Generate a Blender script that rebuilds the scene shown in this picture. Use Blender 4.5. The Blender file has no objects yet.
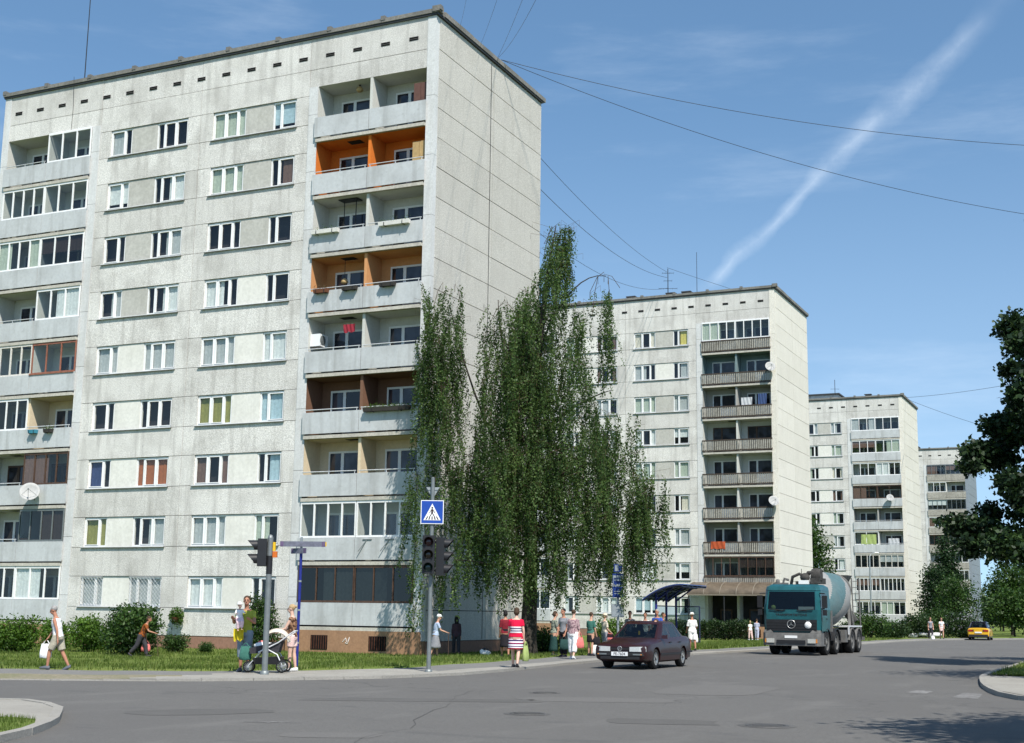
import bpy, bmesh, math, random
from mathutils import Vector, Matrix, Euler, noise as mnoise
PI = math.pi
R = math.radians
SC = bpy.context.scene
COL = SC.collection
rnd = random.Random(7)

# ------------------------------------------------------------------ camera
W, H, FPX = 1024, 743, 1345.24
YAW, PITCH, ROLL = R(-25.1652), R(10.1525), R(0.7793)
CAM = Vector((27.508, -50.070, 1.789))
fw = Vector((math.sin(YAW) * math.cos(PITCH), math.cos(YAW) * math.cos(PITCH), math.sin(PITCH)))
r0 = Vector((math.cos(YAW), -math.sin(YAW), 0))
u0 = r0.cross(fw)
cr = r0 * math.cos(ROLL) + u0 * math.sin(ROLL)
cu = u0 * math.cos(ROLL) - r0 * math.sin(ROLL)
cd = bpy.data.cameras.new('camera')
cam = bpy.data.objects.new('camera', cd)
COL.objects.link(cam)
cd.sensor_width = 36
cd.lens = FPX * 36 / W
cd.clip_start = 0.1
cd.clip_end = 20000
mw = Matrix((cr, cu, -fw)).transposed().to_4x4()
mw.translation = CAM
cam.matrix_world = mw
SC.camera = cam


def ray(x, y):
    return fw * FPX + cr * (x - W / 2) - cu * (y - H / 2)


def gp(x, y, z=0.15):      # the point of a level surface seen at this place of the survey photograph
    d = ray(x, y)
    return CAM + d * ((z - CAM.z) / d.z)


def aty(x, y, Y):
    d = ray(x, y)
    return CAM + d * ((Y - CAM.y) / d.y)


def depth(x, y, dist):
    d = ray(x, y)
    return CAM + d * (dist / FPX)


# ------------------------------------------------------------------ tagging
def tag(o, label=None, cat=None, group=None, kind=None):
    if label: o['label'] = label
    if cat: o['category'] = cat
    if group: o['group'] = group
    if kind: o['kind'] = kind
    return o


def empty(name, loc=(0, 0, 0), rz=0, label=None, cat=None, group=None):
    o = bpy.data.objects.new(name, None)
    COL.objects.link(o)
    o.location = loc
    o.rotation_euler = (0, 0, rz)
    o.empty_display_size = 0.2
    return tag(o, label, cat, group)


def copy_tree(o, parent=None):
    c = o.copy()
    COL.objects.link(c)
    if parent is not None:
        c.parent = parent
    for ch in o.children:
        copy_tree(ch, c)
    return c


# ------------------------------------------------------------------ mesh builder
class MB:
    def __init__(s):
        s.v = []; s.f = []; s.m = []; s.s = []

    def face(s, pts, m=0, sm=False):
        n = len(s.v)
        s.v += [tuple(p) for p in pts]
        s.f.append(tuple(range(n, n + len(pts)))); s.m.append(m); s.s.append(sm)

    def add(s, vs, fs, m=0, sm=False):
        n = len(s.v)
        s.v += [tuple(p) for p in vs]
        for f in fs:
            s.f.append(tuple(i + n for i in f)); s.m.append(m); s.s.append(sm)

    def box(s, x0, y0, z0, x1, y1, z1, m=0, mx=None):
        if x0 > x1: x0, x1 = x1, x0
        if y0 > y1: y0, y1 = y1, y0
        if z0 > z1: z0, z1 = z1, z0
        vs = [(x0, y0, z0), (x1, y0, z0), (x1, y1, z0), (x0, y1, z0), (x0, y0, z1), (x1, y0, z1), (x1, y1, z1), (x0, y1, z1)]
        if mx is not None: vs = [mx @ Vector(p) for p in vs]
        s.add(vs, [(3, 2, 1, 0), (4, 5, 6, 7), (0, 1, 5, 4), (1, 2, 6, 5), (2, 3, 7, 6), (3, 0, 4, 7)], m)

    def loft(s, rings, m=0, sm=True, caps=True, closed=True):
        n = len(rings[0]); vs = [p for r in rings for p in r]; fs = []
        for i in range(len(rings) - 1):
            for j in range(n if closed else n - 1):
                k = (j + 1) % n
                fs.append((i * n + j, i * n + k, (i + 1) * n + k, (i + 1) * n + j))
        s.add(vs, fs, m, sm)
        if caps and closed:
            s.face(list(reversed(rings[0])), m, False); s.face(rings[-1], m, False)

    def tube(s, pts, r, n=8, m=0, sm=True, caps=True):
        pts = [Vector(p) for p in pts]
        rs = r if isinstance(r, (list, tuple)) else [r] * len(pts)
        rings = []; prev = None
        for i, p in enumerate(pts):
            t = (pts[min(i + 1, len(pts) - 1)] - pts[max(i - 1, 0)])
            if t.length < 1e-9: t = Vector((0, 0, 1))
            t.normalize()
            if prev is None:
                a = Vector((1, 0, 0)) if abs(t.x) < .8 else Vector((0, 1, 0))
                nn = t.cross(a).normalized()
            else:
                nn = (prev - t * prev.dot(t))
                nn = nn.normalized() if nn.length > 1e-6 else t.orthogonal().normalized()
            prev = nn; b = t.cross(nn)
            rings.append([p + (nn * math.cos(2 * PI * j / n) + b * math.sin(2 * PI * j / n)) * rs[i] for j in range(n)])
        s.loft(rings, m, sm, caps)

    def lathe(s, prof, c=(0, 0, 0), n=20, m=0, axis='z', sm=True, caps=True):
        c = Vector(c); rings = []
        for r, h in prof:
            ring = []
            for j in range(n):
                a = 2 * PI * j / n; x, y = r * math.cos(a), r * math.sin(a)
                ring.append(c + (Vector((x, y, h)) if axis == 'z' else Vector((h, x, y)) if axis == 'x' else Vector((y, h, x))))
            rings.append(ring)
        s.loft(rings, m, sm, caps)

    def ell(s, c, rx, ry, rz, m=0, n=12, mx=None):
        c = Vector(c); rings = []
        k = max(5, n // 2 + 1)
        for i in range(k + 1):
            t = -PI / 2 + PI * i / k
            q = max(math.cos(t), 0.02)
            ring = [Vector((rx * q * math.cos(2 * PI * j / n), ry * q * math.sin(2 * PI * j / n), rz * math.sin(t))) for j in range(n)]
            if mx is not None: ring = [mx @ p for p in ring]
            rings.append([c + p for p in ring])
        s.loft(rings, m, True, True)

    def prism(s, poly, z0, z1, m=0, sm=False, mtop=None):      # poly in xy, counter-clockwise
        n = len(poly)
        lo = [(p[0], p[1], z0) for p in poly]; hi = [(p[0], p[1], z1) for p in poly]
        s.add(lo + hi, [(j, (j + 1) % n, n + (j + 1) % n, n + j) for j in range(n)], m, sm)
        s.face(hi, m if mtop is None else mtop); s.face(list(reversed(lo)), m)

    def bar(s, a, b, w, h=None, m=0):        # a rectangular bar between two points
        a, b = Vector(a), Vector(b); h = w if h is None else h
        t = (b - a).normalized()
        x = t.cross(Vector((0, 0, 1)))
        x = x.normalized() if x.length > 1e-5 else Vector((1, 0, 0))
        y = x.cross(t)
        q = lambda p: [p + x * w / 2 * i + y * h / 2 * j for i, j in ((-1, -1), (1, -1), (1, 1), (-1, 1))]
        s.loft([q(a), q(b)], m, False, True)

    def xf(s, mx, start=0):
        s.v[start:] = [tuple(mx @ Vector(p)) for p in s.v[start:]]

    def mesh(s, name, mats):
        me = bpy.data.meshes.new(name)
        me.from_pydata(s.v, [], s.f)
        for mt in (mats if isinstance(mats, (list, tuple)) else [mats]): me.materials.append(mt)
        me.polygons.foreach_set('material_index', s.m)
        me.polygons.foreach_set('use_smooth', s.s)
        me.update()
        return me

    def build(s, name, mats, parent=None, loc=None, rz=None, sharp=None):
        me = s.mesh(name, mats)
        if sharp is not None:
            me.polygons.foreach_set('use_smooth', [True] * len(me.polygons))
            bm = bmesh.new(); bm.from_mesh(me)
            bmesh.ops.remove_doubles(bm, verts=bm.verts, dist=2e-4)
            bmesh.ops.recalc_face_normals(bm, faces=bm.faces)
            bm.to_mesh(me); bm.free()
            me.set_sharp_from_angle(angle=R(sharp))
        o = bpy.data.objects.new(name, me)
        COL.objects.link(o)
        if parent is not None: o.parent = parent
        if loc is not None: o.location = loc
        if rz is not None: o.rotation_euler = (0, 0, rz)
        return o


def evaluated(o, keep=False):
    """replace the object's mesh by its modifiers' result"""
    dg = bpy.context.evaluated_depsgraph_get()
    me = bpy.data.meshes.new_from_object(o.evaluated_get(dg))
    o.modifiers.clear()
    old = o.data
    o.data = me
    if not old.users: bpy.data.meshes.remove(old)
    return o


# ------------------------------------------------------------------ materials
def nodes(name):
    m = bpy.data.materials.new(name)
    m.use_nodes = True
    nt = m.node_tree
    b = nt.nodes['Principled BSDF']
    return m, nt, b, nt.nodes.new, nt.links.new


def mix(nt, fac, a, b):
    n = nt.nodes.new('ShaderNodeMix'); n.data_type = 'RGBA'
    for i, v in ((0, fac), (6, a), (7, b)):
        if isinstance(v, bpy.types.NodeSocket): nt.links.new(v, n.inputs[i])
        else: n.inputs[i].default_value = v if i == 0 or len(v) == 4 else (*v, 1)
    return n.outputs[2]


def noise_fac(nt, scale, lo=.4, hi=.6, detail=4, stretch=None, rough=.6, vec=None):
    tc = nt.nodes.new('ShaderNodeTexCoord')
    mp = nt.nodes.new('ShaderNodeMapping')
    nt.links.new(vec if vec is not None else tc.outputs['Object'], mp.inputs[0])
    if stretch: mp.inputs['Scale'].default_value = stretch
    n = nt.nodes.new('ShaderNodeTexNoise')
    n.inputs['Scale'].default_value = scale; n.inputs['Detail'].default_value = detail
    n.inputs['Roughness'].default_value = rough
    nt.links.new(mp.outputs[0], n.inputs['Vector'])
    rmp = nt.nodes.new('ShaderNodeMapRange')
    rmp.inputs[1].default_value = lo; rmp.inputs[2].default_value = hi
    nt.links.new(n.outputs[0], rmp.inputs[0])
    return rmp.outputs[0]


def simple(name, col, rough=.7, spec=.3, metal=0, var=.15, scale=6, bump=0, bscale=40, coat=0, var2=None):
    m, nt, b, N, L = nodes(name)
    dark = tuple(c * (1 - var) for c in col); lite = tuple(min(1, c * (1 + var * .6)) for c in col)
    L(mix(nt, noise_fac(nt, scale, .3, .7), dark, lite), b.inputs['Base Color'])
    b.inputs['Roughness'].default_value = rough
    b.inputs['Specular IOR Level'].default_value = spec
    b.inputs['Metallic'].default_value = metal
    b.inputs['Coat Weight'].default_value = coat
    if bump:
        bp = N('ShaderNodeBump'); bp.inputs['Strength'].default_value = bump; bp.inputs['Distance'].default_value = .02
        L(noise_fac(nt, bscale, .2, .8), bp.inputs['Height']); L(bp.outputs[0], b.inputs['Normal'])
    return m


def weathered(name, col, dirt, streak=.4, blotch=.35, grain=(26, .35), bump=.3, rough=.9, bscale=26):
    """exposed-aggregate concrete: grain, blotches and vertical rain streaks"""
    m, nt, b, N, L = nodes(name)
    c = mix(nt, noise_fac(nt, grain[0], .38, .62, 3), tuple(x * (1 - grain[1]) for x in col), tuple(min(1, x * (1 + grain[1] * .45)) for x in col))
    c = mix(nt, noise_fac(nt, grain[0] * .38, .40, .60, 2), tuple(0 for _ in col), c) if False else c
    f0 = noise_fac(nt, grain[0] * .40, .42, .60, 3)
    mu = N('ShaderNodeMath'); mu.operation = 'MULTIPLY'; mu.inputs[1].default_value = grain[1] * .6; L(f0, mu.inputs[0])
    c = mix(nt, mu.outputs[0], c, tuple(x * .62 for x in col))
    gi = N('ShaderNodeNewGeometry'); ri = N('ShaderNodeMapRange'); ri.inputs[3].default_value = 0; ri.inputs[4].default_value = .22; L(gi.outputs['Random Per Island'], ri.inputs[0])
    c = mix(nt, ri.outputs[0], c, dirt)
    f2 = noise_fac(nt, .55, .45, .75, 5)
    mu = N('ShaderNodeMath'); mu.operation = 'MULTIPLY'; mu.inputs[1].default_value = blotch; L(f2, mu.inputs[0])
    c = mix(nt, mu.outputs[0], c, dirt)
    f3 = noise_fac(nt, 2.4, .5, .78, 5, (1, 1, .10))
    mu = N('ShaderNodeMath'); mu.operation = 'MULTIPLY'; mu.inputs[1].default_value = streak; L(f3, mu.inputs[0])
    c = mix(nt, mu.outputs[0], c, dirt)
    f4 = noise_fac(nt, 5.0, .6, .72, 5)
    mu = N('ShaderNodeMath'); mu.operation = 'MULTIPLY'; mu.inputs[1].default_value = blotch * .8; L(f4, mu.inputs[0])
    c = mix(nt, mu.outputs[0], c, dirt)
    L(c, b.inputs['Base Color'])
    b.inputs['Roughness'].default_value = rough
    b.inputs['Specular IOR Level'].default_value = .15
    if bump:
        bp = N('ShaderNodeBump'); bp.inputs['Strength'].default_value = bump; bp.inputs['Distance'].default_value = .03
        L(noise_fac(nt, bscale, .3, .7, 3), bp.inputs['Height']); L(bp.outputs[0], b.inputs['Normal'])
    return m


def glass(name, tint=(.93, .96, .95), rough=.03, refl=1.0, k=.95, k0=.05):
    m = bpy.data.materials.new(name); m.use_nodes = True
    nt = m.node_tree; nt.nodes.clear(); N = nt.nodes.new; L = nt.links.new
    o = N('ShaderNodeOutputMaterial'); mx = N('ShaderNodeMixShader'); t = N('ShaderNodeBsdfTransparent'); g = N('ShaderNodeBsdfGlossy')
    lw = N('ShaderNodeLayerWeight'); lw.inputs['Blend'].default_value = .5
    fr = N('ShaderNodeMath'); fr.operation = 'POWER'; L(lw.outputs['Facing'], fr.inputs[0]); fr.inputs[1].default_value = 4.0
    t.inputs[0].default_value = (*tint, 1); g.inputs['Roughness'].default_value = rough
    g.inputs[0].default_value = (refl, refl, refl, 1)
    mu = N('ShaderNodeMath'); mu.operation = 'MULTIPLY_ADD'; mu.inputs[1].default_value = k; mu.inputs[2].default_value = k0
    L(fr.outputs[0], mu.inputs[0]); L(mu.outputs[0], mx.inputs[0]); L(t.outputs[0], mx.inputs[1]); L(g.outputs[0], mx.inputs[2])
    bp = N('ShaderNodeBump'); bp.inputs['Strength'].default_value = .04
    L(noise_fac(nt, 1.5, .2, .8, 1), bp.inputs['Height']); L(bp.outputs[0], g.inputs['Normal'])
    L(mx.outputs[0], o.inputs[0])
    return m


def leafmat(name, c1, c2, c3, trans=.35, rough=.5):
    m, nt, b, N, L = nodes(name)
    g = N('ShaderNodeNewGeometry')
    rp = N('ShaderNodeValToRGB'); rp.color_ramp.elements[0].color = (*c1, 1); rp.color_ramp.elements[1].color = (*c3, 1)
    e = rp.color_ramp.elements.new(.5); e.color = (*c2, 1)
    L(g.outputs['Random Per Island'], rp.inputs[0])
    col = mix(nt, noise_fac(nt, .9, .35, .65, 2), rp.outputs[0], tuple(x * .7 for x in c1))
    L(col, b.inputs['Base Color']); b.inputs['Roughness'].default_value = rough; b.inputs['Specular IOR Level'].default_value = .25
    t = N('ShaderNodeBsdfTranslucent'); mxs = N('ShaderNodeMixShader'); mxs.inputs[0].default_value = trans
    hs = N('ShaderNodeHueSaturation'); hs.inputs['Value'].default_value = 1.5; hs.inputs['Saturation'].default_value = 1.1
    hs.inputs['Hue'].default_value = .485
    L(col, hs.inputs['Color']); L(hs.outputs[0], t.inputs[0])
    o = nt.nodes['Material Output']
    L(b.outputs[0], mxs.inputs[1]); L(t.outputs[0], mxs.inputs[2]); L(mxs.outputs[0], o.inputs[0])
    return m


M = {}
M['facade'] = weathered('pebble_concrete', (.77, .75, .705), (.27, .255, .23), .65, .52, (26, .30))
M['endwall'] = weathered('end_wall_concrete', (.60, .575, .52), (.34, .32, .28), .35, .25, (20, .25))
M['endwall2'] = weathered('cream_end_wall', (.78, .74, .655), (.46, .43, .36), .25, .2, (20, .18))
M['greywall'] = weathered('grey_painted_wall', (.25, .29, .33), (.2, .22, .24), .2, .2, (20, .1))
M['pilaster'] = weathered('whitewashed_concrete', (.66, .665, .655), (.36, .35, .33), .45, .3, (14, .1), .12)
M['infill'] = weathered('painted_infill_panel', (.52, .51, .465), (.33, .32, .28), .5, .5, (8, .12), .15)
M['infill2'] = weathered('cream_infill_panel', (.78, .765, .705), (.48, .465, .41), .4, .4, (8, .08), .1)
M['infill3'] = weathered('whitewashed_infill_panel', (.74, .74, .72), (.48, .47, .44), .3, .3, (8, .06), .1)
M['panel'] = weathered('grey_balcony_sheet', (.55, .57, .575), (.25, .25, .24), .6, .4, (9, .06), .05, .7)
M['slab'] = weathered('slab_edge_concrete', (.56, .53, .46), (.28, .26, .23), .4, .5, (12, .15), .15)
M['cap'] = weathered('roof_cap_concrete', (.25, .24, .22), (.10, .10, .09), .4, .7, (10, .2), .2)
M['capdark'] = simple('tar_metal', (.05, .05, .052), .6)
M['plinth'] = weathered('brown_plinth_paint', (.37, .215, .125), (.22, .13, .085), .3, .5, (8, .12), .1)
M['plinth2'] = weathered('red_brown_plinth', (.30, .17, .12), (.20, .12, .09), .3, .5, (8, .12), .1)
M['white'] = simple('white_window_frame', (.80, .80, .79), .4, .4, var=.06)
M['oldwhite'] = simple('peeling_white_frame', (.66, .63, .57), .7, .2, var=.3, scale=18)
M['brownframe'] = simple('dark_timber_frame', (.085, .05, .035), .6, .3, var=.3)
M['redframe'] = simple('red_brown_sill_timber', (.30, .12, .08), .6, .3, var=.3)
M['sill'] = simple('weathered_sill', (.17, .165, .155), .6, .3, var=.3)
M['glass'] = glass('window_glass')
M['glassdark'] = glass('tinted_glass', (.45, .5, .52))
M['glassblack'] = glass('unlit_interior_glass', (.16, .18, .18))  # heavy tint stands in for the darkness inside the glazed loggia
M['dark'] = simple('dim_interior', (.035, .033, .035), .9, .1, var=.4, scale=.8)  # near-black colour stands in for unlit rooms and gaps
M['hole'] = simple('opening_shade', (.012, .012, .012), .95, .05)  # flat near-black face in place of the shade inside an opening
M['steel'] = simple('galvanised_steel', (.20, .22, .22), .5, .5, .4)
M['rail'] = simple('painted_rail', (.62, .63, .64), .5, .4, .2)
M['blackm'] = simple('black_metal', (.018, .018, .02), .5, .4)
M['rust'] = simple('rusty_grille', (.10, .035, .02), .8, .2, var=.4)
for k, c in {'lo_white': (.62, .62, .57), 'lo_orange': (.72, .20, .035), 'lo_apricot': (.64, .32, .14), 'lo_brown': (.21, .115, .075), 'lo_cream': (.72, .60, .42),
             'lo_grey': (.42, .41, .38), 'lo_green': (.25, .34, .10), 'lo_dkbrown': (.12, .075, .05), 'lo_teal': (.20, .27, .28)}.items():
    M[k] = weathered('plaster_' + k[3:], c, tuple(x * .6 for x in c), .2, .3, (9, .06), .08)
M['slat'] = weathered('weathered_slats', (.42, .40, .35), (.18, .165, .14), .5, .5, (10, .3), .1)
M['slatdark'] = simple('dark_stained_rail', (.07, .055, .045), .7, .2, var=.4)
for k, c in {'c_white': (.64, .66, .65), 'c_green': (.42, .47, .39), 'c_beige': (.66, .60, .50), 'c_brown': (.16, .10, .08), 'c_blue': (.40, .52, .57), 'c_navy': (.05, .07, .16), 'c_olive': (.26, .25, .08),
             'c_rust': (.35, .12, .05), 'c_yellow': (.62, .52, .14), 'c_grey': (.42, .44, .44)}.items():
    M[k] = simple('curtain_' + k[2:], c, .95, .05, var=.18, scale=9)


# ------------------------------------------------------------------ sun, sky, render settings
S_H = Vector((.705, -.709, 0)).normalized()
ELEV = R(53)
SUN = (S_H * math.cos(ELEV) + Vector((0, 0, math.sin(ELEV)))).normalized()
sl = bpy.data.lights.new('sun', 'SUN')
sl.energy = 3.6; sl.angle = R(.53); sl.color = (1, .95, .87)
so = bpy.data.objects.new('sun', sl)
COL.objects.link(so)
so.rotation_euler = SUN.to_track_quat('Z', 'Y').to_euler()
wd = bpy.data.worlds.new('World')
SC.world = wd
wd.use_nodes = True
nt = wd.node_tree
bg = nt.nodes['Background']
sky = nt.nodes.new('ShaderNodeTexSky')
sky.sky_type = 'NISHITA'; sky.sun_disc = False
sky.sun_elevation = ELEV
sky.sun_rotation = math.atan2(S_H.x, S_H.y)
sky.air_density = 1.0; sky.dust_density = .4; sky.ozone_density = 1.9
bg.inputs[1].default_value = .098
# thin cloud and an old vapour trail, laid out by direction in the sky dome
N, L = nt.nodes.new, nt.links.new
tc = N('ShaderNodeTexCoord')


def vmath(op, a, b=None):
    n = N('ShaderNodeVectorMath'); n.operation = op
    for i, v in enumerate((a, b)):
        if v is None: continue
        if isinstance(v, bpy.types.NodeSocket): L(v, n.inputs[i])
        else: n.inputs[i].default_value = v
    return n.outputs['Value'] if op in ('DOT_PRODUCT', 'LENGTH') else n.outputs[0]


def math_(op, a, b=None, clamp=False):
    n = N('ShaderNodeMath'); n.operation = op; n.use_clamp = clamp
    for i, v in enumerate((a, b)):
        if v is None: continue
        if isinstance(v, bpy.types.NodeSocket): L(v, n.inputs[i])
        else: n.inputs[i].default_value = v
    return n.outputs[0]


def mapr(v, a, b, c=0, d=1, smooth=True):
    n = N('ShaderNodeMapRange')
    if smooth: n.interpolation_type = 'SMOOTHSTEP'
    L(v, n.inputs[0])
    for i, q in enumerate((a, b, c, d)): n.inputs[i + 1].default_value = q
    return n.outputs[0]


def wnoise(vec, scale, detail=4, stretch=(1, 1, 1), rough=.55):
    mp = N('ShaderNodeMapping'); mp.inputs['Scale'].default_value = stretch; L(vec, mp.inputs[0])
    n = N('ShaderNodeTexNoise'); n.inputs['Scale'].default_value = scale; n.inputs['Detail'].default_value = detail; n.inputs['Roughness'].default_value = rough
    L(mp.outputs[0], n.inputs['Vector'])
    return n.outputs[0]


D = tc.outputs['Generated']
vm = N('ShaderNodeVectorMath'); vm.operation = 'MULTIPLY_ADD'; L(D, vm.inputs[0]); vm.inputs[1].default_value = (1, 1, .85); vm.inputs[2].default_value = (0, 0, .13)
vn = N('ShaderNodeVectorMath'); vn.operation = 'NORMALIZE'; L(vm.outputs[0], vn.inputs[0]); L(vn.outputs[0], sky.inputs['Vector'])
A1, A2 = ray(708, 287).normalized(), ray(990, 12).normalized()
nrm = A1.cross(A2).normalized()
tdir = (A2 - A1).normalized()
t1, t2 = A1.dot(tdir), A2.dot(tdir)
dist = vmath('DOT_PRODUCT', D, tuple(nrm))
along = mapr(vmath('DOT_PRODUCT', D, tuple(tdir)), t1, t2, 0, 1, False)
wob = math_('MULTIPLY', math_('SUBTRACT', wnoise(D, 14, 2), .5), .018)
dd = math_('ABSOLUTE', math_('ADD', dist, wob))
wid = math_('ADD', math_('MULTIPLY', mapr(along, .0, .8, .5, 1.0), .0122), math_('MULTIPLY', math_('SUBTRACT', wnoise(D, 34, 4), .5), .016))
core = math_('SUBTRACT', 1.0, math_('DIVIDE', dd, wid), True)
fluff = mapr(wnoise(D, 26, 6, (1, 1, 1), .62), .28, .72, .25, 1.1)
ends = math_('MULTIPLY', mapr(along, -.03, .06), mapr(along, .82, 1.06, 1, 0))
trail = math_('MULTIPLY', math_('MULTIPLY', math_('POWER', core, 1.15), fluff), math_('MULTIPLY', ends, .24), True)
up = vmath('DOT_PRODUCT', D, (0, 0, 1))
wisp = math_('MULTIPLY', mapr(wnoise(D, 3.2, 7, (1, 1, 5.5), .62), .5, .78), math_('MULTIPLY', mapr(up, .03, .2), .13))
veil = math_('MULTIPLY', mapr(up, .0, .40, 1, 0), .15)
tot = math_('ADD', math_('ADD', trail, wisp), veil, True)
mxn = N('ShaderNodeMix'); mxn.data_type = 'RGBA'
L(tot, mxn.inputs[0]); tint = N('ShaderNodeMix'); tint.data_type = 'RGBA'; tint.blend_type = 'MULTIPLY'; tint.inputs[0].default_value = 1; L(sky.outputs[0], tint.inputs[6]); tint.inputs[7].default_value = (.77, .93, .95, 1)
L(tint.outputs[2], mxn.inputs[6]); mxn.inputs[7].default_value = (7.2, 7.9, 8.6, 1)
L(mxn.outputs[2], bg.inputs[0])
vs = SC.view_settings
vs.view_transform = 'Standard'; vs.look = 'None'; vs.gamma = 1; vs.use_curve_mapping = False
vs.exposure = 0.85
SC.render.engine = 'CYCLES'
cy = SC.cycles
cy.max_bounces = 6; cy.diffuse_bounces = 3; cy.glossy_bounces = 3; cy.transparent_max_bounces = 10; cy.transmission_bounces = 3
cy.use_denoising = True
cy.sample_clamp_indirect = 8
# ------------------------------------------------------------------ apartment blocks (local frame: street corner at 0,0; front faces -y, end wall faces +x)
FH = 2.785
BW, BD, ZT = 26.0, 11.65, 28.32
zs = lambda k: 1.80 + FH * (k - 1)           # window sills
pb = lambda k: 1.13 + 2.775 * (k - 1)        # balcony floors
SLOTH = 1.42
LOG_L, LOG_R = (-25.55, -19.82), (-6.2, -.44)
BAYS = ((-19.3, -13.0, -18.6, -13.75), (-13.0, -6.7, -12.25, -7.4))
PIL = ((-26.0, -25.55), (-19.82, -19.3), (-6.7, -6.2), (-.44, 0.0))


def facade_wall(b, m_wall, first_right=True):
    w = MB(); g = .011; rr = random.Random(3)
    for (a, c, s0, s1) in BAYS:
        a += g; c -= g
        lev = [.55] + [z for k in range(1, 10) for z in (zs(k), zs(k) + SLOTH)] + [26.77, ZT]
        for i in range(len(lev) - 1):
            lo, hi = lev[i] + g, lev[i + 1] - g
            dy = rr.uniform(0, .012)
            if i % 2 == 0 or i >= 18:
                w.box(a, dy, lo, c, .32, hi)
            else:
                w.box(a, dy, lo, s0, .32, hi); w.box(s1, dy, lo, c, .32, hi)
    for (a, c) in ((-26, -19.3), (-6.7, 0)):
        q0, q1 = (a + .46, c - g) if a < -20 else (a + g, c - .45)
        w.box(q0, .006, 25.9, q1, 1.32, 26.77 - g); w.box(q0, 0, 26.77 + g, q1, .32, ZT)
    w.build('front_wall', m_wall, b)
    for i, (a, c) in enumerate(PIL):
        p = MB()
        top = ZT if i in (0, 3) else 25.9
        nseg = 10; z0 = .55
        lev = [.55] + [pb(k) + 1.2 for k in range(1, 10)] + [top]
        for j in range(len(lev) - 1):
            q = .32 if i in (1, 2) else .30
            p.box(a + .004, -.025, lev[j] + .008, c - .004, q, lev[j + 1] - .008)
        p.build('pilaster', M['pilaster'], b)


def end_wall(b, m_end):
    w = MB(); z = .53; g = .016; rr = random.Random(5)
    lev = [.53] + [pb(1) + .70 + 1.3875 * i for i in range(0, 19)]
    lev = [q for q in lev if q < ZT - .5] + [ZT]
    for i in range(len(lev) - 1):
        for (y0, y1) in ((.0, 5.95), (5.95, BD)):
            dx = rr.uniform(-.010, 0)
            w.box(-.30, y0 + (.302 if y0 < .1 else g * .5), lev[i] + g, .012 + dx, y1 - (g * .5 if y1 < 6 else 0), lev[i + 1] - g)
    w.build('end_wall', m_end, b)
    w = MB()
    w.box(-BW, BD - .3, 0, -.305, BD, ZT)
    w.box(-BW - .012, .302, 0, -BW + .3, BD - .302, ZT)
    w.build('rear_wall', m_end, b)
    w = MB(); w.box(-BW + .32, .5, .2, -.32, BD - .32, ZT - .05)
    # the dark core stands in for unlit rooms, set back behind the loggias
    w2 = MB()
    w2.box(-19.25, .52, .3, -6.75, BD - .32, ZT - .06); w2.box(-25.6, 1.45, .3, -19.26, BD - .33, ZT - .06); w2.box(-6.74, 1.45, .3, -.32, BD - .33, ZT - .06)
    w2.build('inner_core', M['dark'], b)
    w = MB(); w.box(-BW + .31, .33, ZT - .055, -.31, BD - .31, ZT + .12); w.build('roof_deck', M['capdark'], b)


def plinth(b):
    w = MB()
    w.box(-19.3, .03, -.4, -6.7, .4, .545); w.build('plinth', M['plinth2'], b)
    w = MB(); w.box(-.30, .35, -.4, -.012, BD - .01, .525); w.build('plinth', M['plinth2'], b)
    for (a, c) in ((-25.98, -19.31), (-6.69, -.04)):
        w = MB()
        w.box(a, -.14, -.4, c, .5, .93)
        w.box(a + .3, -.06, .935, c - .3, .8, 1.12, 1)
        lp = w.build('loggia_plinth', [M['plinth'], M['dark']], b)
        for u in (a + 1.75, a + 4.65):
            w = MB()
            w.box(u - .42, -.16, .12, u + .42, -.138, .72, 0)
            for i in range(7): w.box(u - .38 + i * .12, -.175, .14, u - .35 + i * .12, -.158, .70, 1)
            w.build('cellar_grille', [M['hole'], M['rust']], lp)


def roof_cap(b):
    w = MB(); rr = random.Random(11)
    def run(n, f):
        for i in range(n): f(i, rr.uniform(-.018, .018))
    L1 = BW / 9
    run(9, lambda i, d: w.box(-BW - .1 + (L1 + .022) * i, -.13, ZT + .10, -BW - .1 + (L1 + .022) * (i + 1) - .02, .5, ZT + .29 + d))
    run(4, lambda i, d: w.box(-.36, .52 + 2.85 * i, ZT + .10, .16, .52 + 2.85 * (i + 1) - .02, ZT + .33 + d))
    run(4, lambda i, d: w.box(-BW - .1, .52 + 2.85 * i, ZT + .10, -BW + .4, .52 + 2.85 * (i + 1) - .02, ZT + .36 + d))
    w.box(-BW + .42, BD - .3, ZT + .1, -.38, BD + .15, ZT + .35)
    # tarred drip edge
    w.box(-BW - .06, -.09, ZT + .002, .10, .31, ZT + .098, 1); w.box(-.3, .312, ZT + .002, .12, BD + .06, ZT + .098, 1)
    w.box(-BW - .06, .312, ZT + .002, -BW + .3, BD + .06, ZT + .098, 1); w.box(-BW + .302, BD - .3, ZT + .002, -.302, BD + .1, ZT + .098, 1)
    for i in range(10):      # joint covers
        x = -BW - .02 + (L1 + .018) * i
        w.box(x - .11, -.15, ZT + .20, x + .12, .1, ZT + .41, 2)
    w.box(-.16, -.17, ZT + .14, .19, .3, ZT + .40, 0)
    w.build('roof_edge', [M['cap'], M['capdark'], M['sill']], b)
    for i in range(17):
        u = -1.16 - i * 1.49
        v = MB(); v.box(u - .24, -.012, 27.29, u + .24, .01, 27.47, 0); v.box(u - .225, -.018, 27.30, u + .225, -.010, 27.46, 1)
        v.box(u - .222, -.024, 27.36, u + .222, -.0185, 27.372, 0)
        v.build('vent', [M['sill'], M['hole']], b)


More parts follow.
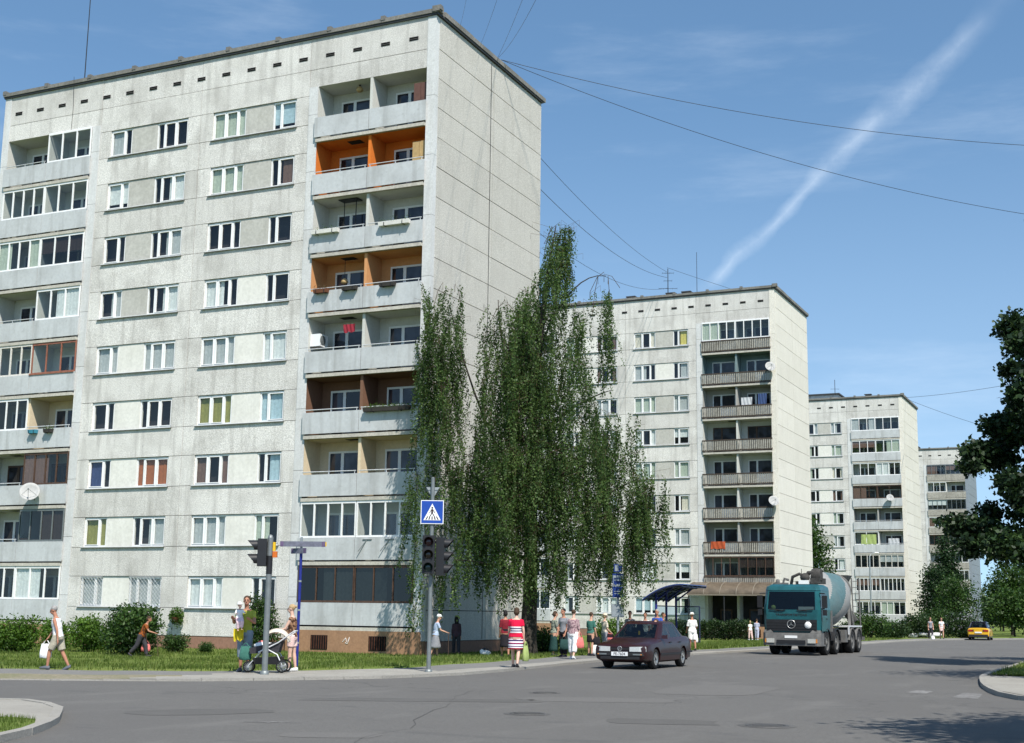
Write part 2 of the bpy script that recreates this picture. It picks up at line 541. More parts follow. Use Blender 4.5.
def curtain_mesh(w, h, mode, rr):
    c = MB()
    def drape(x0, x1, z0, z1, y=.195):
        n = max(4, int((x1 - x0) / .06)); pts = []
        for i in range(n + 1):
            pts.append((x0 + (x1 - x0) * i / n, y + .009 * math.sin(i * 1.9 + rr.random()) + .006 * rr.uniform(-1, 1)))
        c.add([(x, yy, z0) for x, yy in pts] + [(x, yy, z1) for x, yy in pts], [(i, i + 1, n + 2 + i, n + 1 + i) for i in range(n)], 0, True)
    if mode == 'full': drape(.02, w - .02, .03, h - .02)
    elif mode == 'sides': drape(.02, w * .3, .03, h - .02); drape(w * .74, w - .02, .03, h - .02)
    elif mode == 'left': drape(.02, w * .55, .03, h - .02)
    elif mode == 'right': drape(w * .45, w - .02, .03, h - .02)
    elif mode == 'top': drape(.02, w - .02, h * .45, h - .02)
    elif mode == 'blind':
        c.box(.04, .185, h * .22, w - .04, .20, h - .02)
    return c


WPAT = {'two': [.86, .40], 'twom': [.40, .86], 'three': [.42, .72, .72], 'threem': [.72, .72, .42]}
WW = {'two': 1.34, 'twom': 1.34, 'three': 1.92, 'threem': 1.92}


def make_window(pat, mode, cm, frame='white', grille=False, seed=0):
    """origin at the lower left outer corner of the opening"""
    rr = random.Random(seed)
    w, h, y0, y1 = WW[pat], SLOTH - .03, .08, .17
    ws = WPAT[pat]; tot = sum(ws); k = (w - .06) / tot
    f = MB(); p = MB()
    f.box(0, y0, 0, w, y1, .075); f.box(0, y0, h - .07, w, y1, h)
    f.box(0, y0, .075, .055, y1, h - .07); f.box(w - .055, y0, .075, w, y1, h - .07)
    x = .03
    for i, a in enumerate(ws):
        a *= k
        if i: f.box(x - .045, y0 - .004, .075, x + .045, y1, h - .07)
        if a > .6:  # opening sash
            e = .036; sx0 = x + (.03 if i == 0 else .048); sx1 = x + a - (.03 if i == len(ws) - 1 else .048)
            f.box(sx0, y0 - .02, .078, sx1, y0 + .06, .078 + e); f.box(sx0, y0 - .02, h - .073 - e, sx1, y0 + .06, h - .073)
            f.box(sx0, y0 - .02, .078 + e, sx0 + e, y0 + .06, h - .073 - e); f.box(sx1 - e, y0 - .02, .078 + e, sx1, y0 + .06, h - .073 - e)
        q = rr.uniform(-.012, .012)
        p.face([(x + .01, y0 + .05, .07), (x + a - .01, y0 + .05 + q, .07), (x + a - .01, y0 + .05 + q, h - .06), (x + .01, y0 + .05, h - .06)])
        x += a
    o = f.build('window', M[frame])
    p.build('pane', M['glass'], o)
    if mode:
        cc = curtain_mesh(w, h, mode, rr)
        cc.build('curtain', M[cm], o)
    if grille:
        g = MB()
        n = 7
        for s in (1, -1):
            for i in range(-n, n + 1):
                a0 = i * .19
                for (xa, za, xb, zb) in [(a0, 0, a0 + h, h)] if s > 0 else [(a0 + h, 0, a0, h)]:
                    t0, t1 = 0, 1
                    # clip to the opening
                    for (aa, bb, lo, hi) in ((xa, xb, .02, w - .02),):
                        d = bb - aa
                        ta, tb = (lo - aa) / d, (hi - aa) / d
                        t0, t1 = max(t0, min(ta, tb)), min(t1, max(ta, tb))
                    if t1 - t0 > .05:
                        P = lambda t: (xa + (xb - xa) * t, .02, za + (zb - za) * t)
                        g.tube([P(t0), P(t1)], .008, 4)
        g.box(0, .01, .0, w, .03, .03); g.box(0, .01, h - .03, w, .03, h)
        g.build('grille', M['rail'], o)
    return o


PROTO = {}


def window_at(b, pat, mode, cm, u, z, frame='white', grille=False, variant=0):
    key = (pat, mode, cm, frame, grille, variant)
    if key not in PROTO:
        o = make_window(*key[:5], seed=hash(pat + str(mode) + cm) % 97 if False else len(PROTO) + 3)
        PROTO[key] = o
    else:
        o = copy_tree(PROTO[key])
    o.parent = b
    o.location = (u, 0, z)
    return o


CURT = [('right', 'c_white'), ('full', 'c_grey'), ('full', 'c_white'), ('sides', 'c_grey'), ('sides', 'c_white'), ('left', 'c_green'), ('right', 'c_beige'), ('full', 'c_white'), ('top', 'c_white'), ('sides', 'c_brown'),
        ('full', 'c_green'), (None, 'c_white'), ('right', 'c_grey'), ('left', 'c_grey'), ('blind', 'c_blue'), ('sides', 'c_beige')]


def windows(b, seed, spec=None, floors=range(1, 10), infills=None, grille_bay=None):
    rr = random.Random(seed); spec = spec or {}
    for k in floors:
        for bi, (a, c, s0, s1) in enumerate(BAYS):
            pats = ('two', 'three') if bi == 0 else ('threem', 'twom')
            wl, wr = WW[pats[0]], WW[pats[1]]
            for side, pat, u in ((0, pats[0], s0), (1, pats[1], s1 - wr)):
                mode, cm = spec.get((k, bi, side)) or CURT[rr.randrange(len(CURT))]
                window_at(b, pat, mode, cm, u, zs(k) + .012, 'white', grille_bay == (k, bi))
            t = (infills or {}).get((k, bi), rr.choice((0, 0, 1)))
            q = MB(); q.box(s0 + wl + .012, .055, zs(k) + .012, s1 - wr - .012, .3, zs(k) + SLOTH - .012)
            q.build('infill_panel', M[('infill', 'infill2', 'infill3')[t]], b)
            s = MB()
            s.box(s0 - .07, -.075, zs(k) - .045, s1 + .06, .08, zs(k) + .008, 0)
            s.box(s0 - .07, -.078, zs(k) - .012, s1 + .06, -.072, zs(k) + .010, 1)
            s.build('window_sill', [M['sill'], M['white']], b)


def loggia(b, span, k, wall='lo_white', left=None, right=None, panel='sheet', pmat='panel', flip=False, frame=('white', 'white'), detail=True, door='white', rail=True, seed=0, unit=True, gm=None):
    uL, uR = span; mid = (uL + uR) / 2 + (.0 if span[0] > -10 else 0)
    zf, zc = pb(k), pb(k + 1) - .22
    d = 1.3; w = MB()
    # 0 wall paint, 1 slab concrete, 2 floor
    w.box(uL, d, zf, uR, d + .12, zc, 0)
    w.face([(uL + .002, d, zf), (uL + .002, -.0, zf), (uL + .002, -.0, zc), (uL + .002, d, zc)][::-1], 0)
    w.face([(uR - .002, d, zf), (uR - .002, -.0, zf), (uR - .002, -.0, zc), (uR - .002, d, zc)], 0)
    w.box(mid - .07, .0, zf, mid + .07, d - .002, zc - .002, 0)
    w.face([(uL, 0, zc - .002), (uR, 0, zc - .002), (uR, d, zc - .002), (uL, d, zc - .002)][::-1], 0)
    w.box(uL + .004, -.135, zf - .205, uR - .004, d + .1, zf - .055, 1); w.box(uL + .01, -.05, zf - .054, uR - .01, d + .09, zf - .004, 2)
    rr = random.Random(seed * 31 + k)
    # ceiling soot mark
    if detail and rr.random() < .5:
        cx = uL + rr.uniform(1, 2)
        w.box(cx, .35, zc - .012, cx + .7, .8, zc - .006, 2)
    o = w.build('loggia', [M[wall], M['slab'], M['dark']], b)
    # balcony fronts
    zt = zf + .97
    for (a, c) in ((uL - .06, mid - .012), (mid + .012, uR + .06)):
        p = MB()
        if panel == 'sheet':
            p.box(a, -.16, zf + .015, c, -.105, zt)
            p.box(a + .05, -.104, zf + .1, a + .1, -.03, zt - .05); p.box(c - .1, -.104, zf + .1, c - .05, -.03, zt - .05)
        else:
            n = 19; s = (c - a) / n
            for i in range(n):
                hh = rr.uniform(-.01, .01)
                p.box(a + s * i + .02, -.15 + rr.uniform(-.006, .006), zf + .12 + hh, a + s * (i + 1) - .045, -.12, zt - .08 + hh, 0)
            p.box(a, -.165, zt - .10, c, -.06, zt, 1); p.box(a, -.14, zf + .02, c, -.06, zf + .16, 1)
        p.build('balcony_panel', [M[pmat], M['slatdark']], o)
    if rail and panel == 'sheet':
        r = MB()
        for side, (a, c) in ((left, (uL, mid - .05)), (right, (mid + .05, uR))):
            if side: continue
            r.tube([(a + .02, -.13, zt + .12), (c - .02, -.13, zt + .12)], .022, 6)
            for q in (a + .08, (a + c) / 2, c - .08): r.tube([(q, -.13, zt - .05), (q, -.13, zt + .12)], .016, 5)
        if r.v: r.build('railing', M['rail'], o)
    if unit:
        for (a, c) in ((uL, mid - .07), (mid + .07, uR)):
            f = MB(); p = MB()
            x0, x1, zt2 = c - 2.32, c - .34, zf + 2.15
            y0, y1 = d - .045, d + .002
            xm = x0 + .74
            f.box(x0, y0, zf + .05, x1, y1, zf + .13); f.box(x0, y0, zt2 - .09, x1, y1, zt2)
            for q in (x0, x1 - .08): f.box(q, y0, zf + .131, q + .08, y1, zt2 - .091)
            f.box(xm - .075, y0 - .003, zf + .131, xm + .075, y1, zt2 - .091)
            f.box(xm + .076, y0, zf + .131, x1 - .081, y1, zf + .95)
            ff = f.build('door_frame', M[door], o)
            pane = MB()
            pane.box(x0 + .082, d - .02, zf + .132, xm - .077, d - .004, zt2 - .092); pane.box(xm + .077, d - .02, zf + .951, x1 - .082, d - .004, zt2 - .092)
            pane.build('door_pane', M['paneopaque'], o)
    for side, (a, c), fr in ((left, (uL + .01, mid - .015), frame[0]), (right, (mid + .015, uR - .01), frame[1])):
        if not side: continue
        n = side; y0, y1 = -.10, -.035
        f = MB(); p = MB()
        t = .055 if fr in ('white', 'oldwhite') else .04
        z0, z1 = zt + .012, zc - .03
        f.box(a, y0, z0, c, y1, z0 + .08); f.box(a, y0, z1 - .07, c, y1, z1); f.box(a - .0, y0 + .01, z1 + .001, c, y1 - .01, zc + .03)
        for i in range(n + 1):
            x = a + (c - a) * i / n
            xa, xb = (x, x + t) if i == 0 else (x - t, x) if i == n else (x - t * .62, x + t * .62)
            f.box(xa, y0 - .004, z0 + .081, xb, y1, z1 - .071)
        p.face([(a + .02, -.06, z0 + .04), (c - .02, -.06, z0 + .04), (c - .02, -.06, z1 - .04), (a + .02, -.06, z1 - .04)])
        f.box(a - .03, -.20, zt - .035, c + .03, -.165, zt + .045, 0) if fr == 'redframe' else None
        f.build('glazing_frame', M[fr], o)
        p.build('glazing_pane', M[gm or ('glass' if rr.random() < .75 else 'glassdark')], o)
        if rr.random() < .55:
            cc = curtain_mesh(c - a, z1 - z0, rr.choice(('left', 'right', 'sides', 'top')), rr)
            q = cc.build('curtain', M[rr.choice(('c_white', 'c_grey', 'c_white', 'c_green', 'c_brown'))], o, (a, -.2, z0))
    return o


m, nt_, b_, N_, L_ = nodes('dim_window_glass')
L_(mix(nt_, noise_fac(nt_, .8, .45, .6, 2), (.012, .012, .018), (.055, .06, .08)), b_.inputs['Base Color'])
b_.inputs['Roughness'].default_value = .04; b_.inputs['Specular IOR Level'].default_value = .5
M['paneopaque'] = m  # opaque dark pane; its colour stands in for the shadowed room behind


def shell(b, m_wall, m_end):
    facade_wall(b, m_wall); end_wall(b, m_end); plinth(b); roof_cap(b)


# ---- the near block
B1 = empty('apartment_block', (0, 0, 0), 0, 'nearest large nine-storey panel block with an orange-painted balcony row', 'apartment block')
shell(B1, M['facade'], M['endwall'])
SP = {(9, 0, 0): ('left', 'c_grey'), (9, 0, 1): (None, 'c_white'), (9, 1, 0): ('full', 'c_green'), (9, 1, 1): ('blind', 'c_blue'),
      (8, 0, 0): ('blind', 'c_white'), (8, 0, 1): ('right', 'c_white'), (8, 1, 0): ('full', 'c_green'), (8, 1, 1): ('right', 'c_brown'),
      (7, 0, 0): (None, 'c_white'), (7, 0, 1): ('right', 'c_grey'), (7, 1, 0): (None, 'c_white'), (7, 1, 1): (None, 'c_navy'),
      (6, 0, 0): ('right', 'c_grey'), (6, 0, 1): ('right', 'c_white'), (6, 1, 0): ('left', 'c_white'), (6, 1, 1): (None, 'c_white'),
      (5, 0, 0): ('full', 'c_grey'), (5, 0, 1): ('full', 'c_grey'), (5, 1, 0): ('full', 'c_grey'), (5, 1, 1): ('full', 'c_white'),
      (4, 0, 0): (None, 'c_white'), (4, 0, 1): (None, 'c_white'), (4, 1, 0): ('full', 'c_olive'), (4, 1, 1): ('full', 'c_blue'),
      (3, 0, 0): ('left', 'c_navy'), (3, 0, 1): ('full', 'c_rust'), (3, 1, 0): ('sides', 'c_brown'), (3, 1, 1): ('right', 'c_blue'),
      (2, 0, 0): ('full', 'c_olive'), (2, 0, 1): ('right', 'c_grey'), (2, 1, 0): ('full', 'c_grey'), (2, 1, 1): ('left', 'c_green'),
      (1, 0, 0): ('full', 'c_grey'), (1, 0, 1): ('full', 'c_grey'), (1, 1, 0): ('full', 'c_white'), (1, 1, 1): (None, 'c_white')}
INF = {(k, i): (1 if k <= 4 else 0) for k in range(1, 10) for i in (0, 1)}
INF.update({(7, 0): 0, (5, 0): 1, (5, 1): 1, (6, 1): 1, (9, 1): 0, (8, 1): 0})
windows(B1, 1, SP, infills=INF, grille_bay=(1, 0))
# right-hand loggias, bottom to top
loggia(B1, LOG_R, 1, 'lo_dkbrown', 3, 3, frame=('brownframe', 'brownframe'), seed=1, gm='glassblack')  # dark plaster and glass tint carry the unlit interior
loggia(B1, LOG_R, 2, 'lo_white', 4, 4, frame=('white', 'white'), seed=2)
loggia(B1, LOG_R, 3, 'lo_cream', seed=3)
loggia(B1, LOG_R, 4, 'lo_brown', seed=4)
loggia(B1, LOG_R, 5, 'lo_white', seed=5)
loggia(B1, LOG_R, 6, 'lo_apricot', seed=6)
loggia(B1, LOG_R, 7, 'lo_white', seed=7)
loggia(B1, LOG_R, 8, 'lo_orange', seed=8)
loggia(B1, LOG_R, 9, 'lo_white', seed=9, rail=False)
# left-hand loggias
loggia(B1, LOG_L, 1, 'lo_cream', 4, 3, seed=11)
loggia(B1, LOG_L, 2, 'lo_white', None, 4, frame=('white', 'steel'), seed=12)
loggia(B1, LOG_L, 3, 'lo_white', None, 4, frame=('white', 'brownframe'), seed=13, door='brownframe')
loggia(B1, LOG_L, 4, 'lo_cream', 4, None, seed=14)
loggia(B1, LOG_L, 5, 'lo_white', 4, 3, frame=('oldwhite', 'redframe'), seed=15)
loggia(B1, LOG_L, 6, 'lo_white', None, 3, seed=16)
loggia(B1, LOG_L, 7, 'lo_white', 4, 3, seed=17)
loggia(B1, LOG_L, 8, 'lo_white', 4, 3, seed=18)
loggia(B1, LOG_L, 9, 'lo_white', None, 3, seed=19)
# thin cable down the end wall
w = MB(); w.tube([(.04, 5.6, ZT - .1), (.035, 5.62, 14), (.04, 5.58, .6)], .012, 5); w.build('wall_cable', M['blackm'], B1)
# painted tag on the plinth below the loggia (an unreadable scribble)
w = MB(); w.tube([(-3.75, -.147, .46), (-3.6, -.147, .62), (-3.55, -.147, .45), (-3.42, -.147, .66), (-3.5, -.147, .38), (-3.62, -.147, .42)], .016, 5); w.build('scribble', M['white'], B1)
# bare anchor brackets on the second-floor balcony
w = MB()
for u in (-2.7, -1.6):
    w.bar((u, -.17, pb(2) + .86), (u - .35, -.30, pb(2) + .36), .03); w.bar((u - .2, -.18, pb(2) + .88), (u + .25, -.18, pb(2) + .88), .03)
w.build('bracket', M['steel'], B1)

# ---- the blocks behind share the walls' meshes
B2 = empty('apartment_block', (1.13, 56.6, 0), 0, 'second block along the street, with weathered slatted timber balconies and a brown entrance canopy', 'apartment block')
B3 = empty('apartment_block', (1.75, 116.5, 0), 0, 'third block along the street, with cream end wall and glazed balconies above the lilac bushes', 'apartment block')
B4 = empty('apartment_block', (2.75, 172.4, 0), 0, 'farthest block, half hidden behind the tall dark green tree', 'apartment block')
for bb, mend in ((B2, 'endwall2'), (B3, 'endwall2'), (B4, 'greywall')):
    for ch in list(B1.children):
        n = ch.name.split('.')[0]
        if n in ('front_wall', 'pilaster', 'end_wall', 'rear_wall', 'inner_core', 'roof_deck', 'plinth', 'loggia_plinth', 'roof_edge', 'vent'):
            c = copy_tree(ch, bb)
            if n == 'pilaster' and max(v.co.x for v in ch.data.vertices) > -.1:
                me = ch.data.copy(); c.data = me; me.materials.clear(); me.materials.append(M[mend])
            if n in ('end_wall', 'rear_wall'):
                me = ch.data.copy(); c.data = me; me.materials.clear(); me.materials.append(M[mend])
windows(B2, 22, {(9, 1, 0): ('sides', 'c_beige'), (9, 1, 1): ('right', 'c_yellow')})
windows(B3, 23); windows(B4, 24)
spec2 = {9: ('lo_white', 4, 4, 'white'), 8: ('lo_teal', None, None, 'white'), 7: ('lo_grey', None, None, 'white'), 6: ('lo_white', None, None, 'brownframe'), 5: ('lo_white', None, None, 'white'), 4: ('lo_white', None, None, 'white'),
         3: ('lo_grey', None, None, 'white'), 2: ('lo_grey', 4, 4, 'brownframe')}
for k, (wl, l, r, fr) in spec2.items():
    loggia(B2, LOG_R, k, wl, l, r, 'slats', 'slat', frame=(fr, fr), seed=40 + k, door=fr if not l else 'white')
spec3 = {9: ('lo_white', 3, 3, 'white'), 8: ('lo_green', 3, 3, 'white'), 7: ('lo_white', 3, 4, 'white'), 6: ('lo_dkbrown', 3, 2, 'brownframe'), 5: ('lo_grey', None, None, 'white'), 4: ('lo_white', 2, None, 'white'),
         3: ('lo_grey', 4, 4, 'oldwhite'), 2: ('lo_grey', 6, 6, 'white'), 1: ('lo_white', 4, 4, 'white')}
for k, (wl, l, r, fr) in spec3.items():
    loggia(B3, LOG_R, k, wl, l, r, 'sheet', 'panel', frame=(fr, fr), seed=60 + k)
spec4 = {9: ('lo_grey', 4, 4, 'steel'), 8: ('lo_white', 3, None, 'white'), 7: ('lo_grey', 4, 4, 'steel'), 6: ('lo_white', 3, 3, 'white'), 5: ('lo_grey', 4, 4, 'brownframe'), 4: ('lo_white', None, 3, 'white'),
         3: ('lo_grey', 4, 4, 'white'), 2: ('lo_white', 3, 3, 'white'), 1: ('lo_white', 4, 4, 'white')}
for k, (wl, l, r, fr) in spec4.items():
    loggia(B4, LOG_R, k, wl, l, r, 'sheet', 'slat', frame=(fr, fr), seed=80 + k)
for bb in (B2, B3, B4):      # far loggias of the same blocks, plain copies
    for k in range(1, 10):
        loggia(bb, LOG_L, k, 'lo_white', 4 if k % 2 else None, 3 if k % 3 else None, seed=100 + k, detail=False)
# entrance of the second block: dark lobby below a curved canopy
w = MB()
w.box(LOG_R[0], .0, .0, LOG_R[0] + .25, 1.3, 3.6, 0); w.box(LOG_R[1] - .2, .0, .0, LOG_R[1], 1.3, 3.6, 0); w.box(LOG_R[0] + .26, 1.3, 0, LOG_R[1] - .21, 1.42, 3.6, 1)
w.box(-3.6, .2, .9, -3.4, 1.29, 3.6, 0)
w.box(LOG_R[0] - .02, .15, 3.6, LOG_R[1] + .02, 1.4, 3.68, 1)
E2 = w.build('entrance', [M['slab'], M['dark']], B2)
for (a, c) in ((-5.3, -4.3), (-2.9, -1.9)):
    w = MB(); w.box(a, 1.24, .15, c, 1.30, 2.3, 0); w.box(a + .12, 1.225, 1.0, c - .12, 1.239, 2.15, 1); w.box(c - .16, 1.19, 1.05, c - .12, 1.238, 1.25, 2)
    w.build('door', [M['brownframe'], M['paneopaque'], M['steel']], E2)
# ------------------------------------------------------------------ ground, roads, pavements, lawn
ZR = .15
KW = [(-60, -62), (-20, -40), (4.1, -27), (6.1, -25.9), (7.7, -24.8), (9.2, -22.9), (10.5, -20.6), (11.05, -18), (11.0, -14.9), (10.5, -10.4), (10.2, -5.4), (10.2, 4.8), (10.7, 12), (11.5, 26), (11.8, 46), (12.5, 55), (14.6, 63), (17.8, 70.6), (24, 80), (40, 96), (90, 135)]
GW = [(-60, -57), (-20, -35), (.3, -23.2), (2.7, -22.2), (4.6, -20.9), (7.0, -19.4), (8.1, -17.3), (8.25, -15.9), (8.25, -14.1), (8.1, -8), (7.6, -3), (8.0, 4), (8.6, 10.8), (8.9, 19.2), (9.8, 36.7), (10.2, 50), (11.0, 60), (14.2, 69), (21, 80), (38, 98), (88, 138)]
KE = [(90, -24.5), (34, -22.2), (28.5, -21.7), (26.3, -21.2), (25.1, -20.1), (24.5, -18.9), (23.9, -16.2), (23.4, -12.6), (23.05, -7.9), (23.1, 4.5), (23.6, 18), (24.5, 32), (27.5, 45), (34, 57), (48, 70), (95, 105)]
ISL = [(-60, -69), (-20, -48), (9.33, -32.7), (10.33, -32.38), (11.2, -32.8), (12.0, -33.4), (12.63, -34.1), (13.29, -34.85), (13.9, -35.7), (14.45, -36.6), (14.82, -37.47), (15.4, -40), (16.2, -60), (16.5, -90), (-60, -90)]


def smooth_line(pts, n):
    pts = [Vector((*p, 0)) for p in pts]
    q = [pts[0] * 2 - pts[1]] + pts + [pts[-1] * 2 - pts[-2]]
    fine = []
    for i in range(1, len(q) - 2):
        for j in range(24):
            t = j / 24; a, b, c, d = q[i - 1], q[i], q[i + 1], q[i + 2]
            # centripetal-ish: fall back to linear where spans differ a lot
            la, lb, lc = (b - a).length, (c - b).length, (d - c).length
            if lb > 12 or max(la, lc) > 3 * lb + 6: fine.append(b.lerp(c, t))
            else: fine.append(.5 * ((2 * b) + (c - a) * t + (2 * a - 5 * b + 4 * c - d) * t * t + (3 * b - a - 3 * c + d) * t ** 3))
    fine.append(pts[-1])
    L_ = [0]
    for i in range(1, len(fine)): L_.append(L_[-1] + (fine[i] - fine[i - 1]).length)
    if n is None: return fine
    out = []; k = 0
    for i in range(n):
        s = L_[-1] * i / (n - 1)
        while k < len(L_) - 2 and L_[k + 1] < s: k += 1
        t = (s - L_[k]) / max(1e-9, L_[k + 1] - L_[k]); out.append(fine[k].lerp(fine[k + 1], min(1, t)))
    return out


def key_lines(A, B, per=10):      # pair two hand-made polylines vertex by vertex
    a, b = [], []
    for i in range(len(A) - 1):
        for j in range(per):
            t = j / per
            a.append(Vector((*A[i], 0)).lerp(Vector((*A[i + 1], 0)), t)); b.append(Vector((*B[i], 0)).lerp(Vector((*B[i + 1], 0)), t))
    a.append(Vector((*A[-1], 0))); b.append(Vector((*B[-1], 0)))
    return a, b


def offset(pts, d):
    out = []
    for i, p in enumerate(pts):
        t = (pts[min(i + 1, len(pts) - 1)] - pts[max(i - 1, 0)]).normalized()
        out.append(p + Vector((-t.y, t.x, 0)) * d)
    return out


sst = lambda a, b, x: (lambda t: t * t * (3 - 2 * t))(max(0, min(1, (x - a) / (b - a))))
ZS = .21
zpave = lambda x: .165 + .045 * sst(4.0, 9.0, x)

# materials of the ground
m, nt_, b_, N_, L_ = nodes('worn_asphalt')
c = mix(nt_, noise_fac(nt_, 90, .3, .7, 2), (.092, .089, .084), (.165, .160, .152))
g_ = noise_fac(nt_, 24, .42, .62, 4)
mu = N_('ShaderNodeMath'); mu.operation = 'MULTIPLY'; mu.inputs[1].default_value = .3; L_(g_, mu.inputs[0])
c = mix(nt_, mu.outputs[0], c, (.07, .068, .064))
mu = N_('ShaderNodeMath'); mu.operation = 'MULTIPLY'; mu.inputs[1].default_value = .55; L_(noise_fac(nt_, .16, .42, .62, 5), mu.inputs[0])
c = mix(nt_, mu.outputs[0], c, (.108, .104, .099))
f_ = noise_fac(nt_, .9, .55, .75, 6, (1, .35, 1))
mu = N_('ShaderNodeMath'); mu.operation = 'MULTIPLY'; mu.inputs[1].default_value = .35; L_(f_, mu.inputs[0])
c = mix(nt_, mu.outputs[0], c, (.20, .193, .18))
f_ = noise_fac(nt_, 1.3, .60, .66, 5, (.5, 1, 1))
mu = N_('ShaderNodeMath'); mu.operation = 'MULTIPLY'; mu.inputs[1].default_value = .4; L_(f_, mu.inputs[0])
c = mix(nt_, mu.outputs[0], c, (.085, .084, .083))
# hairline cracks
tcv = N_('ShaderNodeTexCoord'); vo = N_('ShaderNodeTexVoronoi'); vo.feature = 'DISTANCE_TO_EDGE'; vo.inputs['Scale'].default_value = .23
nz = N_('ShaderNodeTexNoise'); nz.inputs['Scale'].default_value = .7; nz.inputs['Detail'].default_value = 6
L_(tcv.outputs['Object'], nz.inputs['Vector'])
va = N_('ShaderNodeVectorMath'); va.operation = 'MULTIPLY_ADD'; L_(nz.outputs['Color'], va.inputs[0]); va.inputs[1].default_value = (2.2, 2.2, 0); L_(tcv.outputs['Object'], va.inputs[2])
L_(va.outputs[0], vo.inputs['Vector'])
lt = N_('ShaderNodeMapRange'); lt.inputs[1].default_value = .002; lt.inputs[2].default_value = .008; lt.inputs[3].default_value = .45; lt.inputs[4].default_value = 0; L_(vo.outputs['Distance'], lt.inputs[0])
gate = noise_fac(nt_, .11, .5, .6, 2)
mu = N_('ShaderNodeMath'); mu.operation = 'MULTIPLY'; L_(lt.outputs[0], mu.inputs[0]); L_(gate, mu.inputs[1])
c = mix(nt_, mu.outputs[0], c, (.05, .05, .05))
L_(c, b_.inputs['Base Color']); b_.inputs['Roughness'].default_value = .88; b_.inputs['Specular IOR Level'].default_value = .22
bp = N_('ShaderNodeBump'); bp.inputs['Strength'].default_value = .35; bp.inputs['Distance'].default_value = .01
L_(noise_fac(nt_, 110, .3, .7, 2), bp.inputs['Height']); L_(bp.outputs[0], b_.inputs['Normal'])
M['asphalt'] = m
M['pave'] = weathered('dusty_pavement', (.33, .315, .28), (.20, .19, .17), .0, .6, (60, .18), .2, .95, 80)
M['path'] = weathered('grey_path_asphalt', (.20, .195, .185), (.13, .13, .125), .0, .5, (60, .2), .2, .95, 80)
M['kerb'] = weathered('kerb_concrete', (.32, .305, .275), (.22, .21, .19), .2, .5, (30, .15), .2)
M['dirt'] = weathered('trodden_earth', (.27, .235, .175), (.13, .15, .06), .0, .9, (12, .3), .4, .95, 20)
M['paint'] = weathered('worn_road_paint', (.215, .21, .205), (.13, .127, .122), .0, 1.0, (9, .45), .05)
m, nt_, b_, N_, L_ = nodes('lawn')
c = mix(nt_, noise_fac(nt_, 9, .3, .7, 5), (.075, .115, .022), (.15, .20, .045))
c = mix(nt_, noise_fac(nt_, .35, .45, .7, 5), c, (.17, .20, .055))
f_ = noise_fac(nt_, 1.7, .62, .74, 4)
mu = N_('ShaderNodeMath'); mu.operation = 'MULTIPLY'; mu.inputs[1].default_value = .5; L_(f_, mu.inputs[0])
c = mix(nt_, mu.outputs[0], c, (.19, .165, .09))
L_(c, b_.inputs['Base Color']); b_.inputs['Roughness'].default_value = .95; b_.inputs['Specular IOR Level'].default_value = .1
bp = N_('ShaderNodeBump'); bp.inputs['Strength'].default_value = .6; bp.inputs['Distance'].default_value = .06
L_(noise_fac(nt_, 14, .3, .7, 4), bp.inputs['Height']); L_(bp.outputs[0], b_.inputs['Normal'])
M['lawn'] = m
M['blade'] = leafmat('grass_blades', (.075, .125, .018), (.135, .20, .035), (.25, .27, .09), .35, .6)

w = MB(); S_ = 5000
w.face([(-S_, -S_, -.03), (S_, -S_, -.03), (S_, S_, -.03), (-S_, S_, -.03)])
tag(w.build('ground', M['lawn']), kind='structure')


def poly_fill(name, loops, mt, z):
    """flat sheet with any outline"""
    bm = bmesh.new()
    vs = [bm.verts.new((p[0], p[1], z)) for p in loops]
    es = [bm.edges.new((vs[i], vs[(i + 1) % len(vs)])) for i in range(len(vs))]
    bmesh.ops.triangle_fill(bm, use_beauty=True, use_dissolve=False, edges=es)
    bmesh.ops.recalc_face_normals(bm, faces=bm.faces)
    if bm.faces and sum(f.normal.z for f in bm.faces) < 0: bmesh.ops.reverse_faces(bm, faces=bm.faces)
    me = bpy.data.meshes.new(name); bm.to_mesh(me); bm.free(); me.materials.append(mt)
    o = bpy.data.objects.new(name, me); COL.objects.link(o)
    return tag(o, kind='structure')


kw, gw = key_lines(KW, GW)
kw2 = [kw[i] for i in range(0, len(kw))]
ke = smooth_line(KE, 160)
isl = smooth_line(ISL, None)
road = [(p.x, p.y) for p in kw] + [(95, 105)] + [(p.x, p.y) for p in reversed(ke)][1:] + [(90, -90), (-60, -90)]
poly_fill('road', road, M['asphalt'], ZR)
# kerb stones
def kerb_run(name, line, side, h0, h1, wdt=.15):
    k = MB(); acc = 0; cur = [line[0]]
    segs = []
    for i in range(1, len(line)):
        cur.append(line[i]); acc += (line[i] - line[i - 1]).length
        if acc > .98 or i == len(line) - 1: segs.append(cur); cur = [line[i]]; acc = 0
    for sg in segs:
        if sg[0].x < -30 or sg[0].x > 62: continue
        a, b = sg[0], sg[-1]; t = (b - a).normalized(); n = Vector((-t.y, t.x, 0)) * side
        a2 = a + t * .006; b2 = b - t * .006; zt = h1(a.x) + rnd.uniform(-.006, .006)
        base = [a2, b2, b2 + n * wdt, a2 + n * wdt]
        if side < 0: base = base[::-1]
        tilt = rnd.uniform(-.006, .006)
        k.prism([(p.x + tilt, p.y) for p in base], h0 - .2, zt)
    return tag(k.build(name, M['kerb']), kind='structure')


kerb_run('kerb', kw, 1, ZR, lambda x: zpave(x) + .012)
kerb_run('kerb', ke, -1, ZR, lambda x: .25)
kerb_run('kerb', isl, -1, ZR, lambda x: .245)
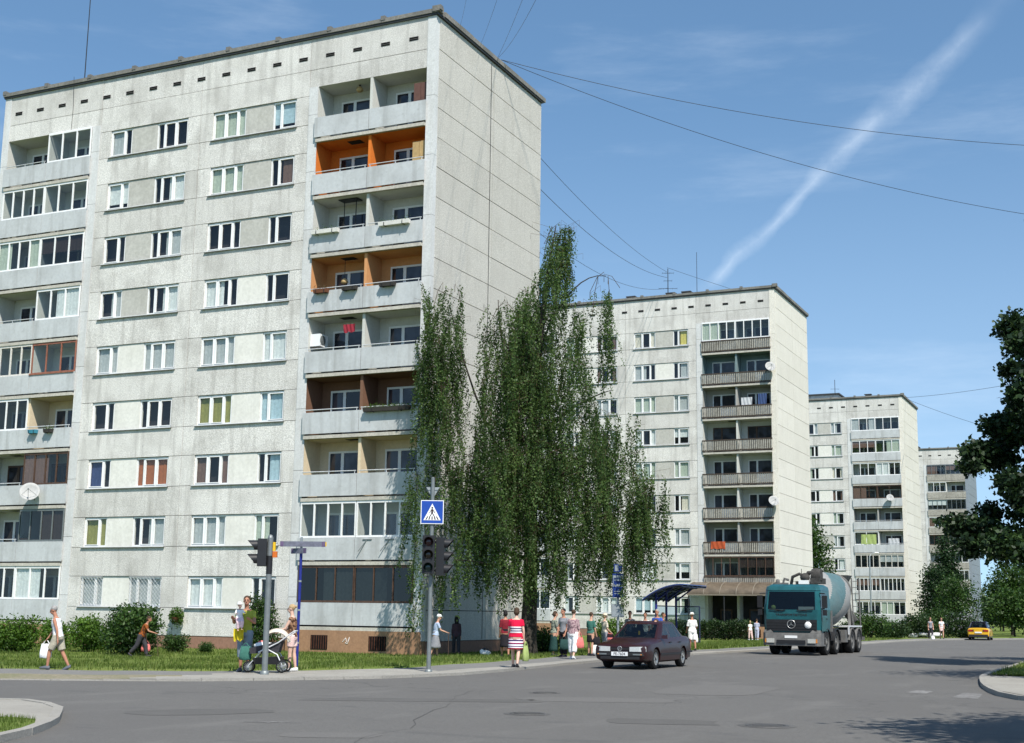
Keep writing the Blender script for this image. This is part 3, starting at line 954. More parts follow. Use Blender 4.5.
# pavement between kerb and lawn
w = MB(); ko = offset(kw, .10); n = len(kw)
for a_, b__, mt in ((0, 1, 0),):
    rows = 6
    vs = [ko[i].lerp(gw[i], j / rows) for i in range(n) for j in range(rows + 1)]
    vs = [(p.x, p.y, zpave(p.x) + .010 * math.sin(p.x * 1.7) * math.sin(p.y * 1.3)) for p in vs]
    fs = []; 
    q = rows + 1
    for i in range(n - 1):
        for j in range(rows):
            fs.append((i * q + j, (i + 1) * q + j, (i + 1) * q + j + 1, i * q + j + 1))
    for f in fs:
        cx = sum(vs[k][0] for k in f) / 4; cyy = sum(vs[k][1] for k in f) / 4
        jj = f[0] % q
        m_ = 0
        if cx < 6.2 and cyy < -10: m_ = 2 if jj < 3 else 1
        elif 7.5 < cx and cyy > -17 and jj > 1: m_ = 1
        w.face([vs[k] for k in f], m_)
tag(w.build('pavement', [M['pave'], M['path'], M['dirt']]), kind='structure')
# lawn sloping from the pavement down to the buildings
segs = [(gw[i], gw[i + 1]) for i in range(0, len(gw) - 1)]


def sdist(x, y):
    best = 1e9; sg = 1
    for a, b in segs:
        abx, aby = b.x - a.x, b.y - a.y
        t = max(0, min(1, ((x - a.x) * abx + (y - a.y) * aby) / (abx * abx + aby * aby + 1e-12)))
        dx, dy = x - a.x - abx * t, y - a.y - aby * t
        d = dx * dx + dy * dy
        if d < best: best = d; sg = 1 if (abx * (y - a.y) - aby * (x - a.x)) > 0 else -1
    return sg * math.sqrt(best)


def lawn_z(x, y, d=None):
    d = sdist(x, y) if d is None else d
    e = zpave(x)
    if d < 0: return e - .12 - min(.2, -d * .2)
    z = (e + .025) * (1 - sst(.2, 7.5, d))
    return z + .035 * mnoise.noise(Vector((x * .35, y * .35, 0))) * sst(0, 1.5, d)


def grid(name, x0, x1, y0, y1, st):
    nx, ny = int((x1 - x0) / st), int((y1 - y0) / st)
    vs = []; keep = []
    for j in range(ny + 1):
        for i in range(nx + 1):
            x, y = x0 + (x1 - x0) * i / nx, y0 + (y1 - y0) * j / ny
            d = sdist(x, y); keep.append(d > -1.2); vs.append((x, y, lawn_z(x, y, d)))
    q = nx + 1; fs = []
    for j in range(ny):
        for i in range(nx):
            f = (j * q + i, j * q + i + 1, (j + 1) * q + i + 1, (j + 1) * q + i)
            if all(keep[k] for k in f): fs.append(f)
    g = MB(); g.add(vs, fs, 0, True)
    return tag(g.build(name, M['lawn']), kind='structure')


grid('lawn', -34, 14, -44, 0.36, .6)
grid('lawn', .05, 14, .361, 57, .8)
grid('lawn', -6, 60, 57, 118, 1.6)
# verge on the east side of the road and the traffic island
ko = offset(ke, -.12); kl = [p for p in ko if p.y <= -9]
poly_fill('pavement', [(p.x, p.y) for p in kl] + [(90, -9)], M['pave'], .255)
kl = [p for p in offset(ke, -.28) if p.y > -9.6]
poly_fill('verge', [(p.x, p.y) for p in kl] + [(140, 140), (140, -9.6)], M['lawn'], .262)
ii = offset(isl[:-1], -.12)
poly_fill('pavement', [(p.x, p.y) for p in ii], M['pave'], .232)
k3 = [Vector((*q, 0)) for q in ((-60, -72), (-20, -51.5), (8.5, -37.3), (12.05, -35.65), (12.8, -35.28), (13.35, -35.38), (13.88, -35.95), (14.4, -36.8), (14.8, -38), (15.3, -42), (16.0, -60), (16.2, -89), (-59, -89))]
poly_fill('verge', [(p.x, p.y) for p in k3], M['lawn'], .24)

# grass blades
def blades(name, n, samp, hmin, hmax, seed, wd=.012):
    rr = random.Random(seed); w = MB(); k = 0
    while k < n:
        s = samp(rr)
        if s is None: continue
        x, y, z = s; k += 1
        h = rr.uniform(hmin, hmax) * (.6 + .8 * (mnoise.noise(Vector((x * .8, y * .8, 3))) * .5 + .5)); a = rr.uniform(0, 2 * PI); l = h * rr.uniform(.1, .7)
        dx, dy = math.cos(a), math.sin(a); q = wd * rr.uniform(.7, 1.5)
        w.v += [(x - dy * q, y + dx * q, z - .02), (x + dy * q, y - dx * q, z - .02), (x + dx * l, y + dy * l, z + h)]
        w.f.append((3 * k - 3, 3 * k - 2, 3 * k - 1)); w.m.append(0); w.s.append(False)
    o = w.build(name, M['blade'])
    return tag(o, 'short sunlit lawn grass between pavement and buildings', 'grass', kind='stuff')


def s1(rr):
    x, y = rr.uniform(-24, 8.4), rr.uniform(-26, 0)
    d = sdist(x, y)
    if d < -.15 or (d < .15 and rr.random() < .5): return None
    if x > -26 and y > -.25: return None
    if mnoise.noise(Vector((x * .5, y * .5, 9))) < -.12 and rr.random() < .72: return None
    return x, y, lawn_z(x, y, d)


def s2(rr):
    x, y = rr.uniform(.4, 10.5), rr.uniform(0, 56)
    d = sdist(x, y)
    if d < -.1: return None
    return x, y, lawn_z(x, y, d)


blades('grass', 62000, s1, .05, .13, 1, .014)
blades('grass', 26000, s2, .06, .14, 2, .02)
k3s = k3
def s3(rr):
    x, y = rr.uniform(6, 15.3), rr.uniform(-42, -35)
    # inside the island lawn?
    ins = False; P = [(p.x, p.y) for p in k3s]
    j = len(P) - 1
    for i in range(len(P)):
        if (P[i][1] > y) != (P[j][1] > y) and x < (P[j][0] - P[i][0]) * (y - P[i][1]) / (P[j][1] - P[i][1]) + P[i][0]: ins = not ins
        j = i
    return (x, y, .24) if ins else None


o = blades('grass', 26000, s3, .03, .075, 3, .006); o['label'] = 'grass of the small kerbed island at the near left corner'
def s4(rr):
    x, y = rr.uniform(23.3, 31), rr.uniform(-9.6, 16)
    return (x, y, .262)
o = blades('grass', 16000, s4, .05, .13, 4, .012); o['label'] = 'shaded grass of the verge at the right edge'

# repairs in the asphalt: patches and tar-sealed cracks
M['patch'] = weathered('asphalt_patch', (.108, .105, .10), (.125, .122, .118), 0, .6, (70, .25), .2)
M['patch2'] = weathered('pale_asphalt_patch', (.148, .143, .136), (.12, .117, .112), 0, .6, (70, .25), .2)
M['tar'] = simple('crack_tar', (.055, .054, .052), .7, .3)
rr = random.Random(8)
for (px, py, rx, ry, rz_, mt) in ((600, 700, 1.5, .7, .4, 'patch2'), (420, 700, 2.2, .5, .5, 'patch'), (720, 690, 1.2, 2.2, .1, 'patch2'), (200, 712, 1.1, .6, .9, 'patch'), (660, 722, .9, .5, .3, 'patch'), (330, 735, .7, .4, .5, 'patch2')):
    q = gp(px, py, ZR); pts = []
    for k in range(12):
        a = 2 * PI * k / 12; e_ = 1 + rr.uniform(-.12, .12)
        x = rx * e_ * math.copysign(abs(math.cos(a)) ** .5, math.cos(a)); y = ry * e_ * math.copysign(abs(math.sin(a)) ** .5, math.sin(a))
        pts.append((q.x + x * math.cos(rz_) - y * math.sin(rz_), q.y + x * math.sin(rz_) + y * math.cos(rz_)))
    poly_fill('road_patch', pts, M[mt], ZR + .0035)
w = MB()
for (a, b, n_) in (((350, 743), (470, 690), 16), ((60, 690), (330, 700), 18)):
    A, B_ = gp(*a, ZR), gp(*b, ZR); t = (B_ - A).normalized(); nn = Vector((-t.y, t.x, 0)); off = 0; pl = []
    for k in range(n_ + 1):
        off += rr.gauss(0, .10); pl.append(A.lerp(B_, k / n_) + nn * off)
    for k in range(n_):
        wd_ = rr.uniform(.003, .006)
        p, q = pl[k], pl[k + 1]
        w.face([(p.x - nn.x * wd_, p.y - nn.y * wd_, ZR + .005), (p.x + nn.x * wd_, p.y + nn.y * wd_, ZR + .005), (q.x + nn.x * wd_, q.y + nn.y * wd_, ZR + .005), (q.x - nn.x * wd_, q.y - nn.y * wd_, ZR + .005)][::-1] if False else [(p.x + nn.x * wd_, p.y + nn.y * wd_, ZR + .005), (p.x - nn.x * wd_, p.y - nn.y * wd_, ZR + .005), (q.x - nn.x * wd_, q.y - nn.y * wd_, ZR + .005), (q.x + nn.x * wd_, q.y + nn.y * wd_, ZR + .005)])
tag(w.build('crack_sealing', M['tar']), kind='structure')
# painted marks and iron covers
w = MB()
def mark(px, z=.154):
    w.face([tuple(gp(x, y, z)) for x, y in px])
mark([(952, 697.3), (978, 699), (983, 693.6), (964, 692.6)])
mark([(905, 692.2), (925, 693.8), (935, 691.2), (917, 690)])
for (a, b) in (((14.9, -4), (15.05, -1)), ((15.25, 3), (15.4, 6)), ((15.6, 10), (15.75, 13)), ((15.9, 17), (16.05, 20)), ((16.2, 24), (16.3, 27)), ((16.4, 31), (16.5, 34))):
    w.face([(a[0] - .05, a[1], .154), (a[0] + .05, a[1], .154), (b[0] + .05, b[1], .154), (b[0] - .05, b[1], .154)])
p_ = gp(270, 722, .154)
for ang, ln, wd_ in ((R(24), .42, .035), (R(110), .12, .03), (R(70), .12, .03)):
    ux, uy = math.cos(ang), math.sin(ang)
    w.face([(p_.x - ux * ln + uy * wd_, p_.y - uy * ln - ux * wd_, .154 + ang * .0008), (p_.x + ux * ln + uy * wd_, p_.y + uy * ln - ux * wd_, .154 + ang * .0008), (p_.x + ux * ln - uy * wd_, p_.y + uy * ln + ux * wd_, .154 + ang * .0008), (p_.x - ux * ln - uy * wd_, p_.y - uy * ln + ux * wd_, .154 + ang * .0008)])
tag(w.build('road_marking', M['paint']), kind='structure')
M['iron'] = simple('cast_iron', (.085, .082, .078), .6, .4, .2, .3, 20, .3, 40)
M['patch'] = weathered('asphalt_patch', (.10, .098, .096), (.14, .137, .132), 0, .6, (70, .25), .2)


def manhole(x, y, r, label):
    e = empty('manhole_cover', (x, y, ZR), rnd.uniform(0, 3), label, 'manhole cover')
    w = MB(); w.lathe([(r * .80, .002), (r * .80, .014), (r, .014), (r * 1.02, .002)], n=28, caps=False)
    w.lathe([(r * 1.02, .0035), (r * 1.35, .004)], n=28, caps=False, m=1); w.build('frame', [M['iron'], M['patch']], e)
    w = MB(); w.lathe([(0.01, .010), (r * .76, .010), (r * .78, .003)], n=28, caps=False)
    for i in range(-3, 4):
        l = math.sqrt(max(0, .68 * .68 - (i * .18) ** 2)) * r
        w.box(i * .18 * r - .02, -l, .0105, i * .18 * r + .02, l, .016)
    w.build('lid', M['iron'], e)


q = gp(767, 726, ZR); manhole(q.x, q.y, .33, 'round iron cover in the asphalt near the tree shadow at lower right')
q = gp(527, 714, ZR); manhole(q.x, q.y, .29, 'round iron cover in the asphalt near the bottom middle')
q = gp(545, 693, ZR); manhole(q.x, q.y, .25, 'small dark iron cover in the asphalt in front of the maroon sedan')
# ------------------------------------------------------------------ street furniture and things hung on the blocks
M['blue'] = simple('blue_sign_paint', (.012, .06, .33), .4, .4, var=.08)
M['bluepost'] = simple('blue_post_paint', (.016, .024, .20), .45, .4, var=.15)
M['signwhite'] = simple('white_sign_film', (.80, .81, .80), .4, .4, var=.04)
M['signblack'] = simple('black_sign_film', (.03, .012, .012), .5, .3)
M['signgrey'] = simple('bare_sign_back', (.30, .33, .34), .5, .4, .4)
M['signal'] = simple('black_signal_housing', (.017, .017, .019), .45, .4)
M['lensr'] = simple('unlit_red_lens', (.035, .008, .008), .2, .6)
M['lensy'] = simple('unlit_amber_lens', (.025, .017, .007), .2, .6)
M['lensg'] = simple('unlit_green_lens', (.008, .03, .022), .15, .6)
M['faded'] = simple('faded_grey_blue_sign', (.15, .155, .20), .6, .3, var=.3, scale=9)
M['fadedp'] = simple('faded_purple_sign', (.13, .09, .17), .6, .3, var=.3)
M['yellowp'] = simple('yellow_paint', (.72, .45, .02), .5, .3)
M['orange'] = simple('orange_paint', (.55, .13, .02), .5, .3)


def text_mesh(mb, txt, mx, size, m=0):
    cv = bpy.data.curves.new('lettering', 'FONT'); cv.body = txt; cv.size = size; cv.align_x = 'CENTER'; cv.align_y = 'CENTER'; cv.extrude = .002
    o = bpy.data.objects.new('lettering', cv); COL.objects.link(o)
    dg = bpy.context.evaluated_depsgraph_get()
    me = o.evaluated_get(dg).to_mesh()
    vs = [mx @ v.co for v in me.vertices]; fs = [tuple(p.vertices) for p in me.polygons]
    mb.add(vs, fs, m)
    o.evaluated_get(dg).to_mesh_clear()
    bpy.data.objects.remove(o); bpy.data.curves.remove(cv)


FRONT = Matrix(((1, 0, 0, 0), (0, 0, -1, 0), (0, 1, 0, 0), (0, 0, 0, 1)))      # text plane facing -y


def signal_head(parent, c, rz, lenses, mats, visor=.2):
    """c: centre of the back plate, facing local -y after rz"""
    mx = Matrix.Translation(c) @ Matrix.Rotation(rz, 4, 'Z')
    n = lenses; hh = .34 * n
    w = MB(); w.box(-.165, -.10, -hh / 2, .165, .12, hh / 2)
    for i in range(n):
        z = hh / 2 - .17 - .34 * i
        ring = []
        for j in range(19):      # visor, open below
            a = R(-50) + R(280) * j / 18; ring.append((math.cos(a), math.sin(a)))
        w.loft([[(x * .135, -.10, z + y * .135) for x, y in ring], [(x * .13, -.10 - visor * (.35 + .65 * max(0, (y + .5) / 1.5)), z + y * .13) for x, y in ring], [(x * .122, -.10 - visor * (.35 + .65 * max(0, (y + .5) / 1.5)), z + y * .122) for x, y in ring], [(x * .127, -.10, z + y * .127) for x, y in ring]], 0, True, False, False)
    w.box(-.05, .12, -hh / 2 + .1, .05, .22, -hh / 2 + .16); w.box(-.05, .12, hh / 2 - .16, .05, .22, hh / 2 - .1)
    w.xf(mx); o = w.build('signal_head', M['signal'], parent, sharp=35)
    for i in range(n):
        l = MB(); z = hh / 2 - .17 - .34 * i
        l.lathe([(.002, -.135), (.05, -.130), (.09, -.118), (.115, -.101)], (0, 0, z), 18, axis='y', caps=False)
        l.xf(mx); l.build('lens', M[mats[i]], o)
    return o


# near signal post with the crossing sign
q = gp(428.5, 671.5, .21)
tl = empty('traffic_light', (q.x, q.y, .21), R(27), 'grey traffic light post with black signals under a blue crossing sign', 'traffic light')
w = MB(); w.tube([(0, 0, -.1), (0, 0, 2.2), (0, 0, 5.15)], [.06, .055, .05], 12); w.lathe([(.10, -.02), (.10, .05), (.062, .06)], n=14); w.lathe([(.055, 5.15), (.03, 5.18), (.002, 5.19)], n=12)
w.build('post', M['steel'], tl)
signal_head(tl, Vector((-.07, -.20, 3.08)), R(0), 3, ('lensr', 'lensy', 'lensg'), .18)
signal_head(tl, Vector((.27, -.02, 3.04)), R(82), 3, ('lensr', 'lensy', 'lensg'), .24)
w = MB(); SGZ = .13
w.box(-.31, -.085, 3.78, .31, -.07, 4.42, 1); w.box(-.29, -.0885, 3.80, .29, -.0851, 4.40, 0); w.xf(Matrix.Translation((0, 0, SGZ)))
sg = w.build('crossing_sign', [M['blue'], M['signwhite']], tl)
w = MB(); T = lambda x, z: (x, -.0925, z)
w.face([T(-.235, 3.88), T(.235, 3.88), T(0, 4.33)])
w.xf(Matrix.Translation((0, 0, SGZ))); w.build('white_triangle', M['signwhite'], sg)
w = MB(); Y_ = -.0955
def strip(x0, z0, x1, z1, wd):
    w.face([(x0 - wd, Y_, z0), (x0 + wd, Y_, z0), (x1 + wd * .8, Y_, z1), (x1 - wd * .8, Y_, z1)])
for x0, x1 in ((-.165, -.115), (-.085, -.06), (.0, .0), (.085, .06), (.165, .115)): strip(x0, 3.895, x1, 3.985, .017)
# walking figure
w.lathe([(.001, 0), (.026, 0)], (0, Y_, 4.215), 12, axis='y', caps=False)
w.face([(-.028, Y_ - .001, 4.06), (.022, Y_ - .001, 4.06), (.026, Y_ - .001, 4.18), (-.024, Y_ - .001, 4.18)])
strip(-.055, 3.99, -.008, 4.065, .015); strip(.055, 3.99, .010, 4.065, .015); strip(-.07, 4.075, -.02, 4.17, .010); strip(.07, 4.075, .02, 4.17, .010)
w.xf(Matrix.Translation((0, 0, SGZ))); w.build('pedestrian_symbol', M['signblack'], sg)
w = MB(); w.face([(-.18, .07, 4.82), (.18, .07, 4.82), (.04, .07, 4.56), (-.04, .07, 4.56)]); w.face([(-.18, .075, 4.82), (-.04, .075, 4.56), (.04, .075, 4.56), (.18, .075, 4.82)])
w.box(-.14, .055, 4.74, .14, .069, 4.77); w.xf(Matrix.Translation((0, 0, .1))); w.build('sign_back', M['signgrey'], tl)

# second signal post, seen from the side
q = gp(264.5, 673, .24)
tl2 = empty('traffic_light', (q.x, q.y, .2), R(20), 'bare metal traffic light post beside the family with a pram, signals turned sideways', 'traffic light')
w = MB(); w.tube([(0, 0, -.1), (0, 0, 3.35)], [.075, .075], 12); w.lathe([(.11, 0), (.11, .08), (.076, .1)], n=14); w.lathe([(.07, 3.35), (.05, 3.41), (.01, 3.43)], n=12)
w.box(-.12, -.04, 3.25, -.02, .04, 3.31); w.build('post', M['steel'], tl2)
w = MB(); w.tube([(0, 0, 2.45), (0, 0, 2.9)], [.079, .079], 12); w.build('dark_sleeve', M['signal'], tl2)
signal_head(tl2, Vector((-.20, -.02, 2.98)), R(-78), 2, ('lensr', 'lensg'), .26)
w = MB(); w.box(.08, -.04, 3.02, .14, .03, 3.24, 0); w.box(.08, -.04, 2.86, .19, .03, 3.01, 1); w.build('button_box', [M['yellowp'], M['orange']], tl2)

# street-name post
q = gp(296.5, 667.5, .2)
sp = empty('street_sign', (q.x, q.y, .15), R(16), 'slim blue post with faded blue street-name arms crossing at its top', 'street sign')
w = MB(); w.tube([(0, 0, -.1), (0, 0, 3.26)], .042, 10); w.build('post', M['bluepost'], sp)
w = MB(); w.tube([(0, 0, 3.26), (0, 0, 3.66)], .036, 8)
for z in (.7, 1.6, 2.4): w.lathe([(.046, z), (.046, z + .05)], n=10)
w.build('clamp_tube', M['signgrey'], sp)
for (x0, x1, z, rz, ti) in ((-.60, .70, 3.46, R(4), .0), (-.36, .28, 3.27, R(-32), 0)):
    w = MB(); w.box(x0, -.068, z - .075, x1, -.045, z + .075, 0); w.box(x0 + .005, -.072, z - .07, x0 + .1, -.0685, z + .07, 1); w.box(x1 - .1, -.072, z - .07, x1 - .005, -.0685, z + .07, 1)
    if x1 > .5: w.box(x1 + .002, -.066, z - .06, x1 + .03, -.047, z + .06, 2)
    w.xf(Matrix.Rotation(rz, 4, 'Z') @ Matrix.Rotation(R(1.5 if x1 > .5 else -2), 4, 'Y') if False else Matrix.Rotation(rz, 4, 'Z'))
    w.build('name_arm', [M['faded'], M['fadedp'], M['yellowp']], sp)

# bus stop
M['shadeblue'] = simple('shaded_blue_sign_paint', (.008, .03, .16), .5, .3)  # deeper blue puts the birch's shade into the bus stop sign
q = gp(618, 655.5, .21)
bs = empty('bus_stop_sign', (q.x, q.y, .21), R(22), 'tall blue bus stop sign on a grey post behind the sedan', 'bus stop sign')
w = MB(); w.tube([(0, 0, -.1), (0, 0, 3.5)], .05, 10); w.build('post', M['signgrey'], bs)
w = MB(); w.box(-.21, -.09, 2.2, .21, -.06, 3.12, 0); w.box(-.19, -.094, 2.62, .19, -.0905, 3.05, 1)
w.face([(-.15, -.0945, 2.42), (.15, -.0945, 2.42), (.15, -.0945, 2.45), (-.15, -.0945, 2.45)], 1); w.face([(-.15, -.0945, 2.34), (.08, -.0945, 2.34), (.08, -.0945, 2.365), (-.15, -.0945, 2.365)], 1)
# bus pictogram
w.box(-.17, -.098, 2.72, .17, -.0945, 2.95, 0); 
for i in range(3): w.box(-.14 + i * .1, -.101, 2.84, -.06 + i * .1, -.0985, 2.92, 1)
for x in (-.09, .09): w.lathe([(.002, -.099), (.035, -.099)], (x, 0, 2.715), 12, axis='y', m=0, caps=False)
w.build('sign_plate', [M['shadeblue'], M['signgrey'], M['signwhite']], bs)  # pale fields greyed, with the tree shade in their colour
w = MB(); w.box(-.16, -.085, 3.18, .16, -.065, 3.48, 0); w.box(-.12, -.089, 3.22, .02, -.0855, 3.44, 1); w.build('line_plate', [M['shadeblue'], M['signgrey']], bs)
w = MB(); w.box(-.26, -.10, 1.45, .24, -.06, 1.95, 0); w.box(-.23, -.103, 1.48, .21, -.1005, 1.92, 1); w.build('timetable', [M['steel'], M['signgrey']], bs)  # white sheet greyed to hold the same tree shade

# bus shelter: bowed blue roof sheet on ribs
sh = empty('bus_shelter', (6.75, 13.0, .14), 0, 'bus shelter with bowed translucent blue roof on dark posts', 'bus shelter')
M['blueroof'] = simple('blue_roof_sheet', (.03, .075, .30), .3, .5, var=.15)
M['darkpost'] = simple('dark_blue_post', (.02, .025, .07), .45, .4)
M['clear'] = glass('shelter_glass', (.62, .70, .74))
def arc(t):      # t 0 back .. 1 front (x to the road)
    return Vector((-1.0 + 2.0 * t, 0, 2.32 + 1.5 * t - .78 * t * t))
w = MB()
lo = [[arc(i / 14) + Vector((0, y, 0)) for i in range(15)] for y in (-1.9, 1.9)]
up_ = [[p + Vector((0, 0, .035)) for p in r] for r in lo]
for i in range(14):
    w.face([up_[0][i], up_[0][i + 1], up_[1][i + 1], up_[1][i]], 0, True); w.face([lo[0][i + 1], lo[0][i], lo[1][i], lo[1][i + 1]], 0, True)
    for s in (0, 1): w.face([lo[s][i], lo[s][i + 1], up_[s][i + 1], up_[s][i]])
for i in (0, 14): w.face([lo[0][i], up_[0][i], up_[1][i], lo[1][i]])
w.build('roof', M['blueroof'], sh)
for y in (-1.86, -1.1, -.37, .37, 1.1, 1.86):
    w = MB(); w.tube([arc(i / 12) + Vector((0, y, -.045)) for i in range(13)], .035, 6); w.build('rib', M['darkpost'], sh)
for t in (.15, .45, .75, .97):
    w = MB(); p = arc(t); w.bar(p + Vector((0, -1.88, -.085)), p + Vector((0, 1.88, -.085)), .04); w.build('purlin', M['darkpost'], sh)
for y in (-1.5, 0, 1.5):
    w = MB(); w.tube([(-.45, y, -.3), (-.45, y, 2.78)], .06, 8); w.tube([(-.45, y, 2.3), (.4, y, 2.92)], .04, 6); w.build('post', M['bluepost'], sh)
for a, b_ in (((-.45, -1.43), (-.45, -.07)), ((-.45, .07), (-.45, 1.43)), ((-.38, 1.5), (.75, 1.5))):
    d = Vector((b_[0] - a[0], b_[1] - a[1], 0)); n_ = Vector((-d.y, d.x, 0)).normalized() * .02
    w = MB(); A, B_ = Vector((*a, 0)), Vector((*b_, 0))
    for z in (.35, 2.05): w.bar(A + Vector((0, 0, z)), B_ + Vector((0, 0, z)), .05, .05)
    w.bar(B_ + Vector((0, 0, .33)), B_ + Vector((0, 0, 2.07)), .05)
    g = w.build('screen_frame', M['darkpost'], sh)
    w = MB(); w.face([A + Vector((0, 0, .38)), B_ + Vector((0, 0, .38)), B_ + Vector((0, 0, 2.02)), A + Vector((0, 0, 2.02))]); w.build('screen_pane', M['clear'], g)
w = MB()
for i in range(3): w.box(-.32 + .13 * i, -1.35, .42, -.22 + .13 * i, 1.35, .46)
for y in (-1.2, 1.1): w.box(-.3, y, -.2, .02, y + .06, .419)
w.build('bench', M['slat'], sh)

# lamp posts
def lamp(px, py, z, h, label, arm=1.6, rz=0):
    q = gp(px, py, z); e = empty('street_lamp', (q.x, q.y, z - .1), rz, label, 'street lamp')
    w = MB(); w.tube([(0, 0, -.3), (0, 0, h * .5), (0, 0, h)], [.11, .09, .075], 10)
    w.tube([(0, 0, h - .05), (arm * .3, 0, h + .3), (arm, 0, h + .42)], [.04, .035, .03], 8); w.build('post', M['signgrey'], e)
    w = MB(); w.ell((arm + .3, 0, h + .43), .36, .13, .08, n=12); w.build('lamp_head', M['signwhite'], e)


lamp(872, 633.5, .1, 8.2, 'tall concrete street lamp in front of the third block', .9, R(60))
lamp(943, 631.5, .1, 7.2, 'street lamp standing before the dark tree left of the lilac', .5, R(150))

# ---- hung on the near block: flower boxes, dishes, cupboards
M['boxwhite'] = simple('white_planter', (.78, .75, .69), .6, .3, var=.1)
M['boxdark'] = simple('dark_planter', (.05, .045, .04), .7, .2)
M['boxbrown'] = simple('brown_planter', (.16, .065, .035), .7, .2)
M['boxblue'] = simple('teal_blue_planter', (.05, .26, .36), .5, .4)
M['soil'] = simple('potting_soil', (.03, .022, .016), .95, .1)
M['herb'] = leafmat('balcony_plant', (.04, .09, .015), (.08, .17, .03), (.16, .25, .05))
M['herbw'] = leafmat('dry_plant', (.14, .12, .06), (.25, .2, .1), (.3, .12, .08))


def planter(u, k, wd, mt, label, plants=None, drop=.0, group=None, base=None):
    z = pb(k) + .97 - .13 - drop
    e = empty('flower_box', (u, -.28, z) if base is None else base, 0, label, 'flower box', group)
    w = MB()
    b0, b1, hh = (.09, .115, .17)
    w.loft([[(-wd / 2 + .02, -b0, 0), (wd / 2 - .02, -b0, 0), (wd / 2 - .02, b0, 0), (-wd / 2 + .02, b0, 0)], [(-wd / 2, -b1, hh), (wd / 2, -b1, hh), (wd / 2, b1, hh), (-wd / 2, b1, hh)],
            [(-wd / 2 + .02, -b1 + .02, hh), (wd / 2 - .02, -b1 + .02, hh), (wd / 2 - .02, b1 - .02, hh), (-wd / 2 + .02, b1 - .02, hh)], [(-wd / 2 + .02, -b1 + .02, hh - .03), (wd / 2 - .02, -b1 + .02, hh - .03), (wd / 2 - .02, b1 - .02, hh - .03), (-wd / 2 + .02, b1 - .02, hh - .03)]], 0, False)
    w.build('box', M[mt], e)
    w = MB()
    for x in (-wd * .3, wd * .3): w.bar((x, -.13, -.015), (x, .17, -.015), .02); w.bar((x, -.125, -.02), (x, -.125, .15), .02); w.bar((x, .13, .12), (x, .17, .16), .02)
    w.build('bracket', M['blackm'], e)
    if plants:
        rr = random.Random(int(u * 100)); w = MB()
        for i in range(int(180 * wd * (1 if plants != 'thin' else .3))):
            x, y, z = rr.uniform(-wd / 2, wd / 2), rr.uniform(-.12, .12), hh + abs(rr.gauss(0, .09)) + .01; leaf(w, Vector((x, y, z)), rr, .05, .03)
        w.build('plants', M['herbw' if plants == 'dry' else 'herb'], e)
    return e


def leaf(w, p, rr, l, wd, dirv=None):
    a = Vector((rr.gauss(0, 1), rr.gauss(0, 1), rr.gauss(0, .7))) if dirv is None else dirv + Vector((rr.gauss(0, .45), rr.gauss(0, .45), rr.gauss(0, .35)))
    a.normalize(); b = a.cross(Vector((rr.gauss(0, 1), rr.gauss(0, 1), rr.gauss(0, 1))))
    if b.length < 1e-3: b = a.orthogonal()
    b.normalize(); s = rr.uniform(.7, 1.3); a *= l * s; b *= wd * s
    n = len(w.v)
    w.v += [tuple(p - a * .5), tuple(p + b * .5), tuple(p + a * .5), tuple(p - b * .5)]
    w.f.append((n, n + 1, n + 2, n + 3)); w.m.append(0); w.s.append(False)


planter(-5.35, 7, 1.42, 'boxwhite', 'long white flower box at the left end of the balcony row below the orange one', 'thin')
planter(-1.75, 7, 1.55, 'boxwhite', 'long white flower box at the right half of the balcony row below the orange one', 'thin')
planter(-5.45, 6, .75, 'boxbrown', 'brown flower box with dry reddish plants at the apricot balcony', 'dry')
planter(-3.95, 6, .75, 'boxdark', 'empty dark flower box beside the brown one on the apricot balcony')
planter(-2.0, 6, .78, 'boxdark', 'dark flower box alone on the right half of the apricot balcony')
planter(-1.85, 4, 2.3, 'boxdark', 'very long dark trough of low plants on the brown balcony', 'yes')
planter(-22.05, 4, .5, 'boxblue', 'small blue hanging box on the far left balcony column', None, .1)
planter(-21.05, 4, .5, 'boxdark', 'small box overflowing with bright green leaves beside the blue one', 'yes', .1)
planter(-21.2, 2, .4, 'boxbrown', 'small potted yellow-green plant behind the second-floor balcony front at left', 'yes', base=(-22.45, .1, pb(2) + .98))


M['dishgrey'] = simple('matt_dish_paint', (.40, .40, .39), .7, .2, var=.12)


def dish(loc, r, rz, tilt, label, foot=(0, .25, -.05)):
    e = empty('satellite_dish', loc, rz, label, 'satellite dish')
    mx = Matrix.Rotation(tilt, 4, 'X')
    w = MB(); w.lathe([(r * .02, 0), (r * .4, -r * .04), (r * .75, -r * .13), (r, -r * .25), (r * 1.01, -r * .23), (r * .75, -r * .09), (r * .4, .0), (r * .02, .03)], n=24, axis='y', caps=False)
    w.xf(mx); w.build('reflector', M['dishgrey'], e)
    w = MB(); p = mx @ Vector((0, -r * 1.05, -r * .15)); w.tube([mx @ Vector((0, -.1 * r, -r * .98)), mx @ Vector((0, -r * .7, -r * .6)), p], .012, 6); w.tube([mx @ Vector((-r * .75, -.15 * r, -r * .4)), p], .009, 5); w.tube([mx @ Vector((r * .75, -.15 * r, -r * .4)), p], .009, 5)
    w.ell(p, .04, .06, .04, n=8); w.build('feed_arm', M['steel'], e)
    w = MB(); w.bar((0, .03, 0), foot, .05); w.bar((foot[0], foot[1], foot[2] - .35), (foot[0], foot[1], foot[2] + .25), .045); w.build('mount', M['steel'], e)


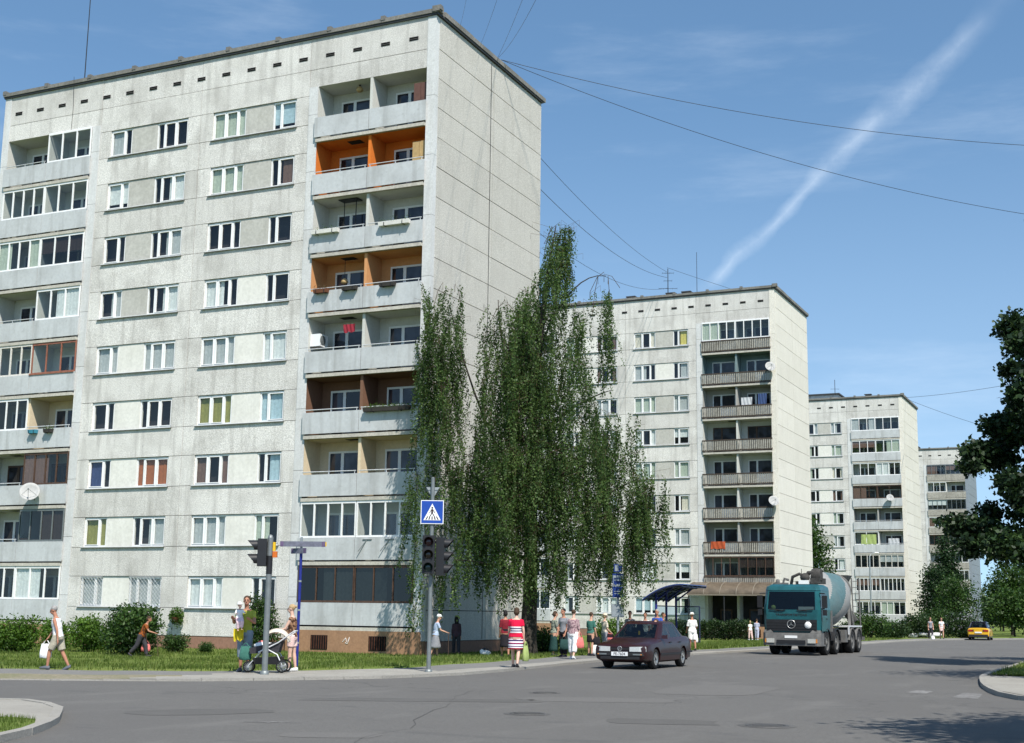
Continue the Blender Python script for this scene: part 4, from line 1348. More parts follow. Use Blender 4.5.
dish((-21.6, -.62, pb(3) + .55), .48, R(35), R(-24), 'large white satellite dish on a left-hand balcony front of the near block', (.15, .44, 0))
dish((B2.location.x - .35, B2.location.y - .5, pb(8) + 1.15), .42, R(30), R(-22), 'satellite dish at the upper right balcony corner of the second block', (.1, .42, -.1))
dish((B2.location.x - .30, B2.location.y - .5, pb(4) + 1.35), .42, R(34), R(-22), 'satellite dish at the lower right balcony corner of the second block', (.1, .42, -.1))
dish((B3.location.x - 1.75, B3.location.y - .6, pb(6) + .95), .44, R(25), R(-22), 'satellite dish on the brown glazed balcony of the third block', (.1, .44, -.1))

# air conditioner, lamp, cupboards and cloths on the near block's balconies
e = empty('air_conditioner', (-5.82, .06, pb(5) + 1.28), 0, 'white air conditioner unit on the left side wall of a mid-height balcony', 'air conditioner')
w = MB(); w.box(-.36, .05, 0, .15, .72, .56); w.build('casing', M['signwhite'], e)
w = MB(); w.lathe([(.01, .16), (.21, .16), (.23, .151)], (0, .3, .28), 20, axis='x', caps=False)
for i in range(6): w.box(.151, .12, .08 + i * .075, .158, .5, .09 + i * .075)
w.build('fan_grille', M['steel'], e)
def cupboard(u, k, mt, wd, label):
    e = empty('balcony_cupboard', (u, .2, pb(k) + .005), 0, label, 'cupboard')
    w = MB(); w.box(-wd / 2, 0, 0, wd / 2, .85, 1.98); w.build('cabinet_body', M[mt], e)
    for s in (-1, 1):
        w = MB(); w.box(s * .01, -.02, .05, s * (wd / 2 - .01), -.002, 1.94); w.box(s * .04, -.035, .95, s * .06, -.021, 1.1); w.build('door', M[mt], e)


M['cupb'] = simple('reddish_brown_board', (.13, .065, .05), .6, .3, var=.2); M['cupt'] = simple('tan_board', (.45, .31, .14), .6, .3, var=.2)
cupboard(-.84, 9, 'cupb', .72, 'dark brown balcony cupboard on the topmost balcony'); cupboard(-.84, 8, 'cupt', .70, 'tan balcony cupboard on the orange balcony')


def cloth(name, x0, x1, y, z0, z1, mt, label, cat='cloth', seed=0, cols=None):
    rr = random.Random(seed); w = MB(); nx, nz = 14, 6
    vs = [(x0 + (x1 - x0) * i / nx, y + .025 * math.sin(i * 1.4 + j * .5 + seed), z0 + (z1 - z0) * j / nz + (.03 * math.sin(i * .9 + seed) if j == 0 else 0)) for j in range(nz + 1) for i in range(nx + 1)]
    vs2 = [(a, b + .008, c) for a, b, c in vs]; q = nx + 1; N0 = len(vs)
    fs = [(j * q + i, j * q + i + 1, (j + 1) * q + i + 1, (j + 1) * q + i) for j in range(nz) for i in range(nx)]
    fs2 = [tuple(reversed([k + N0 for k in f])) for f in fs]
    w.add(vs + vs2, fs + fs2, 0, True)
    return tag(w.build(name, M[mt]), label, cat)


M['redcloth'] = simple('red_cloth', (.26, .03, .045), .9, .1); M['orangecloth'] = simple('orange_red_cloth', (.40, .085, .035), .9, .1); M['wcloth'] = simple('white_cloth', (.50, .51, .53), .9, .1); M['bcloth'] = simple('dark_blue_cloth', (.05, .08, .18), .9, .1)
M['limecloth'] = simple('lime_cloth', (.34, .42, .15), .9, .1)
cloth('red_towel', -4.35, -3.75, -.02, pb(5) + 1.75, pb(5) + 2.12, 'redcloth', 'small red cloth hung in a mid-height balcony opening', 'towel', 2)
bx, by = B2.location.x, B2.location.y
cloth('laundry', bx - 2.9, bx - 2.0, by - .06, pb(7) + .95, pb(7) + 1.6, 'wcloth', 'white laundry drying in a balcony of the second block', 'laundry', 3)
cloth('laundry', bx - 1.5, bx - .8, by - .06, pb(7) + .95, pb(7) + 1.85, 'bcloth', 'dark blue laundry drying in a balcony of the second block', 'laundry', 4)
cloth('orange_blanket', bx - 5.6, bx - 4.4, by - .19, pb(3) + .4, pb(3) + .99, 'orangecloth', 'orange-red blanket over a slatted balcony front of the second block', 'blanket', 5)
bx3, by3 = B3.location.x, B3.location.y
cloth('lime_blind', bx3 - 5.4, bx3 - 3.6, by3 - .12, pb(4) + 1.02, pb(4) + 2.2, 'limecloth', 'lime green sheet hung in a balcony of the third block', 'sheet', 6)
cloth('laundry', bx3 - 2.2, bx3 - .9, by3 - .12, pb(4) + .95, pb(4) + 1.7, 'wcloth', 'white laundry in a balcony of the third block', 'laundry', 7)
def pendant(u, k, label, ln):
    e = empty('pendant_lamp', (u, .55, pb(k + 1) - .235), 0, label, 'lamp')
    w = MB(); w.tube([(0, 0, 0), (0, 0, -ln)], .012, 5); w.lathe([(.05, 0), (.05, -.03)], n=10); w.build('cord', M['blackm'], e)
    w = MB(); w.lathe([(.04, -ln + .05), (.13, -ln - .02), (.17, -ln - .14), (.10, -ln - .22), (.02, -ln - .23)], n=14); w.build('lamp_shade', M['cupt'], e)


pendant(-4.3, 9, 'round lamp hanging under the topmost balcony ceiling', .12); pendant(-4.75, 6, 'straw lamp shade hanging in the apricot balcony', .95)
e = empty('swing_seat', (-4.55, .5, pb(7)), 0, 'thin black swing frame hanging in the balcony below the orange one', 'swing')
w = MB()
for x in (-.32, .32): w.tube([(x, 0, 2.54), (x * .9, 0, .7)], .022, 6)
w.box(-.5, -.25, 2.50, .5, .25, 2.535); w.build('frame', M['blackm'], e)
w = MB(); w.box(-.34, -.2, .66, .34, .2, .70); w.build('seat', M['slatdark'], e)
# hanging basket on the wall by the ground-floor window
e = empty('hanging_basket', (-12.55, -.28, 1.32), 0, 'bushy hanging basket on the wall below a ground-floor window', 'hanging basket')
w = MB(); w.lathe([(.05, -.2), (.18, -.1), (.24, .05)], n=16); w.bar((0, .0, .05), (0, .27, .2), .025); w.build('pot', M['boxbrown'], e)
w = MB(); rr = random.Random(5)
for i in range(750):
    d = Vector((rr.gauss(0, 1), rr.gauss(0, 1), rr.gauss(0, 1))).normalized() * rr.random() ** .4
    leaf(w, Vector((d.x * .42, d.y * .24, .12 + d.z * .42)), rr, .10, .06)
for i in range(70): leaf(w, Vector((rr.gauss(0, .25), rr.gauss(0, .1), -.5 * rr.random())), rr, .08, .05)
w.build('plants', M['herb'], e)

# canopy of the second block's entrance
M['polycarb'] = simple('brown_translucent_sheet', (.125, .098, .07), .45, .4, var=.35, scale=2)
M['canrib'] = simple('dull_canopy_rib', (.22, .19, .15), .6, .3)
cv = empty('entrance_canopy', (bx, by, 0), 0, 'brown curved canopy over the entrance of the second block', 'canopy')
def carc(t): a = t * PI / 2; return Vector((0, -2.15 * math.cos(a) - .05, 3.40 + 1.0 * math.sin(a)))
w = MB(); xs = (-7.0, -.35)
for i in range(12):
    a, b_ = carc(i / 12), carc((i + 1) / 12)
    for dz, rev in ((.02, 0), (0, 1)):
        f = [Vector((xs[0], a.y, a.z + dz)), Vector((xs[1], a.y, a.z + dz)), Vector((xs[1], b_.y, b_.z + dz)), Vector((xs[0], b_.y, b_.z + dz))]
        w.face(f[::-1] if rev else f, 0, True)
w.build('roof_sheet', M['polycarb'], cv)
for i in range(6):
    x = xs[0] + (xs[1] - xs[0]) * i / 5
    w = MB(); w.tube([Vector((x, carc(j / 10).y, carc(j / 10).z + .03)) for j in range(11)], .03, 6); w.build('rib', M['canrib'], cv)
w = MB(); w.bar((xs[0], -2.2, 3.37), (xs[1], -2.2, 3.37), .07, .09); w.build('front_rail', M['canrib'], cv)
for x in (xs[0] + .1, -4.0, xs[1] - .1):
    w = MB(); w.tube([(x, -2.12, -.2), (x, -2.12, 3.36)], .05, 8); w.build('support_post', M['blackm'], cv)

# roof antennas, roof houses
def antenna(loc, h, label, bars, r=.025):
    e = empty('tv_antenna', loc, R(20), label, 'antenna')
    w = MB(); w.tube([(0, 0, -.3), (0, 0, h)], [r, r * .7], 6); w.build('mast', M['blackm'], e)
    for z, l, n in bars:
        w = MB(); w.bar((-l, 0, z), (l, 0, z), .03)
        for i in range(n):
            x = -l + 2 * l * i / max(1, n - 1); w.bar((x, -.3, z), (x, .3, z), .016)
        w.build('element', M['blackm'], e)


q = aty(668, 292, 60); antenna((q.x, 60, ZT + .1), 3.4, 'lattice-like television antenna on the roof of the second block', ((3.0, .5, 4), (2.3, .35, 3), (1.6, .8, 5)), .05)
q = aty(697, 292, 62); antenna((q.x, 62, ZT + .1), 5.2, 'thin bare rod antenna on the roof of the second block', (), .03)
q = aty(835, 392, 122); antenna((q.x, 122, ZT + .1), 3.4, 'short television antenna on the roof of the third block', ((2.2, .5, 3),), .05)
q = aty(84.5, 80, .6); antenna((q.x, .6, ZT + .1), 7.5, 'tall thin rod antenna on the roof of the near block', (), .028)
w = MB(); w.tube([(q.x, -.15, ZT + .45), (q.x - .02, -.03, 27.2), (q.x - .05, -.03, 25.9)], .011, 5); w.build('antenna_cable', M['blackm'], B1)
for bb, label in ((B3, 'roof_house'), (B4, 'roof_house')):
    w = MB(); w.box(-13, 3.5, ZT + .14, -8.4, 8, ZT + 1.25, 0); w.box(-13.2, 3.3, ZT + 1.26, -8.2, 8.2, ZT + 1.42, 1); w.build('roof_house', [M['facade'], M['capdark']], bb)
for bb, us in ((B2, (-7.8, -9.2, -12.8)), (B3, (-4.2,))):
    for u in us:
        w = MB(); w.box(u - .3, .8, ZT + .14, u + .3, 1.3, ZT + .55, 0); w.box(u - .42, .7, ZT + .56, u + .42, 1.4, ZT + .66, 1); w.build('roof_vent', [M['cap'], M['capdark']], bb)


# ---- overhead wires
def wire(name, a, b, sag, label, r=.011, group=None):
    a, b = Vector(a), Vector(b); w = MB()
    w.tube([a.lerp(b, t / 24) - Vector((0, 0, sag * 4 * (t / 24) * (1 - t / 24))) for t in range(25)], r, 5)
    return tag(w.build(name, M['blackm']), label, 'wire', group)


A0 = Vector((.05, 6.6, ZT + .45))
wire('overhead_wire', A0, depth(1085, 148, 70), .9, 'upper of the two long wires running right from the near roof', .014)
wire('overhead_wire', A0, depth(1095, 224, 75), 1.2, 'lower of the two long wires running right from the near roof', .014)
wire('overhead_wire', A0 - Vector((0, .3, 0)), depth(548, -25, 40), .3, 'rightmost wire rising from the near roof edge out of the picture', .007)
wire('overhead_wire', A0 - Vector((0, .35, 0)), depth(532, -25, 42), .1, 'second wire rising from the near roof edge out of the picture', .007)
wire('overhead_wire', (.05, 4.4, ZT + .45), depth(505, -25, 44), .1, 'third wire rising from the near roof edge out of the picture', .006)
wire('overhead_wire', (.05, 2.2, ZT + .45), depth(470, -20, 44), .1, 'leftmost wire rising from the near roof edge out of the picture', .005)
tip = aty(667, 272, 60)
wire('overhead_wire', (.0, 11.6, 25.3), tip, .6, 'steep wire sagging from the rear corner of the near block to the antenna', .014)
wire('overhead_wire', (.0, 11.6, 23.6), tip + Vector((0, 0, -.5)), .9, 'middle wire sagging from the rear corner of the near block to the antenna', .016)
wire('overhead_wire', (.0, 11.6, 21.2), tip + Vector((0, .2, -1.4)), 1.1, 'lowest wire sagging from the rear corner of the near block to the antenna', .013)
wire('overhead_wire', tip + Vector((0, 0, .4)), (bx - .5, 66, ZT + .4), .1, 'short stay wire from the antenna down to the second roof', .014)
wire('overhead_wire', (bx3 - .1, by3 + 3, ZT + .3), depth(1090, 368, 120), .4, 'upper thin wire running right from the third roof', .02)
wire('overhead_wire', (bx3 - .1, by3 + 4, ZT + .3), depth(1090, 452, 150), .6, 'lower thin wire running right from the third roof', .02)
# ------------------------------------------------------------------ vehicles
M['maroon'] = simple('dark_maroon_car_paint', (.026, .006, .006), .33, .4, 0, .1, 3, coat=.15)
M['tyre'] = simple('tyre_rubber', (.018, .018, .018), .85, .2)
M['alloy'] = simple('silver_wheel', (.45, .45, .44), .35, .5, .7, .2)
M['trim'] = simple('black_plastic_trim', (.022, .022, .024), .6, .3)
M['lamp'] = simple('clear_headlamp', (.52, .52, .49), .12, .7, .2, .15, 30)
M['redlamp'] = simple('red_tail_lamp', (.30, .012, .012), .2, .6)
M['amberlamp'] = simple('amber_lamp', (.55, .20, .03), .2, .6)
M['carglass'] = glass('car_glass', (.30, .35, .35), .02, .8, .75, .04)
M['plate'] = simple('white_number_plate', (.75, .76, .76), .4, .4, var=.03)
M['cabin'] = simple('dark_cabin_trim', (.022, .022, .024), .9, .1)
M['underbody'] = simple('dark_underbody', (.012, .012, .012), .9, .1)
M['yellowcar'] = simple('yellow_car_paint', (.72, .40, .015), .3, .5, .05, .1, 3, coat=.6)
M['darkcar'] = simple('dark_navy_car_paint', (.02, .02, .04), .3, .5, .1, .1, 3, coat=.6)
M['teal'] = simple('teal_lorry_paint', (.010, .092, .108), .42, .45, .05, .3, 2, coat=.2)
M['drumgrey'] = weathered('dusty_drum_grey', (.29, .295, .29), (.19, .185, .17), .2, .5, (6, .12), .05, .6)
M['drumteal'] = weathered('dusty_drum_teal', (.075, .15, .165), (.14, .16, .16), .2, .5, (6, .12), .05, .6)
M['dustgrey'] = weathered('dusty_lorry_grey', (.155, .155, .152), (.10, .097, .09), .2, .5, (6, .2), .05, .7)
M['chassis'] = simple('dusty_chassis', (.06, .058, .055), .8, .2, var=.4)


def wheel(parent, c, r, wd, side, spokes=7, mats=('tyre', 'alloy'), dual=False):
    e = MB(); x = 0
    e.lathe([(r * .62, -wd / 2), (r * .93, -wd / 2), (r, -wd / 2 + .03), (r, wd / 2 - .03), (r * .93, wd / 2), (r * .62, wd / 2)], c, 28, axis='x', caps=False)
    o = e.build('wheel', M[mats[0]], parent)
    f = MB(); s = side; xo = s * wd / 2
    f.lathe([(r * .64, xo - s * .01), (r * .60, xo + s * .004), (r * .52, xo - s * .05)], c, 28, axis='x', caps=False)
    f.lathe([(r * .55, xo - s * .06), (r * .18, xo - s * .055), (r * .16, xo - s * .01), (.005, xo - s * .008)], c, 24, axis='x', caps=False, m=1 if spokes else 0)
    for i in range(spokes):
        a = 2 * PI * i / spokes; q = Vector((0, math.cos(a), math.sin(a))); b = Vector((0, -math.sin(a), math.cos(a)))
        C = Vector(c) + Vector((xo - s * .02, 0, 0)); d = Vector((s * .03, 0, 0))
        p = [C + q * r * .12 + b * r * .08, C + q * r * .58 + b * r * .10, C + q * r * .58 - b * r * .10, C + q * r * .12 - b * r * .08]
        f.loft([[v - d for v in p], [v + d * .2 for v in p]], 0, False)
    f.build('rim', [M[mats[1]], M['trim']], o)
    return o


def boolean_cut(o, cutters):
    for c in cutters: c.parent = o.parent
    for c in cutters:
        md = o.modifiers.new('cut', 'BOOLEAN'); md.operation = 'DIFFERENCE'; md.object = c; md.solver = 'EXACT'
    bpy.context.view_layer.update()
    evaluated(o)
    for c in cutters:
        me = c.data; bpy.data.objects.remove(c); bpy.data.meshes.remove(me)
    o.data.polygons.foreach_set('use_smooth', [True] * len(o.data.polygons))
    o.data.set_sharp_from_angle(angle=R(32))
    return o


def wheel_cutters(xh, ys, r, z, wd=.34):
    out = []
    for s in (-1, 1):
        for y in ys:
            m_ = MB(); m_.lathe([(r, -wd / 2), (r, wd / 2)], (s * (xh - wd / 2 + .06), y, z), 28, axis='x'); out.append(m_.build('cutter', M['underbody'], sharp=30))
    return out


def body_ring(y, w_, zb, zt, tw, zm=None, zsld=None):
    zm = zm or zb + (zt - zb) * .42; zsld = zsld or zt - .10
    half = [(0, zb), (w_ * .80, zb), (w_ * .965, zb + .06), (w_, zm), (w_ * .995, zsld - (zsld - zm) * .35), (w_ * .965, zsld), (tw, zt - .012), (tw * .6, zt + .012), (0, zt + .02)]
    return [(x, y, z) for x, z in half] + [(-x, y, z) for x, z in half[-2:0:-1]]


def car(e, st, gh, paint, wheels, r, side_glass, roofpaint=None, lower=None):
    """st: stations of the lower body; gh: greenhouse outlines (base and roof)"""
    w = MB(); w.loft([body_ring(*s) for s in st], 0, True, True)
    body = w.build('body', M[paint], e, sharp=30)
    boolean_cut(body, wheel_cutters(max(s[1] for s in st), wheels, r * 1.17, r))
    (yb0, yb1, wb, zb), (yr0, yr1, wr, zr) = gh
    n = 8
    base = [(-wb * .94, yb0, zb), (-wb, yb0 + .25, zb), (-wb, yb1 - .35, zb), (-wb * .90, yb1, zb), (wb * .90, yb1, zb), (wb, yb1 - .35, zb), (wb, yb0 + .25, zb), (wb * .94, yb0, zb)]
    roof = [(-wr * .90, yr0, zr - .03), (-wr, yr0 + .12, zr - .015), (-wr, yr1 - .12, zr - .02), (-wr * .9, yr1, zr - .04), (wr * .9, yr1, zr - .04), (wr, yr1 - .12, zr - .02), (wr, yr0 + .12, zr - .015), (wr * .9, yr0, zr - .03)]
    w = MB()
    # pillars and roof: frame strips around the glass
    L3 = lambda a, b, t: Vector(a).lerp(Vector(b), t)
    top = [(p[0] * .86, p[1] + (.16 if p[1] == yr0 or p[1] == yr0 + .12 else -.16), p[2] + .045) for p in roof]
    low = [L3(base[i], roof[i], .0) for i in range(8)]; hi = [L3(base[i], roof[i], .90) for i in range(8)]
    def quad_frame(i, j, cuts, m=0):
        a, b, c, d = Vector(base[i]), Vector(base[j]), Vector(roof[j]), Vector(roof[i])
        P = lambda s, t: a.lerp(b, s).lerp(d.lerp(c, s), t)
        w.face([P(0, .9), P(1, .9), P(1, 1), P(0, 1)], m); w.face([P(0, 0), P(1, 0), P(1, .06), P(0, .06)], m)
        for s0, s1 in cuts: w.face([P(s0, .06), P(s1, .06), P(s1, .9), P(s0, .9)], m)
        return P
    gl = MB(); inn = MB(); frames = []
    edges = [(7, 0, 'wind'), (0, 1, 'pil'), (1, 2, 'side'), (2, 3, 'pil'), (3, 4, 'rear'), (4, 5, 'pil'), (5, 6, 'side'), (6, 7, 'pil')]
    panes = {'windscreen': MB(), 'rear_window': MB()}
    for i, j, kind in edges:
        if kind == 'pil': quad_frame(i, j, [(0, 1)])
        elif kind == 'side':
            sg_ = side_glass if i == 1 else [1 - s for s in side_glass[::-1]]
            cuts = [(sg_[k] , sg_[k + 1]) for k in range(0, len(sg_), 2)]
            P = quad_frame(i, j, cuts)
            for k in range(1, len(sg_) - 1, 2):
                pq = MB(); pq.face([P(sg_[k], .06), P(sg_[k + 1], .06), P(sg_[k + 1], .9), P(sg_[k], .9)]); pq.build('side_window', M['carglass'], e)
        else:
            P = quad_frame(i, j, [(0, .05), (.95, 1)])
            panes['windscreen' if kind == 'wind' else 'rear_window'].face([P(.05, .06), P(.95, .06), P(.95, .9), P(.05, .9)])
    for i in range(8):
        j = (i + 1) % 8
        w.face([roof[i], roof[j], top[j], top[i]], 0, True)
    w.face(top, 0, True)
    w.build('cabin_frame', M[roofpaint or paint], e, sharp=35)
    for k, q in panes.items(): q.build(k, M['carglass'], e)
    return body


# -- dark maroon saloon
q = (gp(613, 667, ZR) + gp(656, 666, ZR)) / 2
fb_ = depth(620, 650, 40.4)
sedan = empty('sedan', (fb_.x - .0, fb_.y + 2.28, ZR + .004), R(0), 'dark maroon saloon car driving toward the viewer', 'car')
SED = [(-2.28, .74, .32, .66, .60, .46, .61), (-2.24, .80, .27, .715, .68, .44, .66), (-2.10, .832, .23, .765, .71, .43, .70), (-1.75, .845, .20, .81, .72, .43, .75), (-1.3, .85, .19, .845, .72, .44, .78), (-.98, .853, .19, .90, .73, .45, .82), (-.4, .857, .19, .93, .76, .46, .84),
       (.6, .858, .19, .945, .77, .46, .85), (1.4, .852, .19, .96, .76, .46, .86), (1.75, .84, .2, .97, .72, .46, .87), (2.1, .815, .23, .955, .68, .46, .87), (2.24, .775, .28, .92, .62, .46, .84), (2.29, .68, .36, .86, .52, .5, .80)]
car(sedan, SED, ((-1.02, 1.78, .765, .885), (-.22, 1.02, .60, 1.405)), 'maroon', (-1.36, 1.27), .305, [0, .06, .40, .44, .80, .84, .97, 1])
for (x, y) in ((-.72, -1.36), (.72, -1.36), (-.72, 1.27), (.72, 1.27)): wheel(sedan, (x, y, .305), .305, .195, 1 if x > 0 else -1, 6)
w = MB(); w.box(-.70, -2.0, .20, .70, 2.1, .40); w.build('underbody', M['underbody'], sedan)
w = MB(); w.loft([[(-.79, -2.235, .40), (.79, -2.235, .40), (.79, -2.225, .50), (-.79, -2.225, .50)], [(-.70, -2.315, .41), (.70, -2.315, .41), (.70, -2.31, .49), (-.70, -2.31, .49)]], 0, False)
w.box(-.62, -2.30, .30, .62, -2.262, .395); w.build('bumper_strip', M['trim'], sedan)
w = MB(); w.box(-.30, -2.296, .565, .30, -2.268, .655); w.box(-.30, -2.302, .57, .30, -2.2965, .58, 1); w.box(-.30, -2.302, .642, .30, -2.2965, .652, 1); w.build('grille', [M['trim'], M['maroon']], sedan)
bd = MB(); bd.lathe([(.056, -2.306), (.064, -2.312), (.072, -2.306)], (0, 0, .612), 20, axis='y', caps=False)
def stroke(x0, z0, x1, z1, yy=-2.309, wd=.006): bd.bar((x0, yy, .612 + z0), (x1, yy, .612 + z1), wd * 1.4, .006)
for s in (-1, 1):
    stroke(s * .024, .052, 0, .008); stroke(s * .048, .034, s * .025, -.044); stroke(s * .025, -.044, 0, .002)
bd.build('badge', M['alloy'], sedan)
for s in (-1, 1):
    w = MB(); w.loft([[(s * .31, -2.312, .53), (s * .31, -2.302, .665), (s * .31, -2.19, .668), (s * .31, -2.2, .53)], [(s * .62, -2.308, .53), (s * .62, -2.292, .675), (s * .62, -2.16, .676), (s * .62, -2.16, .53)], [(s * .815, -2.22, .54), (s * .80, -2.205, .675), (s * .74, -2.05, .68), (s * .75, -2.05, .54)]], 0, False)
    w.build('headlight', M['lamp'], sedan, sharp=20)
    w = MB(); w.box(s * .42, -2.322, .425, s * .70, -2.30, .465, 0); w.box(s * .66, -2.3245, .43, s * .705, -2.3225, .46, 1); w.build('indicator', [M['steel'], M['amberlamp']], sedan)
    w = MB(); w.loft([[(s * .80, -.80, .90), (s * .80, -.72, .90), (s * .80, -.70, 1.0), (s * .80, -.78, 1.0)], [(s * 1.0, -.79, .90), (s * 1.0, -.72, .90), (s * .99, -.70, 1.02), (s * .99, -.77, 1.02)]], 0, False); w.build('mirror', M['maroon'], sedan)
    w = MB(); w.box(s * .845, -1.0, .42, s * .868, 1.0, .47, 0); w.box(s * .845, 1.56, .44, s * .862, 2.15, .49, 0); w.build('side_moulding', M['trim'], sedan)
    for y in (-.15, .78):
        w = MB(); w.box(s * .85, y, .77, s * .872, y + .18, .80); w.build('door_handle', M['trim'], sedan)
    w = MB(); w.box(s * .42, 2.26, .68, s * .76, 2.285, .86); w.build('tail_light', M['redlamp'], sedan)
w = MB(); w.box(-.26, -2.332, .40, .26, -2.318, .515, 0); text_mesh(w, 'FE-7604', Matrix.Translation((0, -2.335, .455)) @ FRONT, .115, 1); w.build('number_plate', [M['plate'], M['signblack']], sedan)
w = MB()
for s in (-1, 1):
    w.box(s * .12, -.05, .35, s * .58, .1, 1.05); w.box(s * .24, -.03, 1.06, s * .44, .07, 1.22); w.box(s * .12, -.5, .35, s * .58, -.05, .55)
w.box(-.65, .85, .35, .65, 1.0, 1.0); w.box(-.68, -.98, .60, .68, -.62, .90); w.build('seats', M['cabin'], sedan)
w = MB(); w.lathe([(.17, 0), (.19, .012), (.17, .024)], (0, 0, 0), 18, axis='y', caps=False); w.xf(Matrix.Translation((.36, -.48, .88)) @ Matrix.Rotation(R(20), 4, 'X')); w.build('steering_wheel', M['trim'], sedan)
w = MB(); w.face([(.02, -.845, 1.03), (.10, -.845, 1.03), (.10, -.805, 1.07), (.02, -.805, 1.07)], 0); w.build('sticker', M['yellowp'], sedan) if False else None
w = MB(); w.box(-.055, -.50, 1.0, .0, -.495, 1.12); w.build('yellow_tag', M['yellowp'], sedan)
w = MB(); w.tube([(-.6, -.955, .915), (-.1, -.93, .935)], .012, 5); w.tube([(.05, -.955, .915), (.55, -.93, .935)], .012, 5); w.build('wiper', M['trim'], sedan)

# -- distant yellow hatchback, seen from behind
q = gp(978, 640.3, ZR)
hb = empty('hatchback', (q.x, q.y + 2, ZR + .004), R(1), 'yellow hatchback with dark rear window driving away in the distance', 'car')
HB = [(-1.98, .62, .34, .62, .46), (-1.92, .75, .27, .68, .58), (-1.6, .80, .22, .75, .64), (-1.0, .815, .19, .86, .68), (-.3, .82, .19, .90, .72), (.8, .82, .19, .92, .73), (1.5, .81, .2, .93, .71), (1.78, .79, .25, .92, .68), (1.86, .72, .33, .88, .6)]
car(hb, [(-y, *r_) for y, *r_ in HB][::-1], ((-1.80, 1.05, .74, .86), (-1.30, .25, .58, 1.39)), 'yellowcar', (-1.28, 1.2), .29, [0, .08, .45, .49, .92, 1], 'darkcar')
# rear of this car faces -y
for (x, y) in ((-.69, -1.28), (.69, -1.28), (-.69, 1.2), (.69, 1.2)): wheel(hb, (x, y, .29), .29, .18, 1 if x > 0 else -1, 6)
w = MB(); w.box(-.66, -1.7, .2, .66, 1.7, .4); w.box(-.70, -1.91, .24, .70, -1.80, .44); w.build('underbody', M['trim'], hb)
for s in (-1, 1):
    w = MB(); w.box(s * .40, -1.885, .66, s * .74, -1.83, .80, 0); w.box(s * .33, -1.89, .66, s * .405, -1.84, .80, 1); w.build('tail_light', [M['redlamp'], M['trim']], hb)
    w = MB(); w.box(s * .8, .55, .9, s * .98, .64, 1.02); w.build('mirror', M['darkcar'], hb)
    w = MB(); w.box(s * .80, -1.0, .2, s * .832, 1.0, .30); w.build('side_skirt', M['darkcar'], hb)
w = MB(); w.box(-.26, -1.90, .54, .26, -1.87, .64); w.build('number_plate', M['plate'], hb)
w = MB(); w.box(-.55, -1.36, 1.375, .55, -1.12, 1.41); w.build('spoiler', M['darkcar'], hb)
w = MB(); w.box(-.6, -1.2, .4, .6, -.9, .95); w.box(-.55, .1, .4, -.1, .3, 1.15); w.box(.1, .1, .4, .55, .3, 1.15); w.build('seats', M['cabin'], hb)

# -- concrete mixer lorry (front at y=0, body runs to +y)
q0 = gp(799, 653.5, ZR)
tr = empty('concrete_mixer_truck', (depth(792, 650, 57.4).x, depth(792, 650, 57.4).y, ZR), R(-1.5), 'teal four-axle concrete mixer truck with a teal and grey drum', 'truck')
def cab_ring(z, y0, y1, hw, ch=.14):
    return [(-hw + ch, y0, z), (hw - ch, y0, z), (hw, y0 + ch * 1.2, z), (hw, y1, z), (-hw, y1, z), (-hw, y0 + ch * 1.2, z)]
# lower cab: teal panel and doors; windscreen zone is built of pillars
w = MB()
w.loft([cab_ring(.95, .06, 1.85, 1.20), cab_ring(1.40, .03, 1.87, 1.23), cab_ring(1.92, .02, 1.87, 1.24)], 0, False)
w.build('cab_body', M['teal'], tr, sharp=30)
lo_, hi_ = cab_ring(1.92, .02, 1.87, 1.24), cab_ring(2.74, .20, 1.87, 1.19)
w = MB(); P = lambda i, j, s, t: Vector(lo_[i]).lerp(Vector(lo_[j]), s).lerp(Vector(hi_[i]).lerp(Vector(hi_[j]), s), t)
fr_ = lambda i, j, s0, s1, t0, t1: [P(i, j, s0, t0), P(i, j, s1, t0), P(i, j, s1, t1), P(i, j, s0, t1)]
for i, j in ((1, 2), (5, 0)): w.face(fr_(i, j, 0, 1, 0, 1))
w.face(fr_(0, 1, 0, 1, .93, 1)); w.face(fr_(0, 1, 0, .03, 0, .93)); w.face(fr_(0, 1, .97, 1, 0, .93))
for i, j, rev in ((2, 3, 0), (4, 5, 1)):
    f0 = lambda s: 1 - s if rev else s
    for s0, s1 in ((0, .05), (.62, 1)): w.face(fr_(i, j, f0(s1) if rev else s0, f0(s0) if rev else s1, 0, 1))
    w.face(fr_(i, j, f0(.62) if rev else .05, f0(.05) if rev else .62, .86, 1)); w.face(fr_(i, j, f0(.62) if rev else .05, f0(.05) if rev else .62, 0, .06))
w.face(fr_(3, 4, 0, 1, 0, 1))
w.build('cab_pillars', M['teal'], tr)
w = MB(); w.loft([cab_ring(2.742, .18, 1.88, 1.195), cab_ring(2.90, .24, 1.86, 1.16), cab_ring(3.0, .42, 1.75, 1.0)], 0, False); w.build('roof', M['teal'], tr, sharp=25)
w = MB(); w.face(fr_(0, 1, .03, .97, 0, .93)); w.build('windscreen', M['carglass'], tr)
w = MB(); w.face(fr_(2, 3, .05, .62, .06, .86)); w.build('side_window', M['carglass'], tr)
w = MB(); w.face(fr_(4, 5, .38, .95, .06, .86)); w.build('side_window', M['carglass'], tr)
w = MB(); w.box(-1.15, .12, 1.75, 1.15, .55, 1.915); 
for s in (-1, 1): w.box(s * .3, .9, 1.3, s * .85, 1.1, 2.45); w.box(s * .3, .6, 1.3, s * .85, .9, 1.5)
w.build('seats', M['cabin'], tr)
w = MB(); w.ell((-.82, .16, 2.0), .11, .09, .11, n=14); w.build('yellow_ball', M['limecloth'], tr)
